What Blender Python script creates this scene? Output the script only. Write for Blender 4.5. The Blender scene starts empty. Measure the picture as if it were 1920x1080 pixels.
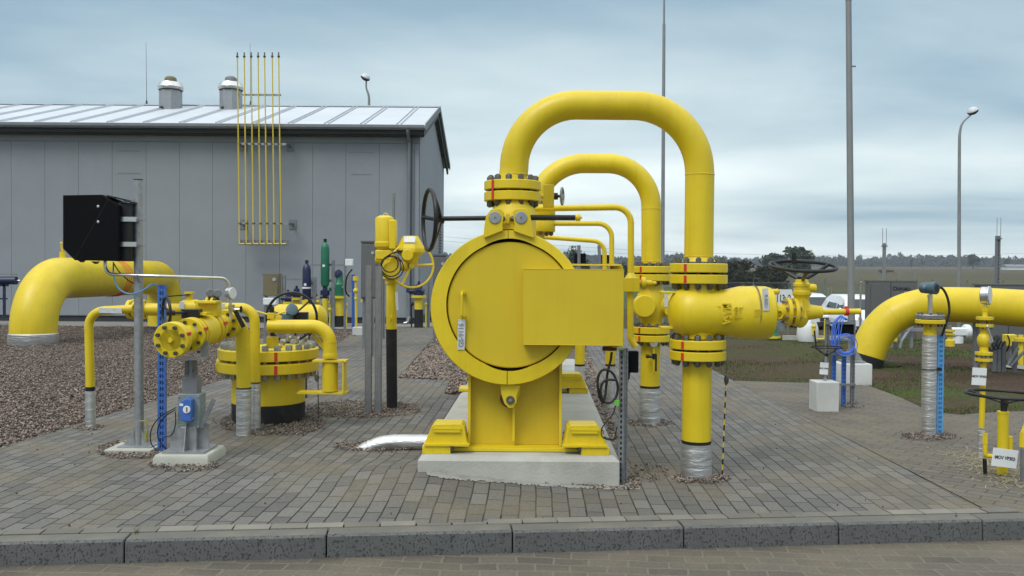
import bpy, math, random
import numpy as np
from mathutils import Vector, Matrix, Quaternion
random.seed(7); rng = np.random.default_rng(7)
R = math.radians; PI = math.pi
sc = bpy.context.scene
C = sc.collection
# ------------------------------------------------------------------ camera, sky, sun, exposure
F = 1650.0; CAMZ = 1.42
PITCH = math.atan(30 / F); ROLL = R(0.4)
cd = bpy.data.cameras.new('camera'); cam = bpy.data.objects.new('camera', cd); C.objects.link(cam)
cd.sensor_width = 36; cd.lens = F / 1920 * 36; cd.clip_start = 0.1; cd.clip_end = 20000
CR = Matrix.Rotation(PI / 2 - PITCH, 3, 'X') @ Matrix.Rotation(ROLL, 3, 'Z')
cam.matrix_world = Matrix.Translation((0, 0, CAMZ)) @ CR.to_4x4()
sc.camera = cam
sc.view_settings.view_transform = 'Standard'; sc.view_settings.look = 'None'
sc.view_settings.exposure = 0.62; sc.view_settings.gamma = 1
world = bpy.data.worlds.new('World'); sc.world = world; world.use_nodes = True
SUN_EL, SUN_ROT = R(52), R(215)
def build_world():
    nt = world.node_tree; N = nt.nodes; L = nt.links
    for n in list(N): N.remove(n)
    out = N.new('ShaderNodeOutputWorld'); bg = N.new('ShaderNodeBackground'); bg.inputs[1].default_value = 0.1
    sky = N.new('ShaderNodeTexSky'); sky.sky_type = 'NISHITA'; sky.sun_disc = False
    sky.sun_elevation = SUN_EL; sky.sun_rotation = SUN_ROT; sky.air_density = 1.0; sky.dust_density = 2.0
    tc = N.new('ShaderNodeTexCoord'); sep = N.new('ShaderNodeSeparateXYZ'); L.new(tc.outputs['Generated'], sep.inputs[0])
    # project direction on a cloud deck, flattened
    zz = N.new('ShaderNodeMath'); zz.operation = 'MAXIMUM'; zz.inputs[1].default_value = 0.0; L.new(sep.outputs[2], zz.inputs[0])
    za = N.new('ShaderNodeMath'); za.operation = 'ADD'; za.inputs[1].default_value = 0.10; L.new(zz.outputs[0], za.inputs[0])
    dx = N.new('ShaderNodeMath'); dx.operation = 'DIVIDE'; L.new(sep.outputs[0], dx.inputs[0]); L.new(za.outputs[0], dx.inputs[1])
    dy = N.new('ShaderNodeMath'); dy.operation = 'DIVIDE'; L.new(sep.outputs[1], dy.inputs[0]); L.new(za.outputs[0], dy.inputs[1])
    cb = N.new('ShaderNodeCombineXYZ'); L.new(dx.outputs[0], cb.inputs[0]); L.new(dy.outputs[0], cb.inputs[1])
    n1 = N.new('ShaderNodeTexNoise'); n1.inputs['Scale'].default_value = 0.42; n1.inputs['Detail'].default_value = 6; n1.inputs['Roughness'].default_value = 0.5; n1.inputs['Distortion'].default_value = 0.3
    mp = N.new('ShaderNodeMapping'); mp.inputs['Location'].default_value = (3.1, 1.7, 0); mp.inputs['Scale'].default_value = (0.9, 1.2, 1)
    L.new(cb.outputs[0], mp.inputs[0]); L.new(mp.outputs[0], n1.inputs['Vector'])
    # height drives a broad band: darker blue-grey deck above, bright horizon
    ad = N.new('ShaderNodeMath'); ad.operation = 'MULTIPLY_ADD'; ad.inputs[1].default_value = 1.3
    L.new(n1.outputs[0], ad.inputs[0])
    h2 = N.new('ShaderNodeMapRange'); h2.inputs[1].default_value = 0.0; h2.inputs[2].default_value = 0.40; h2.inputs[3].default_value = 0.12; h2.inputs[4].default_value = -0.42
    L.new(sep.outputs[2], h2.inputs[0]); L.new(h2.outputs[0], ad.inputs[2])
    cr = N.new('ShaderNodeValToRGB'); e = cr.color_ramp.elements
    e[0].position = 0.14; e[0].color = (0.155, 0.24, 0.32, 1)
    e[1].position = 0.86; e[1].color = (0.66, 0.73, 0.735, 1)
    m = e.new(0.38); m.color = (0.24, 0.345, 0.42, 1)
    m = e.new(0.60); m.color = (0.43, 0.525, 0.56, 1)
    L.new(ad.outputs[0], cr.inputs[0])
    sca = N.new('ShaderNodeVectorMath'); sca.operation = 'SCALE'; sca.inputs[3].default_value = 9.6; L.new(cr.outputs[0], sca.inputs[0])
    # the overcast deck is brightest overhead
    zb = N.new('ShaderNodeMapRange'); zb.inputs[1].default_value = 0.32; zb.inputs[2].default_value = 0.80; L.new(sep.outputs[2], zb.inputs[0])
    sc2 = N.new('ShaderNodeMix'); sc2.data_type = 'RGBA'; L.new(zb.outputs[0], sc2.inputs[0]); L.new(sca.outputs[0], sc2.inputs[6]); sc2.inputs[7].default_value = (10.0, 10.6, 11.1, 1)
    mx = N.new('ShaderNodeMix'); mx.data_type = 'RGBA'; mx.inputs[0].default_value = 0.93
    L.new(sky.outputs[0], mx.inputs[6]); L.new(sc2.outputs[2], mx.inputs[7])
    L.new(mx.outputs[2], bg.inputs[0]); L.new(bg.outputs[0], out.inputs[0])
build_world()
sd = bpy.data.lights.new('sun', 'SUN'); sun = bpy.data.objects.new('sun', sd); C.objects.link(sun)
sd.energy = 1.1; sd.angle = R(25); sd.color = (1.0, 0.96, 0.90)
# sun direction: behind-left of the camera, high
az = R(215)
sv = Vector((math.sin(az) * math.cos(SUN_EL), math.cos(az) * math.cos(SUN_EL), math.sin(SUN_EL)))
sun.rotation_euler = sv.to_track_quat('Z', 'Y').to_euler()
# ------------------------------------------------------------------ helpers
def W(px, py, d):
    """world point seen at photo pixel (px,py) at distance d along +Y"""
    v = CR @ Vector(((px - 960) / F, -(py - 540) / F, -1)); v *= d / v.y
    return Vector((v.x, v.y, v.z + CAMZ))
def G(px, py, z=0.0):
    v = CR @ Vector(((px - 960) / F, -(py - 540) / F, -1)); t = (z - CAMZ) / v.z
    return Vector((v.x * t, v.y * t, z))
def frame(ax):
    ax = Vector(ax).normalized()
    h = Vector((0, 0, 1)) if abs(ax.z) < 0.9 else Vector((0, 1, 0))
    u = h.cross(ax).normalized() if abs(ax.z) < 0.9 else Vector((1, 0, 0))
    u = (u - ax * u.dot(ax)).normalized()
    return u, ax.cross(u).normalized(), ax
class MB:
    def __init__(s): s.v = []; s.f = []; s.m = []; s.mi = 0
    def add(s, vs, fs):
        b = len(s.v); s.v += [Vector(v) for v in vs]
        for f in fs: s.f.append(tuple(b + i for i in f)); s.m.append(s.mi)
        return s
    def box(s, c, size, rot=None):
        c = Vector(c); hx, hy, hz = size[0] / 2, size[1] / 2, size[2] / 2
        P = [Vector((x, y, z)) for z in (-hz, hz) for y in (-hy, hy) for x in (-hx, hx)]
        if rot is not None:
            if not isinstance(rot, Matrix): rot = Matrix.Rotation(rot, 3, 'Z')
            P = [rot @ p for p in P]
        return s.add([c + p for p in P], [(0, 2, 3, 1), (4, 5, 7, 6), (0, 1, 5, 4), (2, 6, 7, 3), (0, 4, 6, 2), (1, 3, 7, 5)])
    def lathe(s, o, ax, prof, n=24, cap=True, ph=0.0):
        """prof: list of (t along axis, radius)"""
        u, w, a = frame(ax); o = Vector(o); vs = []; fs = []
        for t, r in prof:
            for k in range(n):
                q = 2 * PI * k / n + ph
                vs.append(o + a * t + (u * math.cos(q) + w * math.sin(q)) * r)
        for i in range(len(prof) - 1):
            for k in range(n):
                k2 = (k + 1) % n; fs.append((i * n + k, i * n + k2, (i + 1) * n + k2, (i + 1) * n + k))
        if cap: fs.append(tuple(reversed(range(n)))); fs.append(tuple((len(prof) - 1) * n + k for k in range(n)))
        return s.add(vs, fs)
    def cyl(s, a, b, r, r2=None, n=20, ph=0.0):
        a = Vector(a); b = Vector(b); return s.lathe(a, b - a, [(0, r), ((b - a).length, r if r2 is None else r2)], n, True, ph)
    def sweep(s, pts, r, n=14, cap=True, wob=0.0):
        pts = [Vector(p) for p in pts]; T = []
        for i in range(len(pts)):
            a = pts[max(0, i - 1)]; b = pts[min(len(pts) - 1, i + 1)]; T.append((b - a).normalized())
        u, w, _ = frame(T[0]); vs = []; fs = []
        for i, p in enumerate(pts):
            if i:
                q = T[i - 1].rotation_difference(T[i]); u = q @ u; w = T[i].cross(u).normalized(); u = w.cross(T[i]).normalized()
            rr = r[i] if isinstance(r, (list, tuple)) else r
            for k in range(n):
                g = 2 * PI * k / n; vs.append(p + (u * math.cos(g) + w * math.sin(g)) * rr)
        for i in range(len(pts) - 1):
            for k in range(n):
                k2 = (k + 1) % n; fs.append((i * n + k, i * n + k2, (i + 1) * n + k2, (i + 1) * n + k))
        if cap: fs.append(tuple(reversed(range(n)))); fs.append(tuple((len(pts) - 1) * n + k for k in range(n)))
        return s.add(vs, fs)
    def pipe(s, pts, r, br, n=24, seg=10):
        """polyline with elbows of centre-line radius br (number or list)"""
        pts = [Vector(p) for p in pts]; out = [pts[0]]
        for i in range(1, len(pts) - 1):
            b = br[i - 1] if isinstance(br, (list, tuple)) else br
            p = pts[i]; d1 = (pts[i - 1] - p).normalized(); d2 = (pts[i + 1] - p).normalized()
            ang = d1.angle(d2); t = b / math.tan(ang / 2)
            t = min(t, (pts[i - 1] - p).length * 0.95, (pts[i + 1] - p).length * 0.95); b = t * math.tan(ang / 2)
            bis = (d1 + d2).normalized(); c = p + bis * (b / math.sin(ang / 2))
            a0 = p + d1 * t - c; a1 = p + d2 * t - c
            q = a0.rotation_difference(a1)
            for k in range(seg + 1):
                out.append(c + Quaternion().slerp(q, k / seg) @ a0)
        out.append(pts[-1])
        o2 = [out[0]]
        for p in out[1:]:
            if (p - o2[-1]).length > 1e-4: o2.append(p)
        return s.sweep(o2, r, n)
    def torus(s, c, ax, Rr, r, n=40, m=10):
        u, w, a = frame(ax); c = Vector(c); vs = []; fs = []
        for i in range(n):
            g = 2 * PI * i / n; e = u * math.cos(g) + w * math.sin(g)
            for k in range(m):
                h = 2 * PI * k / m; vs.append(c + e * (Rr + r * math.cos(h)) + a * (r * math.sin(h)))
        for i in range(n):
            for k in range(m):
                i2 = (i + 1) % n; k2 = (k + 1) % m
                fs.append((i * m + k, i2 * m + k, i2 * m + k2, i * m + k2))
        return s.add(vs, fs)
    def prism(s, poly, o, ex, ey, ez, t):
        """poly of 2D points in plane (ex,ey) at o, extruded by t along ez"""
        o = Vector(o); ex = Vector(ex); ey = Vector(ey); ez = Vector(ez); n = len(poly)
        vs = [o + ex * p[0] + ey * p[1] for p in poly]; vs += [v + ez * t for v in vs]
        fs = [tuple(range(n)), tuple(reversed(range(n, 2 * n)))] + [(k, n + k, n + (k + 1) % n, (k + 1) % n) for k in range(n)]
        return s.add(vs, fs)
    def sphere(s, c, r, n=16, sq=(1, 1, 1)):
        c = Vector(c); vs = []; fs = []; m = n // 2
        for i in range(m + 1):
            th = PI * i / m
            for k in range(n):
                g = 2 * PI * k / n
                vs.append(c + Vector((r * sq[0] * math.sin(th) * math.cos(g), r * sq[1] * math.sin(th) * math.sin(g), r * sq[2] * math.cos(th))))
        for i in range(m):
            for k in range(n): fs.append((i * n + k, (i + 1) * n + k, (i + 1) * n + (k + 1) % n, i * n + (k + 1) % n))
        return s.add(vs, fs)
    def mesh(s, name, mats, org=(0, 0, 0), ang=35):
        org = Vector(org); me = bpy.data.meshes.new(name)
        me.from_pydata([v - org for v in s.v], [], s.f); me.validate()
        if not isinstance(mats, (list, tuple)): mats = [mats]
        for m in mats: me.materials.append(m)
        if len(mats) > 1 and len(me.polygons) == len(s.m): me.polygons.foreach_set('material_index', s.m)
        import bmesh
        bm = bmesh.new(); bm.from_mesh(me); bmesh.ops.recalc_face_normals(bm, faces=bm.faces); bm.to_mesh(me); bm.free()
        me.polygons.foreach_set('use_smooth', [True] * len(me.polygons)); me.set_sharp_from_angle(angle=R(ang)); me.update()
        return me
def bev(o, w, seg=2):
    m = o.modifiers.new('bevel', 'BEVEL'); m.width = w; m.segments = seg; m.limit_method = 'ANGLE'; m.angle_limit = R(50)
class Thing:
    def __init__(s, name, label, cat, loc=(0, 0, 0), group=None):
        o = bpy.data.objects.new(name, None); C.objects.link(o); o.location = loc; o.empty_display_size = 0.1
        o['label'] = label; o['category'] = cat
        if group: o['group'] = group
        s.o = o; s.loc = Vector(loc)
    def part(s, name, mb, mat, parent=None, label=None, bevel=0):
        o = bpy.data.objects.new(name, mb.mesh(name, mat, s.loc)); C.objects.link(o); o.parent = parent or s.o
        if label: o['label'] = label
        if bevel: bev(o, bevel)
        return o
    def inst(s, name, me, loc, rot, parent):
        o = bpy.data.objects.new(name, me); C.objects.link(o); o.parent = parent or s.o
        o.location = Vector(loc) - s.loc; o.rotation_mode = 'QUATERNION'; o.rotation_quaternion = rot
        return o
def single(name, mb, mat, label, cat, group=None, org=None, bevel=0):
    org = Vector(org) if org is not None else sum(mb.v, Vector()) / len(mb.v)
    o = bpy.data.objects.new(name, mb.mesh(name, mat, org)); C.objects.link(o); o.location = org
    o['label'] = label; o['category'] = cat
    if group: o['group'] = group
    if bevel: bev(o, bevel)
    return o
def struct(name, mb, mat, kind='structure', label=None):
    o = bpy.data.objects.new(name, mb.mesh(name, mat)); C.objects.link(o); o['kind'] = kind
    o['label'] = label or name.replace('_', ' ')
    return o
def copy_tree(o, parent=None, delta=None, label=None):
    c = o.copy(); C.objects.link(c)
    if parent: c.parent = parent
    if delta is not None: c.location = o.location + Vector(delta)
    if label: c['label'] = label
    for ch in o.children: copy_tree(ch, c)
    return c
def text_mesh(txt, size, mat, depth=0.001, spacing=1.0, sx=1.0):
    cu = bpy.data.curves.new('lettering', 'FONT'); cu.body = txt; cu.size = size; cu.offset = size * .022; cu.extrude = depth
    cu.align_x = 'CENTER'; cu.align_y = 'CENTER'; cu.space_character = spacing; cu.resolution_u = 3
    ob = bpy.data.objects.new('lettering', cu); C.objects.link(ob)
    dg = bpy.context.evaluated_depsgraph_get(); me = bpy.data.meshes.new_from_object(ob.evaluated_get(dg))
    bpy.data.objects.remove(ob); me.materials.clear(); me.materials.append(mat)
    if sx != 1.0: me.transform(Matrix.Diagonal((sx, 1, 1, 1)))
    return me
def put_text(t, txt, size, mat, c, ex, ey, parent, name='lettering', depth=0.001, sx=1.0, spacing=1.0):
    me = text_mesh(txt, size, mat, depth, spacing, sx); ex = Vector(ex).normalized(); ey = Vector(ey).normalized(); ez = ex.cross(ey)
    M = Matrix((ex, ey, ez)).transposed()
    return t.inst(name, me, c, M.to_quaternion(), parent)
X, Y, Z = Vector((1, 0, 0)), Vector((0, 1, 0)), Vector((0, 0, 1))
# ------------------------------------------------------------------ materials
def mat(name, col, rough=0.5, metal=0.0, var=0.08, vscale=6, bump=0.0, bscale=60, spots=0.0, spotcol=(0.05, 0.04, 0.03), spec=0.5, grime=None, island=0.0, coat=0.0, streak=0.0):
    m = bpy.data.materials.new(name); m.use_nodes = True; nt = m.node_tree; N = nt.nodes; L = nt.links
    p = N['Principled BSDF']; p.inputs['Roughness'].default_value = rough; p.inputs['Metallic'].default_value = metal
    p.inputs['Specular IOR Level'].default_value = spec
    if coat: p.inputs['Coat Weight'].default_value = coat; p.inputs['Coat Roughness'].default_value = 0.25
    tc = N.new('ShaderNodeTexCoord'); nz = N.new('ShaderNodeTexNoise'); nz.inputs['Scale'].default_value = vscale; nz.inputs['Detail'].default_value = 5
    L.new(tc.outputs['Object'], nz.inputs['Vector'])
    mr = N.new('ShaderNodeMapRange'); mr.inputs[1].default_value = 0.3; mr.inputs[2].default_value = 0.7; mr.inputs[3].default_value = 1 - var; mr.inputs[4].default_value = 1 + var
    L.new(nz.outputs[0], mr.inputs[0])
    sc_ = N.new('ShaderNodeVectorMath'); sc_.operation = 'SCALE'; sc_.inputs[0].default_value = col[:3]; L.new(mr.outputs[0], sc_.inputs[3])
    cur = sc_.outputs[0]
    if streak:   # rain streaks running down the surface
        sm = N.new('ShaderNodeMapping'); sm.inputs['Scale'].default_value = (26, 26, 1.1); L.new(tc.outputs['Object'], sm.inputs[0])
        sn = N.new('ShaderNodeTexNoise'); sn.inputs['Scale'].default_value = 1; sn.inputs['Detail'].default_value = 4; L.new(sm.outputs[0], sn.inputs['Vector'])
        sr = N.new('ShaderNodeMapRange'); sr.inputs[1].default_value = 0.5; sr.inputs[2].default_value = 0.72; sr.inputs[3].default_value = 1; sr.inputs[4].default_value = 1 - streak; L.new(sn.outputs[0], sr.inputs[0])
        sv_ = N.new('ShaderNodeVectorMath'); sv_.operation = 'SCALE'; L.new(cur, sv_.inputs[0]); L.new(sr.outputs[0], sv_.inputs[3]); cur = sv_.outputs[0]
    if grime:
        g = N.new('ShaderNodeTexNoise'); g.inputs['Scale'].default_value = grime[1]; g.inputs['Detail'].default_value = 8; g.inputs['Roughness'].default_value = 0.7; L.new(tc.outputs['Object'], g.inputs['Vector'])
        gr = N.new('ShaderNodeMapRange'); gr.inputs[1].default_value = 0.52; gr.inputs[2].default_value = 0.75; gr.inputs[3].default_value = 0; gr.inputs[4].default_value = grime[2]; L.new(g.outputs[0], gr.inputs[0])
        mx = N.new('ShaderNodeMix'); mx.data_type = 'RGBA'; L.new(gr.outputs[0], mx.inputs[0]); L.new(cur, mx.inputs[6]); mx.inputs[7].default_value = (*grime[0], 1); cur = mx.outputs[2]
    if spots:
        v = N.new('ShaderNodeTexVoronoi'); v.inputs['Scale'].default_value = spots; L.new(tc.outputs['Object'], v.inputs['Vector'])
        r2 = N.new('ShaderNodeMapRange'); r2.inputs[1].default_value = 0.10; r2.inputs[2].default_value = 0.16; r2.inputs[3].default_value = 0.8; r2.inputs[4].default_value = 0; L.new(v.outputs['Distance'], r2.inputs[0])
        mx = N.new('ShaderNodeMix'); mx.data_type = 'RGBA'; L.new(r2.outputs[0], mx.inputs[0]); L.new(cur, mx.inputs[6]); mx.inputs[7].default_value = (*spotcol, 1); cur = mx.outputs[2]
    if island:
        ge = N.new('ShaderNodeNewGeometry'); r3 = N.new('ShaderNodeMapRange'); r3.inputs[3].default_value = 1 - island; r3.inputs[4].default_value = 1 + island
        L.new(ge.outputs['Random Per Island'], r3.inputs[0]); s2 = N.new('ShaderNodeVectorMath'); s2.operation = 'SCALE'; L.new(cur, s2.inputs[0]); L.new(r3.outputs[0], s2.inputs[3]); cur = s2.outputs[0]
    L.new(cur, p.inputs['Base Color'])
    if rough < 0.9:
        rr = N.new('ShaderNodeMapRange'); rr.inputs[3].default_value = max(0.05, rough - 0.1); rr.inputs[4].default_value = min(1, rough + 0.1); L.new(nz.outputs[0], rr.inputs[0]); L.new(rr.outputs[0], p.inputs['Roughness'])
    if bump:
        b = N.new('ShaderNodeBump'); b.inputs['Strength'].default_value = bump; b.inputs['Distance'].default_value = 0.01
        n2 = N.new('ShaderNodeTexNoise'); n2.inputs['Scale'].default_value = bscale; n2.inputs['Detail'].default_value = 4; L.new(tc.outputs['Object'], n2.inputs['Vector'])
        L.new(n2.outputs[0], b.inputs['Height']); L.new(b.outputs[0], p.inputs['Normal'])
    return m
M = {}
YC = (0.68, 0.512, 0.011)
M['yel'] = mat('yellow_paint', YC, 0.42, var=0.06, vscale=3, bump=0.05, bscale=90, grime=((0.50, 0.27, 0.015), 2.3, 0.35), streak=0.07)
M['yel2'] = mat('yellow_paint_flat', (0.60, 0.446, 0.011), 0.55, var=0.05, vscale=1.5, bump=0.04, bscale=120, grime=((0.50, 0.26, 0.015), 1.2, 0.30), streak=0.04)
M['yelfar'] = mat('yellow_paint_far', (0.66, 0.52, 0.03), 0.4, var=0.05, vscale=2)
M['bolt'] = mat('bolt_steel', (0.12, 0.12, 0.10), 0.5, 0.6, var=0.35, vscale=40)
M['boltl'] = mat('bolt_steel_zinc', (0.30, 0.31, 0.27), 0.5, 0.6, var=0.35, vscale=40)
M['black'] = mat('black_paint', (0.006, 0.0065, 0.008), 0.45, var=0.2)
M['blackm'] = mat('black_matt', (0.0035, 0.0037, 0.005), 0.8, var=0.2, spec=0.12, bump=0.1, bscale=30)
M['bitu'] = mat('bitumen_black', (0.007, 0.007, 0.008), 0.75, var=0.2, bump=0.2, bscale=20, grime=((0.09, 0.08, 0.075), 5, 0.3))
M['rubber'] = mat('rubber', (0.006, 0.006, 0.006), 0.6, var=0.1)
M['galv'] = mat('galvanised', (0.33, 0.34, 0.35), 0.5, 0.65, var=0.14, vscale=25, bump=0.03)
M['galvd'] = mat('galvanised_dull', (0.20, 0.21, 0.22), 0.6, 0.4, var=0.14, vscale=14)
M['galvm'] = mat('galvanised_mast', (0.24, 0.25, 0.25), 0.6, 0.3, var=0.1, vscale=3)
M['steel'] = mat('stainless', (0.62, 0.62, 0.60), 0.3, 0.95, var=0.08, vscale=20)
M['red'] = mat('red_paint', (0.55, 0.03, 0.015), 0.5, var=0.05)
M['blue'] = mat('blue_paint', (0.045, 0.13, 0.43), 0.5, var=0.08)
M['lblue'] = mat('light_blue_paint', (0.10, 0.32, 0.62), 0.5, var=0.08)
M['navy'] = mat('navy_paint', (0.010, 0.016, 0.06), 0.4, var=0.1)
M['green'] = mat('green_paint', (0.012, 0.14, 0.075), 0.4, var=0.1)
M['white'] = mat('white_plate', (0.72, 0.74, 0.74), 0.5, var=0.04)
M['tag'] = mat('tag_plate', (0.62, 0.64, 0.64), 0.4, 0.2, var=0.12, vscale=40)
M['ink'] = mat('ink', (0.015, 0.015, 0.015), 0.6, var=0.0)
M['inkl'] = mat('ink_faint', (0.22, 0.24, 0.26), 0.6, var=0.0)
M['teal'] = mat('transmitter_blue', (0.075, 0.12, 0.15), 0.4, 0.2, var=0.1)
M['cableb'] = mat('blue_cable', (0.07, 0.19, 0.72), 0.4, var=0.05)
M['lime'] = mat('lime_clip', (0.13, 0.42, 0.05), 0.5, var=0.05)
M['orange'] = mat('orange_tape', (0.65, 0.14, 0.03), 0.5, var=0.05)
M['rust'] = mat('rust', (0.10, 0.035, 0.012), 0.8, var=0.3)
M['cabinet'] = mat('cabinet_grey', (0.13, 0.13, 0.13), 0.5, 0.2, var=0.05)
M['beige'] = mat('cabinet_beige', (0.16, 0.14, 0.075), 0.5, var=0.05)
M['conc'] = mat('concrete', (0.40, 0.40, 0.355), 0.85, var=0.12, vscale=3, bump=0.35, bscale=60, grime=((0.24, 0.21, 0.17), 2.5, 0.55))
M['concw'] = mat('concrete_white', (0.50, 0.51, 0.49), 0.8, var=0.07, vscale=5, bump=0.15, bscale=50)
M['seal'] = mat('concrete_green_sealed', (0.40, 0.405, 0.345), 0.7, var=0.1, vscale=5, bump=0.15, bscale=50)
M['stone'] = mat('pebbles', (0.178, 0.140, 0.112), 0.75, var=0.35, vscale=9, island=0.75)
M['straw'] = mat('straw', (0.32, 0.27, 0.16), 0.9, var=0.3, vscale=30, island=0.5)
def foil_mat():
    m = mat('foil_wrap', (0.60, 0.60, 0.59), 0.48, 0.95, var=0.06, vscale=10); nt = m.node_tree; N = nt.nodes; L = nt.links; p = N['Principled BSDF']
    tc = N.new('ShaderNodeTexCoord'); mp = N.new('ShaderNodeMapping'); mp.inputs['Scale'].default_value = (4, 4, 22); L.new(tc.outputs['Object'], mp.inputs[0])
    n = N.new('ShaderNodeTexNoise'); n.inputs['Scale'].default_value = 1.6; n.inputs['Detail'].default_value = 3; n.inputs['Distortion'].default_value = 0.6; L.new(mp.outputs[0], n.inputs['Vector'])
    b = N.new('ShaderNodeBump'); b.inputs['Strength'].default_value = 0.6; b.inputs['Distance'].default_value = 0.015; L.new(n.outputs[0], b.inputs['Height']); L.new(b.outputs[0], p.inputs['Normal'])
    return m
M['foil'] = foil_mat()
def paver_mat(name, c1, c2, mortar, bw, bh, ms, ang, dirt, off=0.5, distort=0.004):
    m = bpy.data.materials.new(name); m.use_nodes = True; nt = m.node_tree; N = nt.nodes; L = nt.links; p = N['Principled BSDF']; p.inputs['Roughness'].default_value = 0.8
    p.inputs['Specular IOR Level'].default_value = 0.35
    tc = N.new('ShaderNodeTexCoord')
    dn = N.new('ShaderNodeTexNoise'); dn.inputs['Scale'].default_value = 1.3; dn.inputs['Detail'].default_value = 4; L.new(tc.outputs['Object'], dn.inputs['Vector'])
    ds = N.new('ShaderNodeVectorMath'); ds.operation = 'SUBTRACT'; ds.inputs[1].default_value = (0.5, 0.5, 0.5); L.new(dn.outputs['Color'], ds.inputs[0])
    dm = N.new('ShaderNodeVectorMath'); dm.operation = 'SCALE'; dm.inputs[3].default_value = distort * 10; L.new(ds.outputs[0], dm.inputs[0])
    da = N.new('ShaderNodeVectorMath'); L.new(tc.outputs['Object'], da.inputs[0]); L.new(dm.outputs[0], da.inputs[1])
    mp = N.new('ShaderNodeMapping'); mp.inputs['Rotation'].default_value = (0, 0, ang); L.new(da.outputs[0], mp.inputs[0])
    br = N.new('ShaderNodeTexBrick'); br.inputs['Scale'].default_value = 1; br.inputs['Brick Width'].default_value = bw; br.inputs['Row Height'].default_value = bh
    br.inputs['Mortar Size'].default_value = ms; br.inputs['Mortar Smooth'].default_value = 0.25; br.inputs['Bias'].default_value = 0.0; br.offset = off
    br.inputs['Color1'].default_value = (*c1, 1); br.inputs['Color2'].default_value = (*c2, 1); br.inputs['Mortar'].default_value = (*mortar, 1); L.new(mp.outputs[0], br.inputs['Vector'])
    # broad wear, fine grain
    n1 = N.new('ShaderNodeTexNoise'); n1.inputs['Scale'].default_value = 0.9; n1.inputs['Detail'].default_value = 7; n1.inputs['Roughness'].default_value = 0.6; L.new(tc.outputs['Object'], n1.inputs['Vector'])
    r1 = N.new('ShaderNodeMapRange'); r1.inputs[1].default_value = 0.45; r1.inputs[2].default_value = 0.7; r1.inputs[4].default_value = dirt[1]; L.new(n1.outputs[0], r1.inputs[0])
    mx = N.new('ShaderNodeMix'); mx.data_type = 'RGBA'; L.new(r1.outputs[0], mx.inputs[0]); L.new(br.outputs['Color'], mx.inputs[6]); mx.inputs[7].default_value = (*dirt[0], 1)
    n2 = N.new('ShaderNodeTexNoise'); n2.inputs['Scale'].default_value = 55; n2.inputs['Detail'].default_value = 5; L.new(tc.outputs['Object'], n2.inputs['Vector'])
    r2 = N.new('ShaderNodeMapRange'); r2.inputs[1].default_value = 0.3; r2.inputs[2].default_value = 0.7; r2.inputs[3].default_value = 0.86; r2.inputs[4].default_value = 1.14; L.new(n2.outputs[0], r2.inputs[0])
    s = N.new('ShaderNodeVectorMath'); s.operation = 'SCALE'; L.new(mx.outputs[2], s.inputs[0]); L.new(r2.outputs[0], s.inputs[3]); L.new(s.outputs[0], p.inputs['Base Color'])
    h = N.new('ShaderNodeMath'); h.operation = 'MULTIPLY_ADD'; L.new(br.outputs['Fac'], h.inputs[0]); h.inputs[1].default_value = -1.0; L.new(n2.outputs[0], h.inputs[2])
    b = N.new('ShaderNodeBump'); b.inputs['Strength'].default_value = 0.5; b.inputs['Distance'].default_value = 0.006; L.new(h.outputs[0], b.inputs['Height']); L.new(b.outputs[0], p.inputs['Normal'])
    return m
PA = math.atan(48 / F)
M['pave'] = paver_mat('paving_light', (0.102, 0.099, 0.090), (0.160, 0.154, 0.138), (0.020, 0.018, 0.014), 0.2, 0.1, 0.0052, PI / 2 + PA, ((0.160, 0.132, 0.082), 0.9))
M['pave2'] = paver_mat('paving_dusty', (0.105, 0.094, 0.073), (0.138, 0.123, 0.097), (0.045, 0.040, 0.030), 0.2, 0.1, 0.005, R(40), ((0.17, 0.14, 0.095), 0.7), distort=0.006)
M['road'] = paver_mat('paving_road', (0.080, 0.071, 0.057), (0.118, 0.104, 0.083), (0.150, 0.132, 0.098), 0.2, 0.11, 0.007, R(4), ((0.17, 0.145, 0.10), 0.85), distort=0.016)
def kerb_mat():
    m = mat('kerb_concrete', (0.105, 0.106, 0.104), 0.8, var=0.15, vscale=5, grime=((0.07, 0.07, 0.068), 6, 0.6)); nt = m.node_tree; N = nt.nodes; L = nt.links; p = N['Principled BSDF']
    src = p.inputs['Base Color'].links[0].from_socket; tc = N.new('ShaderNodeTexCoord'); mp = N.new('ShaderNodeMapping'); mp.inputs['Scale'].default_value = (1.2, 1.2, 0.8); L.new(tc.outputs['Object'], mp.inputs[0])
    n = N.new('ShaderNodeTexNoise'); n.inputs['Scale'].default_value = 80; n.inputs['Detail'].default_value = 2.5; L.new(mp.outputs[0], n.inputs['Vector'])
    r = N.new('ShaderNodeMapRange'); r.inputs[1].default_value = 0.57; r.inputs[2].default_value = 0.65; L.new(n.outputs[0], r.inputs[0])
    mx = N.new('ShaderNodeMix'); mx.data_type = 'RGBA'; L.new(r.outputs[0], mx.inputs[0]); L.new(src, mx.inputs[6]); mx.inputs[7].default_value = (0.044, 0.045, 0.045, 1); L.new(mx.outputs[2], p.inputs['Base Color'])
    b = N.new('ShaderNodeBump'); b.invert = True; b.inputs['Strength'].default_value = 0.7; b.inputs['Distance'].default_value = 0.006; L.new(r.outputs[0], b.inputs['Height']); L.new(b.outputs[0], p.inputs['Normal'])
    return m
M['kerb'] = kerb_mat()
M['kerbtop'] = mat('kerb_top', (0.125, 0.120, 0.102), 0.85, var=0.12, vscale=4, bump=0.3, bscale=45, grime=((0.24, 0.21, 0.14), 2, 0.5))
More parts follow.
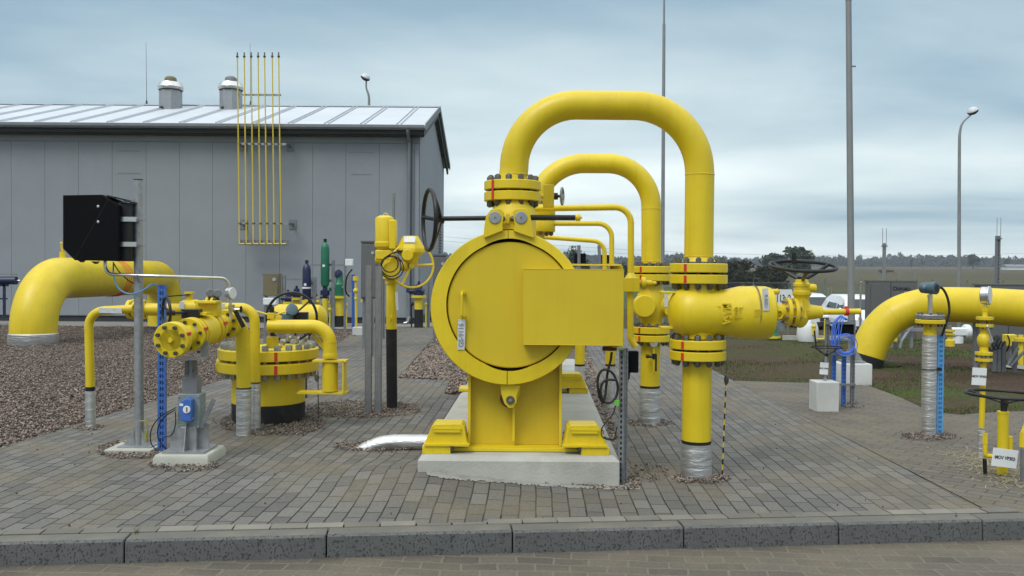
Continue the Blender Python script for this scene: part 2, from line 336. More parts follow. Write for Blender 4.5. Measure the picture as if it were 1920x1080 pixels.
M['course'] = mat('kerb_course_block', (0.165, 0.155, 0.13), 0.85, var=0.12, vscale=4, bump=0.3, bscale=45, island=0.25, grime=((0.22, 0.19, 0.13), 2, 0.5))
def soil_mat():
    m = bpy.data.materials.new('soil_and_grass'); m.use_nodes = True; nt = m.node_tree; N = nt.nodes; L = nt.links; p = N['Principled BSDF']; p.inputs['Roughness'].default_value = 0.95; p.inputs['Specular IOR Level'].default_value = 0.1
    tc = N.new('ShaderNodeTexCoord'); n = N.new('ShaderNodeTexNoise'); n.inputs['Scale'].default_value = 0.35; n.inputs['Detail'].default_value = 8; n.inputs['Roughness'].default_value = 0.65; L.new(tc.outputs['Object'], n.inputs['Vector'])
    mp = N.new('ShaderNodeMapping'); mp.inputs['Scale'].default_value = (0.6, 1.5, 1); L.new(tc.outputs['Object'], mp.inputs[0]); L.new(mp.outputs[0], n.inputs['Vector'])
    cr = N.new('ShaderNodeValToRGB'); e = cr.color_ramp.elements; e[0].position = 0.36; e[0].color = (0.055, 0.036, 0.026, 1); e[1].position = 0.66; e[1].color = (0.052, 0.078, 0.020, 1)
    k = e.new(0.47); k.color = (0.075, 0.052, 0.036, 1); k = e.new(0.54); k.color = (0.060, 0.058, 0.026, 1)
    L.new(n.outputs[0], cr.inputs[0])
    n2 = N.new('ShaderNodeTexNoise'); n2.inputs['Scale'].default_value = 30; n2.inputs['Detail'].default_value = 6; L.new(tc.outputs['Object'], n2.inputs['Vector'])
    r2 = N.new('ShaderNodeMapRange'); r2.inputs[1].default_value = 0.3; r2.inputs[2].default_value = 0.7; r2.inputs[3].default_value = 0.6; r2.inputs[4].default_value = 1.4; L.new(n2.outputs[0], r2.inputs[0])
    s = N.new('ShaderNodeVectorMath'); s.operation = 'SCALE'; L.new(cr.outputs[0], s.inputs[0]); L.new(r2.outputs[0], s.inputs[3]); L.new(s.outputs[0], p.inputs['Base Color'])
    b = N.new('ShaderNodeBump'); b.inputs['Strength'].default_value = 0.8; b.inputs['Distance'].default_value = 0.03; L.new(n2.outputs[0], b.inputs['Height']); L.new(b.outputs[0], p.inputs['Normal'])
    return m
M['soil'] = soil_mat()
def field_mat():
    m = bpy.data.materials.new('field'); m.use_nodes = True; nt = m.node_tree; N = nt.nodes; L = nt.links; p = N['Principled BSDF']; p.inputs['Roughness'].default_value = 1; p.inputs['Specular IOR Level'].default_value = 0.05
    tc = N.new('ShaderNodeTexCoord'); mp = N.new('ShaderNodeMapping'); mp.inputs['Scale'].default_value = (0.010, 0.004, 1); L.new(tc.outputs['Object'], mp.inputs[0])
    n = N.new('ShaderNodeTexNoise'); n.inputs['Scale'].default_value = 1; n.inputs['Detail'].default_value = 5; L.new(mp.outputs[0], n.inputs['Vector'])
    cr = N.new('ShaderNodeValToRGB'); e = cr.color_ramp.elements; e[0].position = 0.46; e[0].color = (0.078, 0.070, 0.042, 1); e[1].position = 0.66; e[1].color = (0.055, 0.088, 0.026, 1)
    k = e.new(0.56); k.color = (0.090, 0.080, 0.048, 1); L.new(n.outputs[0], cr.inputs[0])
    n2 = N.new('ShaderNodeTexNoise'); n2.inputs['Scale'].default_value = 0.6; n2.inputs['Detail'].default_value = 8; L.new(tc.outputs['Object'], n2.inputs['Vector'])
    r2 = N.new('ShaderNodeMapRange'); r2.inputs[1].default_value = 0.3; r2.inputs[2].default_value = 0.7; r2.inputs[3].default_value = 0.75; r2.inputs[4].default_value = 1.25; L.new(n2.outputs[0], r2.inputs[0])
    s = N.new('ShaderNodeVectorMath'); s.operation = 'SCALE'; L.new(cr.outputs[0], s.inputs[0]); L.new(r2.outputs[0], s.inputs[3]); L.new(s.outputs[0], p.inputs['Base Color'])
    return m
M['field'] = field_mat()
M['gravbed'] = mat('gravel_bed', (0.10, 0.078, 0.066), 0.95, var=0.5, vscale=45, bump=1.0, bscale=60)
M['apron'] = mat('apron_concrete', (0.22, 0.215, 0.20), 0.9, var=0.12, vscale=2, bump=0.2)
M['wall'] = mat('grey_cladding', (0.238, 0.262, 0.284), 0.6, 0.0, var=0.045, vscale=1.2, bump=0.08, bscale=160, grime=((0.15, 0.16, 0.165), 0.5, 0.25))
M['wallseam'] = mat('cladding_seam', (0.10, 0.11, 0.12), 0.8, var=0.1)
M['roof'] = mat('roof_sheet', (0.54, 0.58, 0.61), 0.5, 0.15, var=0.04, vscale=0.7)
M['gutter'] = mat('gutter', (0.20, 0.215, 0.23), 0.45, 0.3, var=0.06)
M['dark'] = mat('dark_trim', (0.03, 0.032, 0.036), 0.6, var=0.1)
M['glass'] = mat('car_glass', (0.02, 0.03, 0.035), 0.1, var=0.0)
M['car'] = mat('car_white', (0.72, 0.74, 0.76), 0.25, var=0.02, coat=0.6)
M['leaf'] = mat('tree_leaves', (0.034, 0.050, 0.024), 0.8, var=0.4, vscale=0.5, island=0.55, spec=0.1)
M['leafb'] = mat('bush_leaves', (0.046, 0.052, 0.028), 0.8, var=0.4, vscale=0.4, island=0.5, spec=0.1)
M['wood'] = mat('forest_leaves', (0.030, 0.042, 0.030), 0.9, var=0.3, vscale=0.02, island=0.4, spec=0.05)
M['bark'] = mat('bark', (0.05, 0.04, 0.03), 0.9, var=0.2)
M['grass'] = mat('grass_blades', (0.070, 0.112, 0.026), 0.8, var=0.4, vscale=2, island=0.5, spec=0.1)
M['lampg'] = mat('lamp_glass', (0.55, 0.57, 0.58), 0.3, var=0.02)
# ------------------------------------------------------------------ ground
def smooth(a, b, x):
    t = min(1, max(0, (x - a) / (b - a))); return t * t * (3 - 2 * t)
TB = [(0, -.16), (40, -1.2), (85, -1.2), (120, -1.1), (250, 0.5), (500, 3.9), (900, 8.8), (1500, 10.5), (4500, 11)]
def terr(x, y):
    r = math.hypot(x, y)
    for (a, za), (b, zb) in zip(TB, TB[1:]):
        if r <= b: zf = za + (zb - za) * (r - a) / (b - a); break
    else: zf = 10
    if r < 85:
        drop = smooth(18, 34, y) * smooth(0.5, 6, x)
        zf = -0.16 - 1.04 * max(drop, smooth(45, 80, r))
    return zf
def ground_sheet():
    mb = MB(); rad = [0, 3, 8, 14, 18, 22, 26, 30, 34, 40, 50, 65, 85, 120, 180, 250, 350, 500, 700, 900, 1100, 1500, 2500, 4500]
    n = 96; vs = [Vector((0, 0, -.16))]; fs = []
    for r in rad[1:]:
        for k in range(n):
            g = 2 * PI * k / n; x, y = r * math.cos(g), r * math.sin(g)
            vs.append(Vector((x, y, terr(x, y))))
    for k in range(n): fs.append((0, 1 + k, 1 + (k + 1) % n))
    for i in range(len(rad) - 2):
        for k in range(n):
            a = 1 + i * n; fs.append((a + k, a + n + k, a + n + (k + 1) % n, a + (k + 1) % n))
    mb.add(vs, fs); return struct('ground', mb, M['field'])
ground_sheet()
def H(x, y):   # the paving heaves a little at the left corner of the plinth
    return 0.095 * math.exp(-((x + 0.62) / 0.62) ** 2 - ((y - 5.95) / 0.50) ** 2)
# kerb line through photo points
K0 = G(0, 1004); K1 = G(1905, 961)
kd = (K1 - K0).normalized(); kn = Vector((-kd.y, kd.x, 0))
def KX(px, off=0.0):  # point on the rear edge of kerb under pixel column px
    n = Vector((0, 0, 1)); v = CR @ Vector(((px - 960) / F, 0, -1))
    # intersect vertical plane of column px with kerb line
    d = Vector((v.x, v.y, 0)); den = d.x * kd.y - d.y * kd.x
    t = (K0.x * kd.y - K0.y * kd.x) / den
    return d * t + kn * off
def poly_sheet(name, pts, z, m, hfun=False, kind='structure', step=0.16):
    """flat polygon sheet (world XY points)"""
    mb = MB()
    if not hfun: mb.add([Vector((p[0], p[1], z)) for p in pts], [tuple(range(len(pts)))])
    else:
        import bmesh
        bm = bmesh.new(); bm.faces.new([bm.verts.new((p[0], p[1], z)) for p in pts])
        for ax_, lo, hi in ((0, -3.2, 1.8), (1, 4.6, 7.8)):
            q = lo
            while q < hi:
                no = Vector((1, 0, 0)) if ax_ == 0 else Vector((0, 1, 0)); co = no * q
                bmesh.ops.bisect_plane(bm, geom=bm.verts[:] + bm.edges[:] + bm.faces[:], plane_co=co, plane_no=no); q += step
        bm.verts.index_update()
        mb.add([Vector((v.co.x, v.co.y, v.co.z + H(v.co.x, v.co.y))) for v in bm.verts], [tuple(v.index for v in f.verts) for f in bm.faces]); bm.free()
    return struct(name, mb, m, kind)
xy = lambda v: (v.x, v.y)
EDGE_A = G(1382, 716); EDGE_B = G(1862, 961)      # right edge of the light paving
ed = (EDGE_A - EDGE_B).normalized(); EDGE_F = EDGE_B + ed * 16
def at_kerb(px, off=0.1): return KX(px, off)
kl = K0 - kd * 14; kr = K1 + kd * 14
cw = 0.10  # course width
# gravel bed (under everything at z=-0.05) spanning the yard
poly_sheet('gravel_bed', [xy(kl + kn * 0.15), xy(KX(1200) + kn * .15), (1.2, 9), (1.2, 26), (-30, 26), (-30, 7)], -0.035, M['gravbed'])
LB = [G(-400, 965), G(0, 839), G(440, 705), G(560, 668)]            # gravel boundary, left
pave_pts = [xy(kl * 0 + K0 - kd * 3 + kn * cw), xy(EDGE_B + kn * 0.0 - kd * 0.02), xy(EDGE_F), xy(G(1100, 600)), xy(G(1075, 640)), xy(G(1102, 730)), xy(G(1085, 733)), xy(G(872, 735)), xy(G(855, 742))]
# path going to the building, left of the small gravel strip
pave_pts += [xy(G(833, 738)), xy(G(842, 713)), xy(G(746, 709)), xy(G(812, 634)), xy(G(838, 612)), xy(G(675, 612)), xy(G(640, 640)), xy(G(450, 702)), xy(G(0, 839)), xy(G(-300, 930))]
poly_sheet('pavement', pave_pts, 0.0, M['pave'], hfun=True)
poly_sheet('yard_apron', [xy(G(-400, 606)), xy(G(640, 616)), xy(G(690, 616)), xy(G(840, 618)), (1.0, 23.2), (1.0, 24.6), (-26, 24.6)], -0.008, M['apron'])
# dusty pavement on the right
SB = [G(1376, 713), G(1470, 716), G(1560, 718), G(1628, 722), G(1690, 745), G(1745, 771), G(1800, 777), G(1860, 772), G(1990, 768)]
rp = [xy(EDGE_B + kn * 0.0 + kd * 0.0), xy(K1 + kd * 9 + kn * 0.0), xy(K1 + kd * 9 + kn * 6)] + [xy(p) for p in reversed(SB)]
poly_sheet('dusty_pavement', rp, -0.004, M['pave2'])
# soil and grass, gently falling away
def soil():
    mb = MB(); vs = []; fs = []; nx, ny = 60, 34
    for j in range(ny):
        y = 5.5 + (60 - 5.5) * (j / (ny - 1)) ** 1.6
        for i in range(nx):
            x = 1.6 + (60 - 1.6) * (i / (nx - 1)) ** 1.7
            z = max(-1.18, -0.012 - 1.0 * smooth(18, 34, y) * smooth(0.5, 6, x) - (0.03 * smooth(11, 15, y))) + 0.02 * math.sin(x * 2.1) * math.sin(y * 1.7) * smooth(9.5, 12, y)
            vs.append(Vector((x, y, z)))
    for j in range(ny - 1):
        for i in range(nx - 1): a = j * nx + i; fs.append((a, a + 1, a + nx + 1, a + nx))
    mb.add(vs, fs); struct('grass_ground', mb, M['soil'])
soil()
# road in front and below the kerb
poly_sheet('road', [xy(kl - kn * 8), xy(kr - kn * 8), xy(kr), xy(kl)], -0.125, M['road'])
# kerb stones, each its own block of one metre, and the paver course behind
kx = [-125, 247, 618, 960, 1275, 1560, 1825, 2075]
for i in range(len(kx) - 1):
    a, b = KX(kx[i]), KX(kx[i + 1]); a = a + kd * 0.004; b = b - kd * 0.004
    mb = MB()
    u = kd; P = lambda q, dn, z: Vector((q.x, q.y, z)) + kn * dn
    dz = random.uniform(-.003, .003)
    prof = [(-0.0, -0.2), (-0.015, -0.02), (-0.03, 0.0), (-0.15, 0.001)][::-1]
    prof = [(0.0, 0.002), (-0.112, 0.0), (-0.126, -0.012), (-0.132, -0.2), (0.0, -0.2)]
    vs = [P(a, p, z + dz) for p, z in prof] + [P(b, p, z + dz) for p, z in prof]; n = 5
    mb.add(vs, [tuple(range(n)), tuple(reversed(range(n, 2 * n)))] + [(k, n + k, n + (k + 1) % n, (k + 1) % n) for k in range(n)])
    mb.m = [0, 0, 1, 0, 0, 0, 0]
    names = ['first', 'second', 'third', 'fourth', 'fifth', 'sixth', 'seventh']
    o = single('kerb_stone', mb, [M['kerb'], M['kerbtop']], f'dark pitted concrete kerb stone, {names[i]} from the left along the road edge', 'kerb stone', 'kerb stones along the road', org=(a + b) / 2, bevel=0.006)
mb = MB(); q = 0.0; tot = (EDGE_B - K0).length + 3
while q < tot:
    l = 0.2; c = K0 - kd * 3 + kd * (q + l / 2) + kn * (cw / 2 + 0.002)
    z0 = random.uniform(-.002, .002) + 0.0
    Mx = Matrix((kd, kn, Z)).transposed()
    mb.box((c.x, c.y, z0 - 0.027), (l - 0.008, cw - 0.008, 0.06), Mx); q += l
struct('kerbside_block_course', mb, M['course'])
# ------------------------------------------------------------------ stones
ICO = None
def stones(name, pts, smin, smax, m, label, kind='stuff', group=None):
    """real pebbles: squashed random octahedra with a subdivided look, as one mesh"""
    n = len(pts); pts = np.array(pts)
    base = np.array([(1, 0, 0), (0.3, 0.95, 0), (-0.8, 0.6, 0), (-0.8, -0.6, 0), (0.3, -0.95, 0), (0.45, 0.1, 0.85), (-0.45, 0.2, 0.8), (0, -.5, .75), (0, 0, -.8)], float)
    fcs = [(0, 1, 5), (1, 2, 6), (1, 6, 5), (2, 3, 6), (3, 4, 7), (3, 7, 6), (4, 0, 7), (0, 5, 7), (5, 6, 7), (1, 0, 8), (2, 1, 8), (3, 2, 8), (4, 3, 8), (0, 4, 8)]
    s = rng.uniform(smin, smax, (n, 1, 1)); sq = rng.uniform(0.55, 1.1, (n, 1, 3)); jit = rng.normal(0, 0.12, (n, 9, 3))
    v = (base[None] * sq + jit) * s; a = rng.uniform(0, 2 * PI, n); ca, sa = np.cos(a)[:, None], np.sin(a)[:, None]
    x = v[..., 0] * ca - v[..., 1] * sa; y = v[..., 0] * sa + v[..., 1] * ca; v[..., 0] = x; v[..., 1] = y
    v += pts[:, None, :]; f = (np.array(fcs)[None] + (np.arange(n) * 9)[:, None, None]).reshape(-1, 3)
    me = bpy.data.meshes.new(name); me.vertices.add(n * 9); me.vertices.foreach_set('co', v.reshape(-1))
    me.loops.add(len(f) * 3); me.loops.foreach_set('vertex_index', f.reshape(-1)); me.polygons.add(len(f))
    me.polygons.foreach_set('loop_start', np.arange(0, len(f) * 3, 3)); me.update(calc_edges=True); me.validate()
    me.materials.append(m); o = bpy.data.objects.new(name, me); C.objects.link(o); o['kind'] = kind; o['label'] = label
    return o
def inpoly(p, poly):
    x, y = p; c = False; n = len(poly); j = n - 1
    for i in range(n):
        xi, yi = poly[i]; xj, yj = poly[j]
        if ((yi > y) != (yj > y)) and x < (xj - xi) * (y - yi) / (yj - yi) + xi: c = not c
        j = i
    return c
def scatter(poly, dens_fn, nmax):
    xs = [p[0] for p in poly]; ys = [p[1] for p in poly]; out = []
    for _ in range(nmax):
        x = random.uniform(min(xs), max(xs)); y = random.uniform(min(ys), max(ys))
        if inpoly((x, y), poly) and random.random() < dens_fn(x, y): out.append((x, y))
    return out
gl = [xy(G(-200, 905)), xy(G(0, 841)), xy(G(440, 707)), xy(G(560, 670)), xy(G(640, 641)), xy(G(690, 618)), xy(G(-60, 608)), (-13, 12)]
pt = scatter(gl, lambda x, y: min(1, (8.5 / max(y, 1)) ** 1.3), 300000)
stones('gravel', [(x, y, random.uniform(-0.025, 0.015)) for x, y in pt], 0.007, 0.018, M['stone'], 'reddish brown gravel covering the yard on the left')
gr = [xy(G(750, 708)), xy(G(812, 637)), xy(G(900, 637)), xy(G(900, 730)), xy(G(870, 733)), xy(G(835, 738)), xy(G(842, 712))]
pt = scatter(gr, lambda x, y: 1, 16000)
gr2 = [xy(G(1078, 640)), xy(G(1097, 640)), xy(G(1152, 800)), xy(G(1152, 860)), xy(G(1128, 800)), xy(G(1100, 733))]
pt += scatter(gr2, lambda x, y: 0.8, 9000)
stones('gravel_strip', [(x, y, random.uniform(-0.02, 0.012)) for x, y in pt], 0.010, 0.026, M['stone'], 'reddish gravel strip beside the concrete plinth')
def patch(px0, px1, py0, py1, n, sz=(0.008, 0.018)):
    out = []
    for _ in range(n):
        a = random.uniform(0, 2 * PI); r = math.sqrt(random.random()); px = (px0 + px1) / 2 + (px1 - px0) / 2 * r * math.cos(a); py = (py0 + py1) / 2 + (py1 - py0) / 2 * r * math.sin(a)
        if random.random() < 0.08: px += random.uniform(-25, 25); py += random.uniform(-6, 6)
        g = G(px, py); out.append((g.x, g.y, H(g.x, g.y) + 0.006 + random.uniform(0, 0.012)))
    return out
PT = patch(180, 310, 828, 862, 900) + patch(275, 410, 862, 886, 350) + patch(135, 195, 796, 808, 160) + patch(412, 610, 770, 818, 2600) + patch(560, 790, 752, 785, 1900)
PT += patch(625, 800, 828, 848, 700) + patch(1260, 1370, 889, 908, 520) + patch(1172, 1265, 788, 800, 330) + patch(1690, 1795, 811, 826, 420) + patch(1175, 1255, 870, 905, 130)
PT += patch(1165, 1200, 895, 920, 140) + patch(1575, 1610, 754, 766, 120) + patch(672, 730, 768, 780, 100) + patch(560, 640, 700, 720, 100) + patch(700, 790, 755, 775, 250)
for t in np.linspace(0, 1, 420):   # crumbs along the plinth foot
    g = G(785 + 385 * t + random.uniform(-3, 3), 889 + 26 * t + abs(random.gauss(0, 2))); PT.append((g.x, g.y, H(g.x, g.y) + random.uniform(0.0, 0.01)))
stones('gravel_patches', PT, 0.005, 0.012, M['stone'], 'patches of loose pebbles round the pipe feet')
PT = []
for _ in range(80):
    g = G(random.uniform(0, 1850), random.uniform(690, 985)); PT.append((g.x, g.y, H(g.x, g.y) + 0.005))
for px, py in [(140, 873), (130, 987), (118, 853), (357, 823), (515, 891), (695, 892), (732, 857), (745, 852), (1610, 862), (1752, 853), (1635, 841), (1432, 880)]:
    g = G(px, py); PT += [(g.x, g.y, 0.008)] * 2
stones('loose_pebbles', PT, 0.0035, 0.0085, M['rust'], 'dark loose pebbles scattered over the paving')
b = MB(); nq = 150; vs = []
for i in range(nq + 1):
    q = i / nq; px = 800 + 400 * q; y0 = 885 + 28 * q; wdt = 5 + (7 * math.sin(PI * q) ** .5) * random.uniform(.55, 1.25)
    for yy in (y0, y0 + max(1, wdt)):
        g = G(px, yy)
        for _ in range(3): g = G(px, yy, H(g.x, g.y))
        vs.append(Vector((g.x, g.y, H(g.x, g.y) + .004)))
b.add(vs, [(2 * i, 2 * i + 2, 2 * i + 3, 2 * i + 1) for i in range(nq)]); struct('cement_smear', b, mat('cement_smear', (0.27, 0.265, 0.24), .9, var=.2, vscale=12, grime=((0.13, 0.125, 0.105), 10, .95)), 'structure', 'pale cement smear on the paving along the plinth foot')
# straw litter round the right hand valve
mb = MB()
for _ in range(1500):
    px = random.gauss(1868, 42); py = 880 + (px - 1868) * 0.30 + random.gauss(0, 12); g = G(px, py); a = random.uniform(0, PI); l = random.uniform(.006, .03)
    e = Vector((math.cos(a), math.sin(a), random.uniform(-.1, .3))) * l; s_ = Vector((-math.sin(a), math.cos(a), 0)) * 0.0015; c = g + Vector((0, 0, random.uniform(.001, .015)))
    mb.add([c - e - s_, c + e - s_, c + e + s_, c - e + s_], [(0, 1, 2, 3)])
struct('straw_litter', mb, M['straw'], 'stuff', 'pale straw litter round the valve at the right')
# grass blades
def blades(name, polys, label, m, hmin=0.012, hmax=0.042, w=0.003):
    mb = MB()
    for poly, n, fn in polys:
        for x, y in scatter(poly, fn, n):
            z = -0.02 - 1.0 * smooth(18, 34, y) * smooth(0.5, 6, x) - 0.03 * smooth(11, 15, y); a = random.uniform(0, PI); h = random.uniform(hmin, hmax) * (1 if y < 14 else 1.4)
            e = Vector((math.cos(a), math.sin(a), 0)) * w * (1 + y / 12); t = Vector((random.gauss(0, .3), random.gauss(0, .3), 1)) * h; c = Vector((x, y, z))
            mb.add([c - e, c + e, c + t], [(0, 1, 2)])
    return struct(name, mb, m, 'stuff', label)
sg = [xy(p) for p in SB] + [(20, 9), (20, 22), (2.2, 22)]
nzf = lambda x, y: max(0, 0.5 + 0.9 * math.sin(x * 1.3 + 2 * math.sin(y * 0.9)) * math.sin(y * 1.1 + 1.4 * math.sin(x * 0.7)))
eb = []
for i in range(len(SB) - 1):
    a, b = SB[i], SB[i + 1]; eb.append(([(a.x, a.y), (b.x, b.y), (b.x + .1, b.y + 0.45), (a.x + .1, a.y + 0.45)], 700, lambda x, y: .8))
blades('grass', [(sg, 130000, nzf)] + eb, 'short sparse grass on the brown soil at the right', M['grass'])
mb = MB()
for px, py, n in ((256, 1000, 16), (522, 897, 5)):
    g = G(px, py)
    for _ in range(n):
        a = random.uniform(0, 2 * PI); c = g + Vector((random.gauss(0, .008), random.gauss(0, .006), 0)); t = Vector((math.cos(a) * .022, math.sin(a) * .01, random.uniform(.015, .04))); e = Vector((.0012, 0, 0)); mb.add([c - e, c + e, c + t], [(0, 1, 2)])
struct('joint_weeds', mb, M['grass'], 'stuff', 'small weeds growing from the paving joints')
# ------------------------------------------------------------------ reusable bits
_bolt = {}
def bolt_mesh(bs, L_, m, studs=0.13):
    k = (round(bs, 4), round(L_, 4), m.name, studs)
    if k not in _bolt:
        b = MB(); h = bs * 0.42
        b.lathe((0, 0, -L_ / 2 - bs * (0.72 + studs)), Z, [(0, h * .62), (L_ + bs * (1.44 + 2 * studs), h * .62)], 8)
        for s in (-1, 1):
            z0 = s * L_ / 2; b.lathe((0, 0, z0), Z * s, [(0, h * 1.12), (bs * .66, h * 1.12), (bs * .72, h * 1.02)], 6)
        _bolt[k] = b.mesh('bolt', m)
    return _bolt[k]
def flange_pair(t, c, ax, r, th, gap, nb, bs, m, mb_=None, mark=None, ph=0.0, hub=None, parent=None, nn=48, bolts=True, markw=0.022, studs=0.13):
    """two bolted flanges with studs; c = middle of the joint"""
    c = Vector(c); ax = Vector(ax).normalized(); u, w, _ = frame(ax); fl = []
    for s in (-1, 1):
        b = MB(); b.lathe(c + ax * s * gap / 2, ax * s, [(0, r * .97), (th * .08, r), (th * .92, r), (th, r * .975)], nn)
        fl.append(t.part('flange', b, m, parent))
    if gap > 0.002: t.part('gasket', MB().lathe(c - ax * gap / 2 * 0.9, ax, [(0, r * .70), (gap * .9, r * .70)], 32), M['blackm'], fl[0])
    if bolts:
        me = bolt_mesh(bs, 2 * th + gap, mb_ or M['bolt'], studs); q = Z.rotation_difference(ax)
        for k in range(nb):
            a = 2 * PI * (k + .5) / nb + ph
            t.inst('bolt', me, c + (u * math.cos(a) + w * math.sin(a)) * (r - bs * 0.80), q @ Quaternion(Z, random.uniform(0, 1)), fl[0])
    if mark is not None:
        for s, o in ((-1, fl[0]), (1, fl[1])):
            b = MB(); vs = []; da = markw / r / 2
            for aa in (mark - da, mark, mark + da):
                e = u * math.cos(aa) + w * math.sin(aa)
                for z_ in (0.10, 0.92): vs.append(c + ax * s * (gap / 2 + th * z_) + e * (r + 0.0015))
            b.add(vs, [(0, 1, 3, 2), (2, 3, 5, 4)]); t.part('alignment_mark', b, M['red'], o, label='red alignment stripe across the flanges')
    return fl
def handwheel(t, c, ax, Rr, rr, cone, n, m, ph=0.0, hubr=0.03, hubl=0.06, handle=False, spr=None):
    """rim centred at c, hub displaced by cone along -ax"""
    c = Vector(c); ax = Vector(ax).normalized(); u, w, _ = frame(ax); hb = c - ax * cone
    b = MB(); b.torus(c, ax, Rr, rr, 56, 10); b.cyl(hb - ax * hubl / 2, hb + ax * hubl / 2, hubr, n=16); o = t.part('handwheel', b, m)
    for k in range(n):
        a = 2 * PI * k / n + ph; e = u * math.cos(a) + w * math.sin(a)
        t.part('spoke', MB().sweep([hb + e * hubr * .6, hb + e * (Rr * .5) + ax * cone * .42, c + e * (Rr - rr * .3)], spr or rr * .8, 8), m, o)
    if handle: e = u * math.cos(ph + .5) + w * math.sin(ph + .5); t.part('grip', MB().cyl(c + e * Rr, c + e * Rr + ax * Rr * .33, rr * 1.1, n=10), m, o)
    return o
def spline(pts, k=8):
    P = [Vector(p) for p in pts]; P = [P[0] * 2 - P[1]] + P + [P[-1] * 2 - P[-2]]; out = []
    for i in range(1, len(P) - 2):
        for j in range(k):
            s = j / k; a, b, c, d = P[i - 1:i + 3]
            out.append(0.5 * ((2 * b) + (c - a) * s + (2 * a - 5 * b + 4 * c - d) * s * s + (3 * b - a - 3 * c + d) * s ** 3))
    out.append(P[-2]); return out
def perf_channel(b, x, y, z0, z1, w, d, pitch=0.05, cols=2, th=0.004, yaw=0.0):
    """U channel with real punched slots in the front web"""
    Rm = Matrix.Rotation(yaw, 3, 'Z'); o = Vector((x, y, 0)); L_ = lambda v: o + Rm @ Vector(v)
    n = int((z1 - z0) / pitch); sw = w * (0.16 if cols == 2 else .34)
    edges = [0, w * .27, w * .27 + sw, w * .57, w * .57 + sw, w] if cols == 2 else [0, (w - sw) / 2, (w + sw) / 2, w]
    for i in range(0, len(edges), 2):
        a, c = edges[i], edges[i + 1]; b.box(L_(((a + c) / 2 - w / 2, 0, (z0 + z1) / 2)), (c - a, th, z1 - z0), Rm)
    for i in range(1, len(edges) - 1, 2):
        a, c = edges[i], edges[i + 1]
        for k in range(n):
            zz = z0 + (k + .22) * pitch; b.box(L_(((a + c) / 2 - w / 2, 0.0004, zz)), (c - a, th * .8, pitch * .44), Rm)
    for s in (-1, 1): b.box(L_((s * (w / 2 - th / 2), d / 2 + th * .51, (z0 + z1) / 2)), (th, d, z1 - z0), Rm)
    # dark backing of the slots is the shade inside the channel: a return lip closes the far side
    b.box(L_((0, d, (z0 + z1) / 2)), (w * .96, th * .5, z1 - z0 - .002), Rm)
    return b
def foil_wrap(t, p0, p1, r, parent=None, name='foil_wrap', bands=4):
    p0 = Vector(p0); p1 = Vector(p1); L_ = (p1 - p0).length; pr = []; n = max(8, int(L_ / 0.02))
    for i in range(n + 1):
        q = i / n; pr.append((q * L_, r * (1 + random.uniform(-.008, .012) + (0.018 if (i % max(2, n // bands)) == 0 else 0))))
    return t.part(name, MB().lathe(p0, p1 - p0, pr, 28), M['foil'], parent)
def zat(px, py, d): return W(px, py, d).z
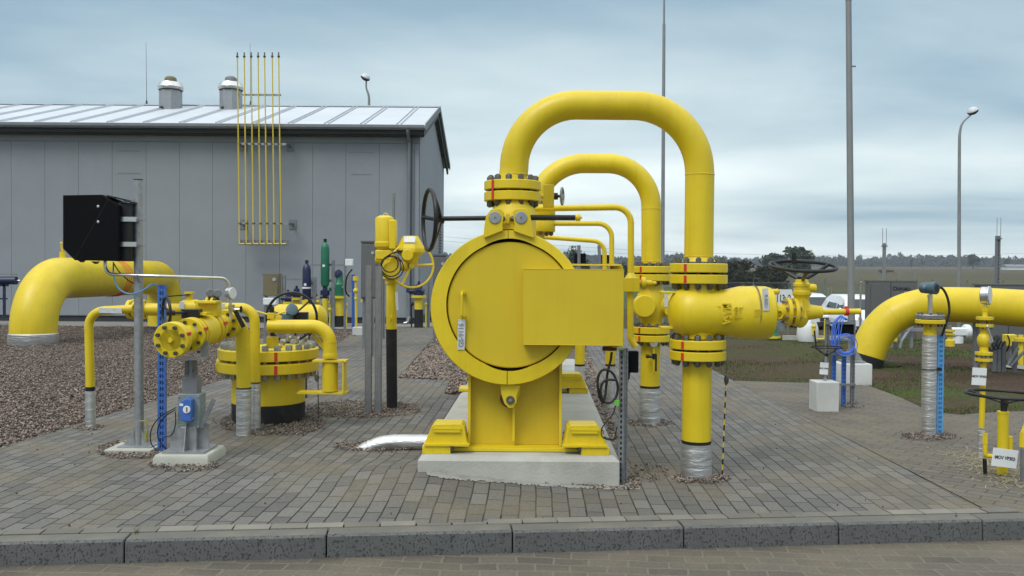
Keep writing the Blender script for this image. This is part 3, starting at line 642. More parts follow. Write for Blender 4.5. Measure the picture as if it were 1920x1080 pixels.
# ------------------------------------------------------------------ building
BD = 24.0
def building():
    xr = W(785, 500, BD).x; xl = -24.0; zt = zat(400, 238, BD); yb = 32.4
    t = Thing('industrial_hall', 'long grey metal-clad industrial hall with a pale sheet roof behind the yard', 'building', ((xl + xr) / 2, BD, 0))
    # wall core (dark), panels proud of it
    b = MB(); b.mi = 1; b.box(((xl + xr) / 2, (BD + yb) / 2, (0.25 + zt - .1) / 2), (xr - xl - .03, yb - BD - .03, zt - .1 - .25 + .25)); b.mi = 0
    pw = 0.905; x = xr
    sx = [W(p, 400, BD).x for p in (711, 648.5, 586.5, 524.5, 461.5, 399, 337, 274.5, 211, 148, 85, 22)]; edges = [xr - .22] + sx
    while edges[-1] > xl: edges.append(edges[-1] - pw)
    z0, z1 = 0.17, zt - 0.42
    for a, c in zip(edges, edges[1:]): b.box(((a + c) / 2, BD - 0.004, (z0 + z1) / 2), (abs(a - c) - 0.007, 0.03, z1 - z0))
    b.box(((xl + xr) / 2, BD - 0.002, z1 + 0.16), (xr - xl, 0.03, 0.30))
    b.box((xr - .105, BD - 0.006, (z0 + z1) / 2), (.21, 0.03, z1 - z0))
    # gable wall on the right, one panelled pentagon
    ym = (BD + yb) / 2; zr = zt + 1.18
    n = 8
    for i in range(n):
        ya, yb_ = BD + 0.02 + (yb - BD - .02) * i / n, BD + 0.02 + (yb - BD - .02) * (i + 1) / n
        f = lambda y: zt - .05 + (zr - zt) * (1 - abs(y - ym) / (ym - BD)) - 0.06
        pts = [(ya + .005, z0), (yb_ - .005, z0), (yb_ - .005, f(yb_))] + ([(ym, f(ym))] if ya < ym < yb_ - .01 and ym > ya + .01 else []) + [(ya + .005, f(ya))]
        b.prism(pts, (xr - .01, 0, 0), Y, Z, X, 0.03)
    w = t.part('wall', b, [M['wall'], M['wallseam']])
    b = MB(); b.box(((xl + xr) / 2, BD + .02, 0.07), (xr - xl - .04, .06, 0.19)); b.box((xr - .03, (BD + yb) / 2, 0.07), (.06, yb - BD - .08, .19)); t.part('plinth', b, M['dark'], w)
    b = MB(); b.box(((xl + xr) / 2, BD - .03, 0.165), (xr - xl, .05, 0.025)); t.part('drip_edge', b, M['gutter'], w)
    # roof: two slopes with seams
    ov = 0.38; xe = W(793, 240, BD - ov).x + .06; ze = zat(400, 231, BD - ov); zR = zat(500, 199, 28.2)
    ym = 28.2; sl = (zR - ze) / (ym - (BD - ov))
    yo = 2 * ym - (BD - ov)
    b = MB()
    b.prism([(BD - ov, ze), (ym, zR), (yo, ze), (yo, ze - .1), (ym, zR - .1), (BD - ov, ze - .1)], (xl, 0, 0), Y, Z, X, xe - xl)
    rf = t.part('roof', b, M['roof'])
    b = MB(); xs = xe - 0.65
    e1 = (Vector((0, ym, zR)) - Vector((0, BD - ov, ze))).normalized(); L_ = (Vector((0, ym, zR)) - Vector((0, BD - ov, ze))).length; nrm = Vector((0, -e1.z, e1.y))
    while xs > xl:
        for dd in (0, 0.11):
            cx = xs - dd; c = Vector((cx, (ym + BD - ov) / 2, (ze + zR) / 2)) + nrm * 0.022
            b.box(c, (0.018, L_, 0.03), Matrix((X, e1, nrm)).transposed())
        xs -= 0.97
    t.part('roof_seam', b, M['roof'], rf)['kind'] = 'stuff'
    b = MB(); b.box(((xl + xe) / 2, ym, zR + .0), (xe - xl, .3, .035)); t.part('ridge_cap', b, M['roof'], rf)
    # gutter, fascia, verge trim
    b = MB(); g0 = BD - ov - .005
    b.prism([(g0, ze - .03), (g0 - .14, ze - .03), (g0 - .14, ze - .10), (g0 - .10, ze - .15), (g0, ze - .15)], (xl, 0, 0), Y, Z, X, xe - xl - .02)
    t.part('gutter', b, M['gutter'], rf)
    b = MB(); b.box(((xl + xe) / 2, g0 + .06, ze - .205), (xe - xl - .05, .09, .10)); b.box(((xl + xe) / 2 - .05, (g0 + BD) / 2 + .06, ze - .27), (xe - xl - .1, ov - .06, .025)); t.part('fascia', b, M['dark'], rf)
    b = MB()
    for s in (1, -1):
        ya, yb_ = (BD - ov, ym) if s > 0 else (yo, ym)
        b.prism([(ya, ze + .04), (yb_, zR + .04), (yb_, zR - .13), (ya, ze - .15)], (xe + .003, 0, 0), Y, Z, X, .03)
    t.part('verge_trim', b, M['galvd'], rf)
    b = MB()
    for s in (1, -1):
        ya, yb_ = (BD - ov + .1, ym) if s > 0 else (yo - .02, ym)
        b.prism([(ya, ze - .10), (yb_, zR - .10), (yb_, zR - .32), (ya, ze - .32)], (xe - .10, 0, 0), Y, Z, X, .06)
    t.part('soffit', b, M['dark'], rf)
    # downpipe
    b = MB(); px = W(766.5, 400, BD - .1).x; b.pipe([(px, g0 - .05, ze - .12), (px, g0 - .05, ze - .2), (px, BD - .09, ze - .42), (px, BD - .09, .15), (px, BD - .25, .06)], .05, .06, 12)
    b.cyl((px + .11, BD - .06, .2), (px + .11, BD - .06, z1 + .2), .018, n=8)
    t.part('downpipe', b, M['gutter'])
    # marks and louvre on the gable
    lx = xr + .03; yv = 30.6
    b = MB(); b.box((lx, yv, 2.55), (.02, .75, 1.55)); lv = t.part('louvre', b, M['wall']); b = MB()
    for k in range(14): b.box((lx + .012, yv, 1.9 + k * .1), (.05, .62, .035))
    t.part('louvre_blade', b, M['dark'], lv)
    for px_, py_, w_ in ((242, 283, .62), (242, 325, .62), (678, 286, .7), (678, 327, .55)):
        p = W(px_, py_, BD - .022); t.part('wall_vent_slit', MB().box(p, (w_, .003, .035)), M['gutter'], w)
    return t, ym, zR
bt, RY, RZ = building()
for i, px in enumerate((320, 433)):
    d = 27.4; p = W(px, 200, d); zb = RZ - (28.2 - d) * 0.32 - .12
    t = Thing('roof_ventilator', ['octagonal roof ventilator with white cowl and brown cap, left on the ridge', 'octagonal roof ventilator with white cowl and grey cap, beside the yellow vent pipes'][i], 'ventilator', (p.x, d, zb), 'roof ventilators')
    z1 = zat(px, 168, d)
    t.part('housing', MB().lathe((p.x, d, zb), Z, [(0, .34), (z1 - zb, .34)], 8, ph=PI / 8), M['galv'])
    t.part('cowl', MB().lathe((p.x, d, z1 - .03), Z, [(0, .34), (.02, .38), (.09, .39), (.24, .31), (.26, .2)], 24), M['steel'])
    t.part('cowl_gap', MB().lathe((p.x, d, z1 - .05), Z, [(0, .35), (.05, .36)], 24), M['dark'])
    t.part('cap', MB().lathe((p.x, d, z1 + .23), Z, [(0, .19), (.12, .175), (.17, .12)], 16), M['beige'] if i == 0 else M['galvd'])
    t.part('flashing_knob', MB().sphere((p.x - .15, d - .36, zb + .10), .055, 10), M['dark'])
for i, (px, pt_, pb) in enumerate(((275, 79, 198), (470, 82, 198), (502, 215, 225))):
    if i == 2: continue
    d = 28.2; p = W(px, pb, d); h = zat(px, pt_, d)
    t = Thing('lightning_rod', ['thin lightning rod on the roof ridge left of the ventilators', 'thin lightning rod on the ridge rising behind the yellow vent pipes'][i], 'lightning rod', (p.x, d, RZ), 'lightning rods on the hall')
    t.part('rod', MB().cyl((p.x, d, RZ), (p.x - .02, d, h), .012, .006, 6), M['galvd']); t.part('foot', MB().cyl((p.x, d, RZ), (p.x, d, RZ + .16), .045, .02, 8), M['dark'])
# vent pipes on the facade
d = 23.45
t = Thing('vent_pipe_rack', 'rack of seven tall thin yellow vent pipes fixed to the grey hall wall', 'vent pipes', W(485, 457, d))
for i, (pt_, pb) in enumerate(zip((445, 458, 471, 484, 496, 510.5, 522.5), (449, 462, 475, 488, 501, 514, 527))):
    a = W(pb, 457, d); z = zat(pt_, 104, d); tx = W(pt_, 104, d).x
    b = MB(); b.cyl(a, (tx, d, z), .017, n=8); b.cyl(a, a + Vector((.13, 0, 0)), .017, n=8); p = t.part('vent_pipe', b, M['yelfar'])
    t.part('tip', MB().lathe((tx, d, z - .06), Z, [(0, .02), (.02, .035), (.05, .035), (.06, .016), (.14, .018)], 8), M['bolt'], p)
for py, xa, xb, hh in ((178, 443, 527, .05), (270, 447, 536, .06), (419, 447, 541, .05)):
    a = W(xa, py, d + .05); c = W(xb, py, d + .05); b = MB(); b.box((a + c) / 2, ((c - a).length, .03, hh)); br_ = t.part('cross_bar', b, M['galv'])
    if py > 200:
        for e in (a, c): t.part('wall_bracket', MB().box((e.x, (d + BD) / 2 + .03, e.z), (.05, BD - d - .08, .05)).box((e.x, BD - .03, e.z), (.2, .012, .26)), M['galvd'], br_)
        for k in range(7): e = a.lerp(c, (k + .3) / 7.4); t.part('pipe_clamp', MB().box((e.x, d, e.z), (.06, .05, .035)), M['bolt'], br_)
a = W(448, 457, d + .04); c = W(540, 457, d + .04); t.part('collector_tray', MB().box((a + c) / 2 + Vector((0, .03, .03)), (1.3, .05, .14)), M['galvd'])
# ------------------------------------------------------------------ lamps, masts, wires
def lamp(px_t, py_t, px_b, d, label, s=1.0, left=False, tilt=1):
    pb = W(px_b, 540, d); zb = terr(pb.x, d) if d > 30 else 0; p1 = W(px_t, py_t, d); k = -1 if left else 1
    t = Thing('street_lamp', label, 'street lamp', (pb.x, d, zb), 'curved street lamps round the site')
    x0 = W(px_b, py_t + 60, d).x
    t.part('pole', MB().sweep(spline([(pb.x, d, zb), (x0 * .6 + pb.x * .4, d, zb + (p1.z - zb) * .5), (x0, d, p1.z - 1.6 * s), (x0 + .02 * k, d, p1.z - .9 * s), (x0 + .14 * k * s, d, p1.z - .5 * s), (p1.x - .05 * k, d, p1.z - .12 * s)], 6), [.085 - .05 * i / 30 for i in range(31)], 10), M['galvm'])
    ax = Vector((k * .85, -.15, .55)).normalized()
    hd = t.part('lamp_head', MB().lathe(p1, Vector((-k * .45, -.3, .85)), [(-.02, .05), (0, .20), (.05, .24), (.12, .20), (.19, .10), (.21, .02)], 18), M['lampg'])
    t.part('lamp_shade', MB().lathe(p1, Vector((k * .45, .3, -.85)), [(0, .24), (.05, .23), (.12, .12), (.14, .05)], 18), M['dark'], hd)
lamp(1824, 209, 1799, 40, 'grey street lamp with curved neck at the right beyond the big yellow pipe')
lamp(685, 146, 692, 44, 'dark curved street lamp rising behind the hall roof', left=True)
p = W(1242.5, 540, 30); zb = terr(p.x, 30); pt_ = W(1246, -140, 30)
t = Thing('lightning_mast', 'tall thin grey mast seen through the yellow pipe arch', 'mast', (p.x, 30, zb))
pj = W(1245, 45, 30)
t.part('mast_tube', MB().cyl((p.x, 30, zb), pj, .075, .05, 12), M['galvm']); t.part('mast_tip', MB().cyl(pj, pt_, .035, .02, 8), M['galvm'])
# near pole on concrete block
pb = G(1598, 720); d = pb.y + .15; zb = zat(1597, 680, d)
t = Thing('steel_pole', 'tall plain grey steel pole standing on a square concrete block', 'pole', (pb.x, d, 0))
pt_ = W(1591, 2, d); cx = W(1597, 680, d).x
t.part('footing', MB().lathe((cx + .0, d, -.05), Z, [(0, .275), (zb + .04, .275), (zb + .055, .262)], 4, ph=PI / 4), M['concw'], bevel=.01)
t.part('pole_tube', MB().cyl((cx, d, zb), pt_, .047, .036, 16).cyl(pt_, pt_ + Vector((0, 0, .02)), .039, n=16), M['galvm'])
t.part('base_plate', MB().box((cx, d, zb + .02), (.26, .26, .02)), M['galv'])
for s in (-1, 1): t.part('gusset', MB().prism([(0, 0), (.10, 0), (0, .16)], (cx + s * .045, d - .004, zb + .03), X * s, Z, Y, .008), M['galv'])
t.part('clamp', MB().cyl(W(1593, 124, d) + Vector((.02, 0, 0)), W(1593, 124, d) + Vector((.08, 0, 0)), .012, n=8), M['galv'])
for i, (px, top, mid) in enumerate(((1657, 428, 456), (1871, 408, 442))):
    d = 36; p = W(px, 540, d); zb = terr(p.x, d); zm = zat(px, mid, d); zt_ = zat(px, top, d)
    t = Thing('twin_rod_mast', ['slim grey mast with two rods behind the left cabinet', 'dark perforated mast with two rods near the right picture edge'][i], 'mast', (p.x, d, zb), 'twin rod masts')
    b = MB()
    if i == 0: b.box((p.x, d, (zb + zm) / 2), (.11, .11, zm - zb))
    else: perf_channel(b, p.x, d, zb, zm, .16, .12, .14, 1, .012)
    t.part('mast_post', b, M['galvm'] if i == 0 else M['galvd']); t.part('collar', MB().box((p.x, d, zm - .12), (.2, .16, .05)), M['galvd'])
    for s in (-1, 1): t.part('rod', MB().cyl((p.x + s * .075, d, zm - .1), (p.x + s * .075, d, zt_), .012, n=6), M['galvm'])
for i, (pa, pb_) in enumerate((((760, 437), (1990, 472)), ((760, 445), (1990, 479)))):
    a = W(*pa, 160); c = W(*pb_, 175); pts = [a.lerp(c, k / 24) + Vector((0, 0, -2.2 * (1 - (2 * k / 24 - 1) ** 2))) for k in range(25)]
    o = single('power_line', MB().sweep(pts, .022, 6), M['galvd'], ['upper power line crossing the sky above the fields', 'lower power line crossing the sky above the fields'][i], 'power line', 'power lines', org=pts[12])
# ------------------------------------------------------------------ landscape: forest, trees, fence, cars
def leafcloud(mb, lobes, n, sz):
    for _ in range(n):
        c, r = random.choice(lobes); v = Vector((random.gauss(0, 1), random.gauss(0, 1), random.gauss(0, 1))).normalized() * (random.random() ** .45)
        p = Vector(c) + Vector((v.x * r[0], v.y * r[1], v.z * r[2])); a = Vector((random.gauss(0, 1), random.gauss(0, 1), random.gauss(0, 1))).normalized(); u, w, _ = frame(a); s = sz * random.uniform(.5, 1.3)
        mb.add([p - u * s - w * s * .5, p + u * s - w * s * .6, p + u * s * .3 + w * s, p - u * s * .7 + w * s * .6], [(0, 1, 2, 3)])
def tree(px, py_top, d, wpx, label, n=1500, z0=None, m='leaf', trunk=0.25, grp='trees beyond the site', cat='tree', name='tree', sz=None):
    top = W(px, py_top, d); zb = terr(top.x, d) if z0 is None else z0; h = top.z - zb; w = wpx * d / F / 2
    t = Thing(name, label, cat, (top.x, d, zb), grp); lob = []
    for _ in range(9):
        a = random.uniform(0, 2 * PI); rr = random.uniform(.1, .62) * w; hh = zb + h * random.uniform(trunk + .18, .82); k = random.uniform(.30, .5)
        lob.append(((top.x + rr * math.cos(a), d + rr * math.sin(a), hh), (w * k, w * k, h * (1 - trunk) * k * .55)))
    lob.append(((top.x, d, zb + h * .82), (w * .45, w * .45, h * .18)))
    b = MB(); leafcloud(b, lob, n, sz or max(w * .075, .12)); t.part('crown', b, M[m])
    b = MB(); b.cyl((top.x, d, zb), (top.x, d, zb + h * .6), w * .07 + .05, w * .03, 8)
    for _ in range(5):
        c = random.choice(lob)[0]; b.cyl((top.x, d, zb + h * random.uniform(.2, .5)), c, w * .025 + .02, w * .01, 5)
    t.part('trunk', b, M['bark'])
def forest():
    mb = MB()
    for row, (d0, top0) in enumerate(((950, 0), (1010, 1.5), (1080, 3))):
        x = -560
        while x < 700:
            px = 960 + x * F / d0
            zb = terr(x, d0); h = 9.0 + 2.0 * math.sin(x * .013 + row) + 2.0 * math.sin(x * .041) + random.uniform(-1.2, 2) + top0
            if random.random() < .06: h += random.uniform(2, 4)
            w = random.uniform(4, 7); con = random.random() < .35
            lob = [((x, d0, zb + h * .15), (w, w, h * .3)), ((x, d0, zb + h * .45), (w, w, h * .48)), ((x + random.uniform(-2, 2), d0, zb + h * .7), (w * (.4 if con else .7), w * .6, h * .3))]
            leafcloud(mb, lob, 170, 1.35); x += random.uniform(4, 7)
    struct('forest', mb, M['wood'], 'stuff', 'dark wooded ridge along the horizon behind the fields')
forest()
TL = [(1490, 462, 240, 92, 'tall round dark tree, highest of the clump behind the big handwheel', 2400),
      (1452, 474, 250, 62, 'dark rounded tree just left of the tallest tree of the clump', 1700),
      (1512, 478, 255, 36, 'small dark tree on the right shoulder of the tallest tree', 900),
      (1825, 475, 520, 30, 'lone reddish dark tree in the brown field, the larger one', 900),
      (1890, 485, 600, 18, 'small lone dark tree near the right picture edge', 500),
      (1709, 484, 620, 15, 'thin young tree in the far field, left of a pair', 350),
      (1729, 486, 620, 12, 'thin young tree in the far field, right of a pair', 300)]
for px, pt_, d, w_, lab, n in TL: tree(px, pt_, d, w_, lab, n, trunk=0.02 if d < 300 else .15)
BL = [(1372, 486, 130, 70, 'broad dark bush on the left of the hedge behind the fence'), (1400, 487, 128, 66, 'dark bush second from the left in the hedge behind the fence'), (1430, 496, 126, 60, 'dark bush in the middle of the hedge behind the fence'), (1458, 500, 126, 54, 'dark brownish bush right of the hedge middle behind the fence'), (1345, 490, 132, 50, 'dark bush seen right beside the yellow riser pipe')]
for px, pt_, d, w_, lab in BL: tree(px, pt_, d, w_, lab, 1500, m='leafb', trunk=0.0, grp='hedge behind the fence', cat='bush', name='bush', sz=.22)
for px, pt_, w_, lab in ((1072, 458, 40, 'bushy tree just above the pig trap ring'), (1168, 488, 30, 'dark bush seen under the small yellow pipes'), (1210, 487, 40, 'dark low tree behind the rear yellow riser'), (1265, 484, 26, 'small dark tree between the two yellow risers'), (1098, 484, 36, 'dark low tree behind the box on the closure')):
    tree(px, pt_, 140, w_, lab, 900, m='leaf', trunk=.1)
# chain link fence
def fence():
    d = 62; xa, xb = W(1080, 540, d).x, W(2000, 540, d).x
    t = Thing('wire_fence', 'grey chain link fence with posts behind the parked cars', 'fence', ((xa + xb) / 2, d, terr((xa + xb) / 2, d)))
    x = xa; zt = 0.78; b = MB()
    while x <= xb + .1:
        zb = terr(x, d); p = MB().cyl((x, d, zb), (x, d, zt + .05), .035, n=6).cyl((x, d, zt + .05), (x, d - .25, zt + .35), .025, n=6); t.part('post', p, M['galvd']); x += 2.5
    for z in (zt, zt - .95, -1.15): b.cyl((xa, d, z), (xb, d, z), .012, n=4)
    q = xa - 2
    while q < xb:   # diamond mesh
        for s in (1, -1):
            x0 = q if s > 0 else q + 1.95; b.cyl((x0, d, -1.18), (x0 + s * 1.95, d, zt), .0035, n=3)
        q += .16
    t.part('mesh_wire', b, M['galvd'])
fence()
def car(cx, d, label, wdt, yaw, name='parked_car'):
    zb = terr(cx, d); t = Thing(name, label, 'car', (cx, d, zb), 'white parked cars'); Rm = Matrix.Rotation(yaw, 3, 'Z')
    P = lambda x, y, z: Vector((cx, d, zb)) + Rm @ Vector((x, y, z))
    # side profile lofted across the width: x = forward
    prof = [(-2.1, .35), (-2.15, .75), (-2.05, 1.05), (-1.75, 1.5), (-1.2, 1.68), (.1, 1.66), (.55, 1.5), (1.05, 1.08), (1.9, .92), (2.12, .75), (2.15, .35)]
    secs = [(-.90, .93, .0), (-.88, 1, .03), (-.6, 1, .06), (.6, 1, .06), (.88, 1, .03), (.90, .93, .0)]
    vs = []; fs = []; n = len(prof)
    for yy, s, up in secs:
        for x, z in prof:
            inw = .80 if (z > 1.15 and abs(yy) > .7) else 1; vs.append(P(x * s, yy * inw, z + (up if z > .8 else 0)))
    for i in range(len(secs) - 1):
        for k in range(n): k2 = (k + 1) % n; fs.append((i * n + k, i * n + k2, (i + 1) * n + k2, (i + 1) * n + k))
    fs += [tuple(range(n)), tuple(reversed(range((len(secs) - 1) * n, len(secs) * n)))]
    b = MB(); b.add(vs, fs); body = t.part('body', b, M['car'], bevel=.04)
    def quad(nm, pts, m, par=body):
        b = MB(); c = [P(*p) for p in pts]; nn = (c[1] - c[0]).cross(c[2] - c[0]).normalized() * .012
        b.add([p + nn for p in c] + [p - nn for p in c], [(0, 1, 2, 3), (7, 6, 5, 4), (0, 4, 5, 1), (1, 5, 6, 2), (2, 6, 7, 3), (3, 7, 4, 0)]); return t.part(nm, b, m, par)
    quad('windscreen', [(.64, -.64, 1.56), (.64, .64, 1.56), (1.10, .78, 1.17), (1.10, -.78, 1.17)], M['glass'])
    quad('rear_window', [(-1.80, -.62, 1.50), (-1.80, .62, 1.50), (-2.03, .74, 1.15), (-2.03, -.74, 1.15)], M['glass'])
    for s in (-1, 1):
        quad('side_window', [(.0, s * .75, 1.50), (.50, s * .76, 1.44), (.86, s * .885, 1.16), (.0, s * .885, 1.15)], M['glass'])
        quad('side_window', [(-.1, s * .75, 1.50), (-.1, s * .885, 1.15), (-1.2, s * .885, 1.16), (-1.1, s * .75, 1.50)], M['glass'])
        t.part('wing_mirror', MB().sphere(P(.75, s * 1.0, 1.12), .12, 10, (.7, 1, .7)), M['car'], body)
        t.part('headlight', MB().sphere(P(2.08, s * .68, .82), .13, 10, (.6, 1.2, .7)), M['lampg'], body)
        for x in (-1.35, 1.35):
            w_ = t.part('wheel', MB().cyl(P(x, s * .72, .33), P(x, s * .92, .33), .33, n=20), M['rubber']); t.part('rim', MB().cyl(P(x, s * .90, .33), P(x, s * .935, .33), .2, n=14), M['galv'], w_)
    t.part('grille', MB().box(P(2.16, 0, .62), (.04, .8, .16), Rm), M['dark'], body)
    t.part('bumper', MB().box(P(2.12, 0, .42), (.14, 1.7, .18), Rm), M['dark'], body)
p = W(1606, 600, 38); car(p.x, 38, 'white parked car half hidden by the steel pole and the grey cabinet', 1.8, R(-90))
p = W(1514, 600, 41); car(p.x, 41, 'white parked car seen behind the big valve with its windscreen showing', 1.8, R(-84))
# far things in the fields
p = W(1905, 500, 480); t = Thing('farm_shed', 'long low white farm shed in the far field at right', 'shed', (p.x, 480, p.z - 1.5))
t.part('wall', MB().box((p.x, 480, p.z - 1.3), (13, 6, 2.6)), M['car']); t.part('roof', MB().prism([(-3.6, 0), (0, 1.2), (3.6, 0)], (p.x - 7, 480, p.z), Y, Z, X, 14), M['galvd'])
p = W(1655, 508, 330); t = Thing('farm_trailer', 'dark red farm trailer standing in the far field', 'trailer', (p.x, 330, terr(p.x, 330)))
t.part('load_bed', MB().box((p.x, 330, p.z), (2.6, 1.8, .9)).box((p.x + 2.9, 330, p.z - .1), (1.9, 1.8, .8)), M['rust'])
for s in (-1, 1): t.part('wheel', MB().cyl((p.x + s * .9, 329, p.z - .7), (p.x + s * .9, 329.3, p.z - .7), .4, n=12), M['dark'])
# billboard and flag
d = 30; a = W(1447, 543, d); c = W(1484, 573, d)
p = W(1465, 558, d); t = Thing('sign_board', 'white board with black writing on posts behind the big valve', 'sign', (p.x, d, terr(p.x, d)))
bd = t.part('board', MB().box((p.x - .04, d, p.z), (.80, .03, .56)), M['white'])
put_text(t, '1113x2', .35, M['ink'], (p.x + .02, d - .017, p.z - .04), X, Z, bd, sx=.58)
for s in (-.5, .25): t.part('post', MB().box((p.x + s, d + .05, (p.z - .3 + terr(p.x, d)) / 2), (.05, .05, p.z - .3 - terr(p.x, d) + .5)), M['galvd'])
d = 44; p = W(1497, 556, d); zb = terr(p.x, d); t = Thing('feather_flag', 'white curved feather flag behind the gate valve', 'flag', (p.x, d, zb))
fp = [W(1487, 541, d), W(1492, 541, d), W(1499, 552, d), W(1505, 575, d), W(1507, 600, d), W(1500, 600, d), W(1496, 575, d)]
t.part('banner', MB().add([q for q in fp] + [q + Vector((0, .01, 0)) for q in fp], [tuple(range(7)), tuple(range(13, 6, -1))] + [(k, k + 7, (k + 1) % 7 + 7, (k + 1) % 7) for k in range(7)]), M['white'])
t.part('pole', MB().sweep(spline([(fp[5].x, d, zb), fp[5], fp[6], fp[0]], 5), .02, 6), M['galvd'])
for i, (px, pt_, pb_, d) in enumerate(((1553, 542, 590, 50), (1404 + 155, 541, 590, 50), (1686, 480 + 25, 545, 55), (1716, 505, 570, 34), (1614, 530, 600, 28))):
    p = W(px, pt_, d); zb = terr(p.x, d)
    o = single('marker_post', MB().cyl((p.x, d, zb), p, .035, n=8).sphere(p, .05, 8), M['galvm'], ['pale marker post left of the white car, the left of two', 'pale marker post left of the white car, the right of two', 'slim post above the left cabinet', 'slim post behind the left cabinet near its right end', 'dark slim post in front of the white car'][i], 'post', org=(p.x, d, zb))
# ================================================================== PIG TRAP (the big closure) on its plinth
def plinth():
    zt = 0.195; b = MB()
    d0 = 5.83; xl0, xr0 = W(783, 870, d0).x, W(1162, 870, d0).x; d1 = 12.5
    xl1 = G(905, 690).x; c = .055
    k = math.tan(PA)
    def ring(z, ins): return [(xl0 + ins, d0 + ins), (xr0 - ins, d0 + ins), (xr0 + (d1 - d0) * k - ins + 0, d1 - ins), (xl0 + (d1 - d0) * k + ins, d1 - ins)]
    lv = [ring(-.1, 0), ring(0, 0), ring(0, .028), ring(0, .05)]; zs = [-.1, .160, .188, zt]
    vs = [Vector((p[0], p[1], z)) for r, z in zip(lv, zs) for p in r]
    fs = [(i * 4 + k_, i * 4 + (k_ + 1) % 4, (i + 1) * 4 + (k_ + 1) % 4, (i + 1) * 4 + k_) for i in range(3) for k_ in range(4)] + [(12, 13, 14, 15)]
    b.add(vs, fs); single('concrete_plinth', b, M['conc'], 'long low pale concrete plinth carrying the big yellow closure', 'plinth', org=(0.1, 7, 0), bevel=.006)
    return zt
PZ = plinth()
AX = Vector((math.sin(PA) , math.cos(PA), 0)).normalized(); SX = Vector((AX.y, -AX.x, 0))   # pointing back, sideways
d = 5.92; CC = W(952, 577, d); RR = 146 * d / F
t = Thing('pig_trap', 'huge round yellow pipeline closure door with clamp ring and threaded spindle on a yellow saddle', 'pig trap', (CC.x, 6.6, PZ))
b = MB()   # two clamp half rings: front face ring with bevelled lip; split at top and bottom
DC = W(957, 572, d); RD = 119.5 * d / F
ri = RD + .004
n = 96
def half(side):
    b = MB(); vs = []; fs = []; m = 40
    pr = [(0.10, RR * .97), (0.0, RR * .995), (-.012, RR * .985), (-.016, None), (0.05, None)]
    for i in range(m + 1):
        a = (PI / 2 + (0.004 if side < 0 else -0.004)) + side * -PI * i / m * (1 - .003)
        e = SX * math.cos(a) + Z * math.sin(a)
        # inner edge point: intersection with slightly offset door circle
        off = DC - CC; ex = off.dot(e); rin = ex + math.sqrt(max(0, ri * ri - (off.length_squared - ex * ex)))
        rin += max(0, abs(math.sin(a)) - .93) * .42 * RR
        for t_, r in pr: vs.append(CC + AX * t_ + e * (rin if r is None else r))
    k = len(pr)
    for i in range(m):
        for j in range(k): fs.append((i * k + j, i * k + (j + 1) % k, (i + 1) * k + (j + 1) % k, (i + 1) * k + j))
    fs += [tuple(range(k)), tuple(reversed(range(m * k, m * k + k)))]
    return b.add(vs, fs)
for s in (1, -1): ringp = t.part('clamp_ring_half', half(s), M['yel'])
b = MB(); b.lathe(DC + AX * .012, -AX, [(-.05, RD - .004), (.004, RD - .004), (.010, RD - .012)], 96); door = t.part('closure_door', b, M['yel2'])
t.part('seal_groove', MB().lathe(DC + AX * .03, -AX, [(-.02, RR * .9), (.001, RR * .9)], 64), M['blackm'], door)
# door handle, tag
h0, h1 = W(866, 549, d - .07), W(866, 594, d - .07); b = MB(); b.pipe([h0 + AX * .07, h0, h1, h1 + AX * .07], .0095, .018, 12); b.cyl(h0 + AX * .045, h0 + AX * .075, .018, n=12).cyl(h1 + AX * .045, h1 + AX * .075, .018, n=12); t.part('door_handle', b, M['yel'], door)
c = W(865, 627, d - .012); tg = t.part('tag_plate', MB().box(c, (.050, .003, .205), Matrix.Rotation(R(1.5), 3, 'Y')), M['tag'], door, label='metal tag hanging from the door handle')
put_text(t, 'GS-9116', .048, M['inkl'], c + Vector((0, -.003, -.005)), Z, -X, tg, sx=.95)
# barrel
be = CC + AX * 3.4; b = MB(); br = RR * .87
b.lathe(CC + AX * .03, AX, [(0, RR * .9), (.05, RR * .93), (.14, RR * .93), (.16, br), (2.6, br), (3.0, br * .62), (5.2, br * .62)], 64); t.part('barrel', b, M['yel'])
# hinge box plate on the right
a = W(982, 505, d - .10); c = W(1168, 647, d - .10); mid = (a + c) / 2; wd, ht = c.x - a.x, a.z - c.z
Mx = Matrix((SX, AX, Z)).transposed()
b = MB(); b.box(mid, (wd, .006, ht), Mx); b.box(mid + Z * (ht / 2 + .002) + AX * .055, (wd + .004, .12, .005), Mx @ Matrix.Rotation(R(0), 3, 'X')); b.box(mid - Z * (ht / 2 + .002) + AX * .055, (wd + .004, .12, .005), Mx); b.box(mid + SX * (wd / 2) + AX * .06, (.006, .11, ht), Mx); b.box(mid - SX * (wd / 2 + .001) + AX * .06, (.006, .11, ht), Mx)
hb = t.part('hinge_cover_box', b, M['yel2'], bevel=.0015)
t.part('hinge_arm', MB().box(mid + SX * .20 + AX * .22, (.26, .20, ht * .9), Mx).cyl(mid + SX * (wd / 2 - .03) + AX * .2 + Z * ht * .56, mid + SX * (wd / 2 - .03) + AX * .2 - Z * ht * .56, .045, n=20), M['yel'])
b = MB(); b.box(W(1112, 497, d + .15), (.36, .34, .010), Mx); hp = t.part('top_plate', b, M['yel']); t.part('round_cap', MB().cyl(W(1148, 494, d + .10), W(1148, 496.5, d + .10), .045, n=24), M['galv'], hp)
t.part('bottom_cap', MB().cyl(W(1143, 650, d + .1), W(1143, 657, d + .1), .05, n=24), M['rust'], hb)
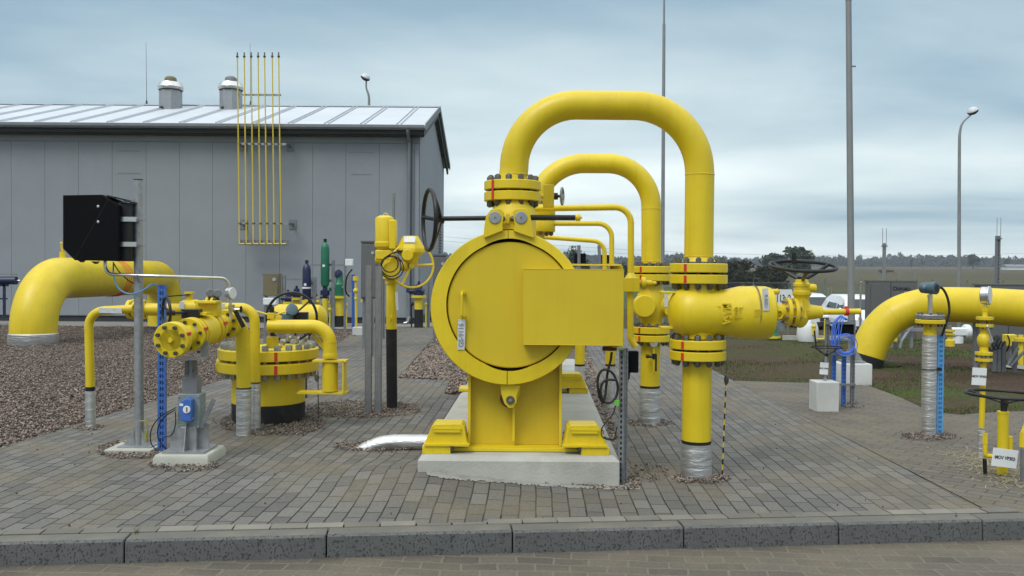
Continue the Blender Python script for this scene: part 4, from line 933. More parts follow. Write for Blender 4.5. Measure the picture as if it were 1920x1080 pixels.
# clamp lugs at top with grey washers
for s, px in ((-1, 928), (1, 977)):
    c = W(px, 408, d - .045); f = lambda x, y: ((x - px) * d / F * 1.0, -(y - 408) * d / F)
    if s < 0: poly = [f(907, 440), f(909, 418), f(912, 404), f(920, 393), f(938, 391), f(944, 398), f(942, 424), f(943, 432), f(908, 446)]
    else: poly = [f(961, 398), f(966, 392), f(985, 391), f(993, 400), f(997, 418), f(1000, 431), f(1001, 446), f(963, 433), f(965, 420)]
    lg = t.part('clamp_lug', MB().prism(poly, c, SX, Z, AX, .085), M['yel'], bevel=.003)
    t.part('washer_plate', MB().lathe(c - AX * .006, -AX, [(-.006, .041), (0, .041), (.003, .038)], 28), M['galv'], lg)
    t.part('washer_bolt', MB().lathe(c - AX * .008, -AX, [(0, .008), (.004, .007)], 10), M['galvd'], lg)
zc = W(950, 410, d)
t.part('spindle_block', MB().box(W(952, 410, d + .03), (.022, .05, .07), Mx).box(W(952, 425, d + .06), (.09, .06, .04), Mx), M['yel'], bevel=.003)
for px in (942.5, 961.5): t.part('spindle_nut', MB().cyl(W(px - 3, 410, d + .03), W(px + 3, 410, d + .03), .022, n=6).cyl(W(px - 5, 410, d + .03), W(px + 5, 410, d + .03), .013, n=12), M['bolt'])
# threaded spindle with wheel
sp0, sp1 = W(818, 410, d + .035), W(1076, 408, d + .035)
b = MB(); b.cyl(W(828, 410, d + .035), W(915, 409, d + .035), .0165, n=14).cyl(W(985, 408, d + .035), W(998, 408, d + .035), .0165, n=14)
pr = []; L_ = (W(1080, 408, d) - W(995, 408, d)).length; nn = 70
for i in range(nn): pr.append((i / nn * L_, .0205 if i % 2 else .018))
b.lathe(W(995, 408, d + .035), SX, pr, 14); sp = t.part('threaded_spindle', b, M['black'])
t.part('end_cap', MB().lathe(W(1079, 408, d + .035), SX, [(0, .022), (.005, .024), (.028, .024), (.034, .020)], 18).lathe(W(1079, 408, d + .035) + SX * .034, SX, [(0, .008), (.012, .007)], 8), M['yel'], sp)
# wheel seen nearly edge on: axis along the spindle, tilted a little towards the camera
wax = Vector((-.955, -.30, 0)).normalized()
handwheel(t, W(805, 412, d + .035), wax, 57 * d / F, .0145, .075, 3, M['black'], ph=.9, hubr=.024, hubl=.05, spr=.015)
# neck and flange on top of the ring
d2 = 6.15; fc = W(961, 360, d2)
t.part('neck', MB().lathe(W(962, 470, d2), Z, [(0, .16), (fc.z - W(962, 470, d2).z - .14, .16), (fc.z - W(962, 470, d2).z - .05, .105), (fc.z - W(962, 470, d2).z - .03, .105)], 36), M['yel'])
# fork at the bottom
c = W(957, 750, d + .02); b = MB(); f = lambda x, y: ((x - 957) * d / F, -(y - 750) * d / F)
for s, off in ((1, 0), (-1, .035)):
    poly = [(s * p[0], p[1]) for p in [f(938, 722), f(976, 722), f(968, 742), f(969, 755), f(962, 764), f(954, 765), f(946, 757), f(940, 740)]]
    lg = t.part('bottom_lug', MB().prism(poly, c + AX * off, SX, Z, AX, .022), M['yel'])
t.part('lug_recess_shade', MB().cyl(c + AX * .06 + SX * -.012, c + AX * .075 + SX * -.012, .062, n=28), M['rust']); t.part('pivot_pin', MB().cyl(c - AX * .010, c + AX * .07, .029, n=20), M['bolt'], lg); t.part('pin_head', MB().cyl(c - AX * .014, c + AX * .0, .012, n=12), M['galvd'], lg)  # dark disc behind the lug paints in the shade of the curved cut
# saddle support: web plate, side flanges, centre stiffener, base plate
ds = 6.06; zb = PZ; b = MB()
xl, xr = W(880, 800, ds).x, W(1050, 800, ds).x; zt = CC.z - .30; mx_ = (xl + xr) / 2
sad = MB().box((mx_, ds + .04, (zb + .03 + zt) / 2), (xr - xl - .02, .012, zt - zb - .03)); sd_ = t.part('saddle_web', sad, M['yel2'])
for x in (xl, xr): t.part('saddle_flange', MB().box((x, ds + .05, (zb + .03 + zt) / 2), (.018, .17, zt - zb - .03)), M['yel'], sd_)
t.part('stiffener', MB().box(((W(963, 800, ds).x), ds - .0, (zb + .03 + CC.z - .52 - .14) / 2 + .02), (.016, .07, CC.z - .52 - zb - .20)), M['yel'], sd_)
a = W(800, 846, ds - .12); c = W(1131, 846, ds - .12)
t.part('base_plate', MB().box(((a.x + c.x) / 2, ds + .05, zb + .016), (c.x - a.x, .30, .024)), M['yel'], sd_, bevel=.002)
# rear saddle
ds2 = 9.05; xl, xr = W(905, 700, ds2).x, W(1045, 700, ds2).x
sd2 = t.part('saddle_web', MB().box(((xl + xr) / 2, ds2, (zb + .03 + zt) / 2), (xr - xl, .012, zt - zb)), M['yel2'])
t.part('base_plate', MB().box(((xl + xr) / 2 , ds2 + .05, zb + .016), (1.25, .30, .024)), M['yel'], sd2)
# clamp blocks of both saddles
def clampblock(cx, dd, s, label, w=.30):
    t = Thing('sliding_clamp', label, 'clamp', (cx, dd, PZ), 'yellow sliding clamps on the plinth')
    P = lambda x, y, z: Vector((cx + s * x, dd + y, PZ + z))
    poly = [(-.13, .052), (-.145, .07), (-.145, .085), (-.105, .178), (-.085, .195), (.095, .195), (.115, .175), (.13, .085), (.14, .07), (.14, .052)]
    t.part('cap_block', MB().prism([(p[0] * s, p[1]) for p in poly], (cx, dd - .10, PZ), X, Z, Y, .20), M['yel'], bevel=.003)
    t.part('rib', MB().box(P(-.0, -.108, .15), (.18, .014, .016)).box(P(0, -.106, .165), (.19, .010, .008)), M['yel'])
    t.part('side_ledge', MB().box(P(0, -.115, .06), (.30, .05, .014)), M['yel'])
    t.part('foot_block', MB().box(P(-.07, 0, .025), (.19, .26, .05)), M['yel'], bevel=.002)
    t.part('painted_gap_shadow', MB().box(P(.035, -.09, .04), (.02, .1, .03)), M['dark'])  # dark block standing in for the shadow in the gap under the cap
clampblock(W(838, 830, 5.9).x, 6.02, 1, 'yellow sliding clamp at the left foot of the closure saddle, beside the foil pipe')
clampblock(W(1096, 830, 5.9).x, 6.01, -1, 'yellow sliding clamp at the right foot of the closure saddle')
clampblock(W(1072, 720, 8.9).x, 9.02, -1, 'smaller looking yellow sliding clamp at the far rear saddle on the plinth')
# thin wire on the plinth
single('earth_wire', MB().sweep(spline([G(1056, 812, PZ) , W(1066, 802, 6.6), W(1090, 803, 6.4), W(1128, 806, 6.2), W(1131, 818, 6.1), W(1150, 824, 6.0), W(1157, 818, 6.0)]), .004, 6), M['rubber'], 'thin black wire running over the plinth edge to the slotted post', 'wire')
# ================================================================== FRONT OVERHEAD LOOP
d = 6.15
t = Thing('overhead_loop_pipe', 'large yellow pipe looping overhead from the closure to the riser, the bigger and nearer loop', 'pipe', (W(1310, 400, d).x, d, 0), 'yellow overhead pipe loops')
top = 198; r = 27.0 * d / F
b = MB(); b.pipe([W(961, 338, d + .05), W(964, 318, d + .05), W(967, top - 2, d + .02), W(1306, top + 1, d), W(1312, 330, d), W(1310, 484, d)], r, [.3, 140 * d / F, 124 * d / F, .3], 36, 20)
lp = t.part('loop_pipe', b, M['yel'])
for px, py, dd, ax in ((964, 328, d + .05, Z), (1312, 328, d, Z), (1310, 481, d, Z)): t.part('weld_bead', MB().torus(W(px, py, dd), ax, r, .0035, 36, 6), M['yel'], lp)
t.part('weld_neck', MB().lathe(W(1310, 491, d), Z, [(0, r * 1.15), (.03, r * 1.0)], 36), M['yel'], lp)
t.part('weld_neck', MB().lathe(W(961, 334, d + .05), Z, [(-.02, r * 1.08), (.02, r)], 36), M['yel'], lp)
flange_pair(t, W(961, 359.5, d + .05), Z, 53.5 * d / F, .063, .014, 12, .047, M['yel'], mark=None, ph=.1)
c = W(961, 359.5, d + .05)
b = MB(); b.box(c + Vector((-.137, -.150, 0)), (.018, .004, .135), Matrix.Rotation(R(-43), 3, 'Z')); t.part('alignment_mark', b, M['red'])
flange_pair(t, W(1309.5, 513, d), Z, 53.5 * d / F, .063, .014, 12, .047, M['yel'], mark=R(-128), ph=.05)
# ================================================================== main valve and riser
d = 6.12
t = Thing('check_valve', 'big horizontal yellow cast valve body with raised lettering under the right flange', 'valve', (W(1308, 583, d).x, d, 0))
vc = W(1308, 583, d); P_ = lambda px, py, o=0: W(px, py, d + o)
b = MB(); u_ = d / F
b.lathe(W(1262, 585, d), X, [(-9 * u_, 8 * u_), (-7 * u_, 20 * u_), (-2 * u_, 31 * u_), (6 * u_, 41 * u_), (18 * u_, 48 * u_), (34 * u_, 50.5 * u_), (55 * u_, 49.5 * u_), (75 * u_, 44 * u_ + .01), (95 * u_, 43 * u_), (122 * u_, 49 * u_), (144 * u_, 49.5 * u_), (172 * u_, 49.5 * u_), (181 * u_, 47 * u_), (184.5 * u_, 40 * u_)], 48)
# vertical branch
b.lathe(W(1308, 634, d), Z, [(0, 33 * u_), (.03, 33 * u_), (.12, 40 * u_), (.24, 40 * u_), (.34, 33 * u_), (W(1308, 533, d).z - W(1308, 634, d).z, 33 * u_)], 40)
body = t.part('valve_body', b, M['yel'])
t.part('body_joint', MB().lathe(W(1414, 585, d), X, [(0, 49.8 * u_), (.003, 49.8 * u_)], 48), M['dark'], body)
ya = W(1320, 583, d).y - 50 * u_
for txt, px, py, sz, off in (('MASA', 1351, 586, .078, -.0), ('DN200', 1336, 583, .038, 0), ('PN100', 1377, 584, .038, 0), ('GS-C25', 1368, 584, .034, 0), ('4034', 1404, 584, .036, 0), ('7520', 1410, 583, .03, 0)):
    rr = 44 if px < 1360 else 46 if px < 1380 else 48.5
    put_text(t, txt, sz, M['yel'], Vector((W(px, py, d).x, d - rr * u_ + .002, W(px, py, d).z)), -Z, X, body, depth=.009, sx=.72)
for py, w_ in ((548, 50), (614, 50)): t.part('side_lug', MB().box(W(1262, py, d + .02), (w_ * u_, .12, .016)), M['yel'], body, bevel=.003)
t.part('tag_plate', MB().box(W(1421, 560, d) + Vector((0, -49 * u_ - .006, 0)), (.040, .003, .150), Matrix.Rotation(R(-3), 3, 'Y')), M['tag'], body, label='grey metal tag strapped on the valve body')
put_text(t, 'R-R021', .03, M['inkl'], W(1421, 563, d) + Vector((.002, -49 * u_ - .009, 0)), -Z, X, body)
t.part('strap', MB().lathe(W(1412, 585, d), X, [(0, 49.9 * u_), (.004, 49.9 * u_)], 48), M['galvd'], body)
t.part('drain_nipple', MB().cyl(W(1444, 547, d), W(1456, 547, d), .020, n=12).sphere(W(1457, 547, d), .022, 10), M['yel'], body)
flange_pair(t, W(1308, 655, d), Z, 52.5 * u_, .063, .014, 12, .047, M['yel'], mark=R(-133), ph=.05)
# riser
db = 6.05
t = Thing('riser_pipe', 'thick yellow riser under the big valve with foil wrapped foot', 'pipe', (W(1305, 890, db).x, d, 0), 'yellow risers with foil feet')
bx, by = W(1305, 890, d).x, d; rz0 = zat(1305, 828, d)
t.part('riser', MB().cyl((bx, by, rz0), W(1307, 680, d), r, n=36), M['yel']); t.part('tape_ring', MB().cyl((bx, by, rz0 - .012), (bx, by, rz0 + .012), r * 1.03, n=36), M['black'])
foil_wrap(t, (bx, by, -.02), (bx, by, rz0 - .01), r * 1.06)
# right hand branch: neck, ring, gate valve, wheel, stub
t = Thing('gate_valve', 'yellow gate valve with black handwheel on top and a long stub pipe to the right', 'valve', (W(1490, 580, d).x, d, W(1490, 580, d).z))
b = MB(); b.lathe(W(1445, 585, d), X, [(0, .068), (.02, .056), (.12, .054)], 28)
nk = t.part('inlet_neck', b, M['yel'])
t.part('lifting_ring', MB().torus(W(1455, 589, d) + Vector((0, -.064, 0)), Vector((.2, -1, 0)), .028, .008, 24, 8), M['yel'], nk)
fl = t.part('flange', MB().lathe(W(1473, 585, d), X, [(0, .096), (.004, .099), (.022, .099), (.026, .096)], 32), M['yel']); t.part('flange', MB().lathe(W(1486, 585, d), X, [(0, .096), (.004, .099), (.022, .099), (.026, .096)], 32), M['yel'])
t.part('seat_ring', MB().lathe(W(1471, 585, d), X, [(0, .062), (.08, .062)], 24), M['yel'], fl)
me = bolt_mesh(.024, .072, M['boltl'], .1)
for k in range(8):
    a = 2 * PI * (k + .5) / 8; t.inst('bolt', me, W(1482.5, 585, d) + Vector((0, math.cos(a) * .078, math.sin(a) * .078)), Z.rotation_difference(X), fl)
b = MB(); b.sphere(W(1500, 587, d), .104, 20, (.62, .66, 1.0)); vb = t.part('valve_body', b, M['yel'])
t.part('body_neck', MB().lathe(W(1503, 582, d), Z, [(0, .07), (.04, .058), (.07, .048), (.095, .052), (.11, .064), (.122, .064)], 20), M['yel'], vb); t.part('body_rib', MB().box(W(1503, 578, d) - Y * .055, (.014, .05, .13)), M['yel'], vb)
t.part('outlet_hub', MB().lathe(W(1503, 585, d), X, [(0, .066), (.06, .054), (.12, .044), (.138, .043), (.142, .03)], 24), M['yel'], vb)
b = MB(); b.lathe(W(1503, 553, d), Z, [(0, .054), (.006, .060), (.026, .060), (.03, .050), (.055, .050), (.06, .056), (.08, .056), (.086, .046), (.108, .042)], 8, ph=PI / 8); t.part('bonnet', b, M['yel'], vb, bevel=.002)
t.part('worm_housing', MB().lathe(W(1509, 540, d), X, [(0, .028), (.055, .030), (.075, .026), (.08, .014)], 16), M['yel'], vb)
st = t.part('stub_pipe', MB().cyl(W(1536, 585, d), W(1613, 584, d), .0205, n=24), M['yel'])
t.part('red_band', MB().cyl(W(1584, 584.5, d), W(1590, 584.5, d), .028, n=24).box(W(1587, 577, d), (.022, .02, .02)), M['red'], st)
t.part('index_mark', MB().box(W(1553, 587, d) - Vector((0, .020, 0)), (.008, .004, .012)), M['red'], st)
handwheel(t, W(1505, 499, d), Vector((0.0, -.17, 1)), 60 * u_, .0125, .098, 3, M['black'], ph=.35, hubr=.030, hubl=.05, handle=False, spr=.013)
t.part('grip', MB().cyl(W(1489, 496, d + .15), W(1489, 474, d + .15), .018, n=12), M['black'])
# striped rod beside the riser
g = G(1354, 893); b = MB(); t = Thing('striped_marker_chain', 'thin black and yellow striped rod hanging beside the thick riser', 'marker rod', (g.x, g.y, 0), None)
p0 = Vector((g.x, g.y, 0)); p1 = W(1362, 702, g.y); rod = t.part('rod', MB().cyl(p0, p1, .0045, n=8), M['yel'])
for k in range(9): t.part('black_stripe', MB().cyl(p0.lerp(p1, (k + .05) / 9), p0.lerp(p1, (k + .55) / 9), .0055, n=8), M['black'], rod)
t.part('swivel', MB().sphere(W(1362, 712, g.y), .018, 10, (1, 1, 2)).cyl(p1, W(1363, 676, g.y), .003, n=6), M['bolt'])
# ================================================================== REAR LOOP
d = 8.25; u_ = d / F; r = 18.3 * u_
t = Thing('overhead_loop_pipe', 'smaller yellow pipe loop standing behind the big overhead loop', 'pipe', (W(1222, 400, d).x, d, 0), 'yellow overhead pipe loops')
b = MB(); b.pipe([W(1003, 480, d), W(1003, 306, d), W(1221, 307, d), W(1221, 392, d), W(1221, 494, d)], r, [92 * u_, 84 * u_, .3], 30, 18); lp = t.part('loop_pipe', b, M['yel'])
for py in (392, 490): t.part('weld_bead', MB().torus(W(1221, py, d), Z, r, .004, 30, 6), M['yel'], lp)
flange_pair(t, W(1005, 410, d), Z, 36 * u_, .11, .03, 12, .04, M['yel'])
flange_pair(t, W(1221, 513, d), Z, 37 * u_, .062, .014, 12, .042, M['yel'], mark=R(-130))
t = Thing('plug_valve', 'yellow cast plug valve between two flanges on the rear riser', 'valve', (W(1221, 575, d).x, d, 0))
b = MB(); b.lathe(W(1221, 610, d), Z, [(0, r * 1.05), (.06, r * 1.1), (.1, r * 1.35), (.30, r * 1.35), (.36, r * 1.1), (W(1221, 526, d).z - W(1221, 610, d).z, r * 1.1)], 32); b.lathe(W(1199, 573, d), X, [(-.02, .11), (.0, .125), (.1, .125), (.17, .10), (.30, .12), (.34, .11)], 28)
vb = t.part('valve_body', b, M['yel']); t.part('boss', MB().cyl(W(1204, 573, d) - Vector((0, .16, 0)), W(1204, 573, d) - Vector((0, .05, 0)), .105, n=24), M['yel'], vb, bevel=.01)
t.part('boss', MB().cyl(W(1249, 583, d) - Vector((0, .15, 0)), W(1249, 583, d), .036, n=16), M['yel'], vb)
t.part('tag_plate', MB().box(W(1249, 563, d - .14), (.034, .003, .12)), M['tag'], vb)
flange_pair(t, W(1220, 626, d), Z, 35.5 * u_, .062, .014, 12, .042, M['yel'], mark=R(-135))
t = Thing('riser_pipe', 'thinner yellow riser behind with foil foot and a small gauge', 'pipe', (W(1218, 790, d).x, d, 0), 'yellow risers with foil feet')
bx = W(1218, 790, d).x; rz0 = zat(1218, 725, d)
t.part('riser', MB().cyl((bx, d, rz0), W(1220, 640, d), r, n=30), M['yel']); t.part('tape_ring', MB().cyl((bx, d, rz0 - .012), (bx, d, rz0 + .012), r * 1.03, n=30), M['black']); foil_wrap(t, (bx, d, -.02), (bx, d, rz0 - .01), r * 1.07)
gg = t.part('pressure_gauge', MB().cyl(W(1226, 643, d - .17), W(1226.5, 643, d - .13), .038, n=20), M['steel'])
t.part('gauge_stem', MB().sweep([W(1226, 650, d - .15), W(1226, 678, d - .15), W(1226, 698, d - .15), W(1223, 703, d - .14)], .009, 8), M['yel'], gg); t.part('needle_valve', MB().box(W(1226, 668, d - .15), (.03, .03, .05)).cyl(W(1213, 669, d - .15), W(1226, 669, d - .15), .012, n=8).sphere(W(1214, 668, d - .15), .02, 8).box(W(1230, 680, d - .15), (.014, .02, .16)), M['black'], gg)
# ================================================================== thin overhead pipes
def thin(label, pts, r_, br_, d, extra=None):
    t = Thing('small_bore_pipe', label, 'pipe', (pts[-1].x, d, 0), 'small yellow pipes over the barrel'); return t, t.part('pipe_run', MB().pipe(pts, r_, br_, 16, 8), M['yel'])
d = 7.2; u_ = d / F
t, p = thin('small yellow pipe, the highest and longest of three, bending down to a square block', [W(1000, 391, d), W(1183, 388, d), W(1183, 524, d)], 6 * u_, 30 * u_, d)
t.part('weld_bead', MB().torus(W(1183, 417, d), Z, 6 * u_, .0025, 20, 6), M['yel'], p)
t.part('block', MB().box(W(1183, 534, d), (29 * u_, .12, 26 * u_)), M['yel'], bevel=.003); t.part('collar', MB().lathe(W(1183, 521, d), Z, [(-.012, 12 * u_), (.0, 11 * u_), (.04, 6 * u_)], 20), M['yel'])
ve = t.part('vent_nozzle', MB().lathe(W(1196, 531, d), X, [(0, .018), (.02, .02), (.03, .05), (.06, .05), (.065, .025), (.11, .025), (.115, .017), (.15, .016)], 18), M['yel']); t.part('nozzle_tip', MB().cyl(W(1228, 534, d), W(1232, 534, d), .009, n=10), M['black'], ve)
t.part('down_pipe', MB().pipe([W(1182, 546, d), W(1182, 636, d), W(1192, 650, d)], 6 * u_, .08, 16), M['yel'])
t, p = thin('small yellow pipe, the middle one of three, bending down behind the cover box', [W(985, 419, d + 1), W(1147, 419, d + 1), W(1147, 560, d + 1)], 4.7 * (d + 1) / F, 26 * (d + 1) / F, d + 1)
t.part('collar', MB().lathe(W(1147, 500, d + 1), Z, [(0, .034), (.03, .034)], 16), M['yel'])
t, p = thin('small yellow pipe, the lowest and shortest of three, sloping slightly to the right', [W(985, 442, d + 2.2), W(1133, 453, d + 2.2), W(1135, 560, d + 2.2)], 4.2 * (d + 2.2) / F, 22 * (d + 2.2) / F, d + 2.2)
# small valve near the top flange
d = 6.55; t = Thing('vent_valve', 'small yellow vent valve with little grey handwheel beside the top flange', 'valve', W(1028, 368, d))
t.part('valve_body', MB().box(W(1028.5, 368, d), (20 * d / F, .08, 42 * d / F)).cyl(W(1008, 368, d), W(1022, 368, d), .02, n=12), M['yel'], bevel=.004)
t.part('stem', MB().cyl(W(1038, 368, d), W(1046, 368, d), .026, n=12).cyl(W(1044, 368, d), W(1055, 368, d), .011, n=10), M['black'])
hw = t.part('handwheel', MB().torus(W(1054, 368, d), Vector((.97, -.22, 0)), .062, .008, 28, 8).sphere(W(1055, 368, d), .016, 8), M['galv'])
for k in range(4): e = Vector((0, math.cos(k * PI / 2 + .4), math.sin(k * PI / 2 + .4))); t.part('spoke', MB().cyl(W(1054, 368, d), W(1054, 368, d) + e * .06, .005, n=6), M['galv'], hw)
# dark instrument boxes beyond
for i, (px0, px1, py0, py1, dd) in enumerate(((1077, 1098, 475, 500, 15), (1124, 1146, 478, 500, 15.5))):
    a, c = W(px0, py0, dd), W(px1, py1, dd); t = Thing('instrument_box', ['black instrument box on a thin post just right of the closure ring', 'black rounded instrument box behind the small yellow pipes'][i], 'instrument box', ((a.x + c.x) / 2, dd, 0), 'black boxes behind the barrel')
    t.part('housing', MB().box((a + c) / 2, (c.x - a.x, .15, a.z - c.z)), M['blackm'], bevel=.02); t.part('post', MB().cyl(((a.x + c.x) / 2, dd - .1, 0), W((px0 + px1) / 2 - 4 * (1 - i) - 14 * i + 2, 460, dd - .1), .028, n=8), M['galvd'])
    t.part('bracket', MB().box(((a.x + c.x) / 2, dd - .08, c.z + .03), (.26, .04, .04)), M['galvd'])
# yellow pipe sections receding right of the barrel (legs under the cover)
for i, (px, pt_, pb_, dd, rad, lab) in enumerate(((1144, 560, 716, 9.3, .065, 'yellow pipe leg behind the slotted post, foil footed'), (1087, 600, 688, 10.6, .075, 'short yellow pipe leg behind the closure ring'),)):
    t = Thing('standpipe', lab, 'pipe leg', (W(px, pb_, dd).x, dd, 0), 'yellow pipe legs behind the closure'); x = W(px, pb_, dd).x; zb_ = zat(px, 684, dd) if i == 0 else zat(px, 684, dd)
    t.part('leg_pipe', MB().cyl((x, dd, zb_), (x, dd, zat(px, pt_, dd)), rad * .8, n=18), M['yel']); t.part('tape_ring', MB().cyl((x, dd, zb_ - .015), (x, dd, zb_ + .01), rad * .83, n=18), M['black']); foil_wrap(t, (x, dd, 0), (x, dd, zb_ - .01), rad * .82)
# ================================================================== slotted post with cables
g = G(1166, 908); t = Thing('slotted_post', 'grey slotted steel channel post carrying black cables beside the plinth corner', 'post', (g.x, g.y, 0))
zt = zat(1163, 654, g.y); b = MB(); perf_channel(b, g.x - .008, g.y, 0, zt, .038, .03, .036, 1, .003, yaw=R(-32)); perf_channel(b, g.x + .024, g.y + .02, 0, zt, .030, .03, .036, 1, .003, yaw=R(25)); t.part('channel', b, M['galvd'])
for px, py in ((1156, 755), (1164, 655)): t.part('cable_clip', MB().box(W(px, py, g.y - .02), (.035, .03, .035 if py > 700 else .01)), M['lime'])
d = g.y + .12
t = Thing('junction_box', 'black junction box on the back of the slotted post', 'junction box', W(1184, 678, d)); t.part('housing', MB().box(W(1184, 678, d), (.088, .07, .145)), M['blackm'], bevel=.004); t.part('cable_gland', MB().cyl(W(1178, 698, d), W(1177, 710, d), .014, n=10).cyl(W(1177, 710, d), W(1174, 720, d), .009, n=8), M['black'])
d = g.y
loop = [W(1147, 660, d), W(1145, 675, d), W(1139, 700, d), W(1137, 720, d), W(1134, 745, d - .02), W(1129, 754, d - .02), W(1122, 735, d - .02), W(1121, 710, d - .02), W(1128, 695, d - .02), W(1140, 694, d - .02), W(1151, 703, d - .02), W(1158, 722, d - .02), W(1156, 742, d - .02), W(1146, 754, d - .03), W(1133, 753, d - .03), W(1126, 735, d - .03), W(1130, 718, d - .03), W(1141, 712, d - .03), W(1156, 713, d - .03)]
single('cable_coil', MB().sweep(spline(loop, 6), .0085, 8), M['rubber'], 'thick black cable coiled in loops left of the slotted post', 'cable')
single('thin_cable', MB().sweep(spline([W(1154, 760, d), W(1150, 775, d), W(1138, 790, d), W(1128, 805, d), W(1130, 820, d), W(1150, 824, d), W(1157, 800, d)], 6), .004, 6), M['rubber'], 'thin dark cable hanging from the green clip on the slotted post', 'cable')
# foil pipe on the ground
d = 7.0; t = Thing('foil_wrapped_pipe', 'shiny foil wrapped pipe lying left of the plinth and diving into the gravel', 'pipe', G(740, 842))
pts = [W(905, 824, d), W(740, 825, d), W(712, 827, d), W(695, 834, d), W(682, 842, d), W(668, 858, d)]
d = 7.0; sp_ = spline([W(905, 829, d), W(850, 829, d), W(790, 829, d), W(740, 829, d), W(716, 832, d), W(696, 839, d), W(676, 850, d), W(655, 868, d)], 9)
t.part('foil_pipe', MB().sweep(sp_, [.061 * (1 + .04 * ((i % 9) == 0) + random.uniform(-.012, .012)) for i in range(len(sp_))], 24), M['foil'])
# ================================================================== LEFT: box on pole
g = G(253, 843); d = g.y
t = Thing('instrument_pole', 'round galvanised steel pole with footplate carrying the black box at the left', 'pole', (g.x, d, 0))
xb_ = W(261, 830, d).x; zt = zat(258, 338, d)
pl = t.part('pole_tube', MB().cyl((xb_, d, .03), (W(259, 338, d).x, d, zt), 8.2 * d / F, n=24), M['galv']); t.part('pole_cap', MB().cyl((W(259, 338, d).x, d, zt), (W(259, 338, d).x, d, zt + .008), 8.6 * d / F, n=24), M['dark'], pl)
t.part('footplate', MB().box((xb_, d, .035), (.26, .2, .012)), M['galv'])
t.part('footing', MB().box((xb_ - .02, d - .02, .01), (.36, .30, .045)), M['seal'], bevel=.008)
for s in (-1, 1): t.part('gusset', MB().prism([(0, 0), (.085, 0), (0, .12)], (xb_ + s * .03, d - .03, .04), X * s, Z, Y, .006), M['galv'])
# black box, seen three quarter from below
d2 = d - .0; t = Thing('black_instrument_box', 'large black instrument housing with slanted hood strapped to the galvanised pole', 'instrument box', W(190, 430, d2))
Fq = lambda px, py, dd: W(px, py, dd)
fd, bd_ = d - .16, d + .14
A = [Fq(118, 366, fd), Fq(192, 365, fd), Fq(222, 388, fd), Fq(222, 490, fd), Fq(140, 488, fd), Fq(118, 466, fd)]
B = [Fq(132, 368, bd_), Fq(203, 368, bd_), Fq(252, 384, bd_), Fq(252, 488, bd_), Fq(152, 484, bd_), Fq(132, 466, bd_)]
t.part('housing', MB().add(A + B, [(0, 1, 2, 3, 4, 5), (11, 10, 9, 8, 7, 6)] + [(k, k + 6, (k + 1) % 6 + 6, (k + 1) % 6) for k in range(6)]), M['blackm'], bevel=.004)
t.part('back_box', MB().box(W(238, 436, d), (.145, .20, .45)), M['black'], bevel=.01)
fl_ = MB(); fl_.add([Fq(205, 373, fd - .004), Fq(141, 486, fd - .004), Fq(144, 488, fd - .004), Fq(208, 376, fd - .004)], [(0, 1, 2, 3)]); fl_.v += []; 
t.part('fold_crease', MB().cyl(Fq(204, 372, fd), Fq(140, 486, fd), .0025, n=6), M['black'])
for py in (387, 416): t.part('screw', MB().lathe(Fq(184, py, fd), -Y, [(-.004, .011), (.003, .010), (.005, .005)], 12), M['steel'])
for px, py in ((215, 372), (232, 376), (247, 381)): t.part('hinge', MB().box(Fq(px, py - 2, d - .06), (.06, .14, .012), Matrix.Rotation(R(14), 3, 'Y')), M['black'])
for px, py in ((152, 488), (178, 491)): t.part('hinge', MB().prism([(0, 0), (.05, 0), (.03, -.02)], Fq(px - 8, py - 1, fd + .05), X, Z, Y, .05), M['black'])
for py in (411, 458): 
    sb = t.part('strap', MB().box(Fq(241, py, d - .112), (.125, .012, .036)), M['steel']); t.part('clamp_nut', MB().cyl(Fq(259, py + 1, d - .12), Fq(259, py + 1, d - .03), .012, n=6).cyl(Fq(252, py + 2, d - .05), Fq(272, py + 2, d - .05), .004, n=6), M['galvd'], sb)
t = Thing('steel_conduit', 'thin shiny steel conduit running from under the black box across to the gauge', 'conduit', W(300, 520, d))
t.part('conduit', MB().pipe([W(197, 486, d - .02), W(198, 514, d - .02), W(224, 515, d - .06), W(300, 518, d - .07), W(429, 522, 7.2), W(429, 566, 7.2)], 3.1 * d / F, .07, 12), M['steel']); t.part('saddle_clip', MB().torus(W(262, 518, d - .03), X, .045, .005, 20, 6), M['galvd'])
single('blue_cable', MB().sweep(spline([W(213, 492, d), W(213, 515, d - .05), W(222, 540, d - .05), W(243, 551, d - .05), W(268, 544, d - .05), W(285, 533, d - .03), W(297, 537, d)], 6), .0055, 8), M['lblue'], 'grey blue cable drooping from the black box to the blue channel', 'cable')
single('black_cable', MB().sweep(spline([W(212, 492, d), W(224, 510, d - .02), W(240, 525, d + .03), W(252, 532, d + .08)], 6), .0045, 8), M['rubber'], 'short black cable hanging from the black box behind the pole', 'cable')
g = G(303, 845); b = MB(); zt = zat(300, 534, g.y); perf_channel(b, g.x, g.y, 0, zt, .062, .03, .05, 2, .003, yaw=R(8)); single('slotted_channel', b, M['blue'], 'tall blue slotted channel standing between the pole and the grey pedestal', 'slotted channel', 'blue slotted channels', org=(g.x, g.y, 0))
single('earth_cable', MB().sweep(spline([W(262, 790, g.y), W(273, 790, g.y), W(277, 802, g.y), W(274, 815, g.y)], 5), .005, 6).cyl(W(274, 812, g.y), W(274, 826, g.y), .012, n=8), mat('earth_yellow', (.28, .28, .03), .5), 'short yellow green earth cable at the foot of the galvanised pole', 'cable')
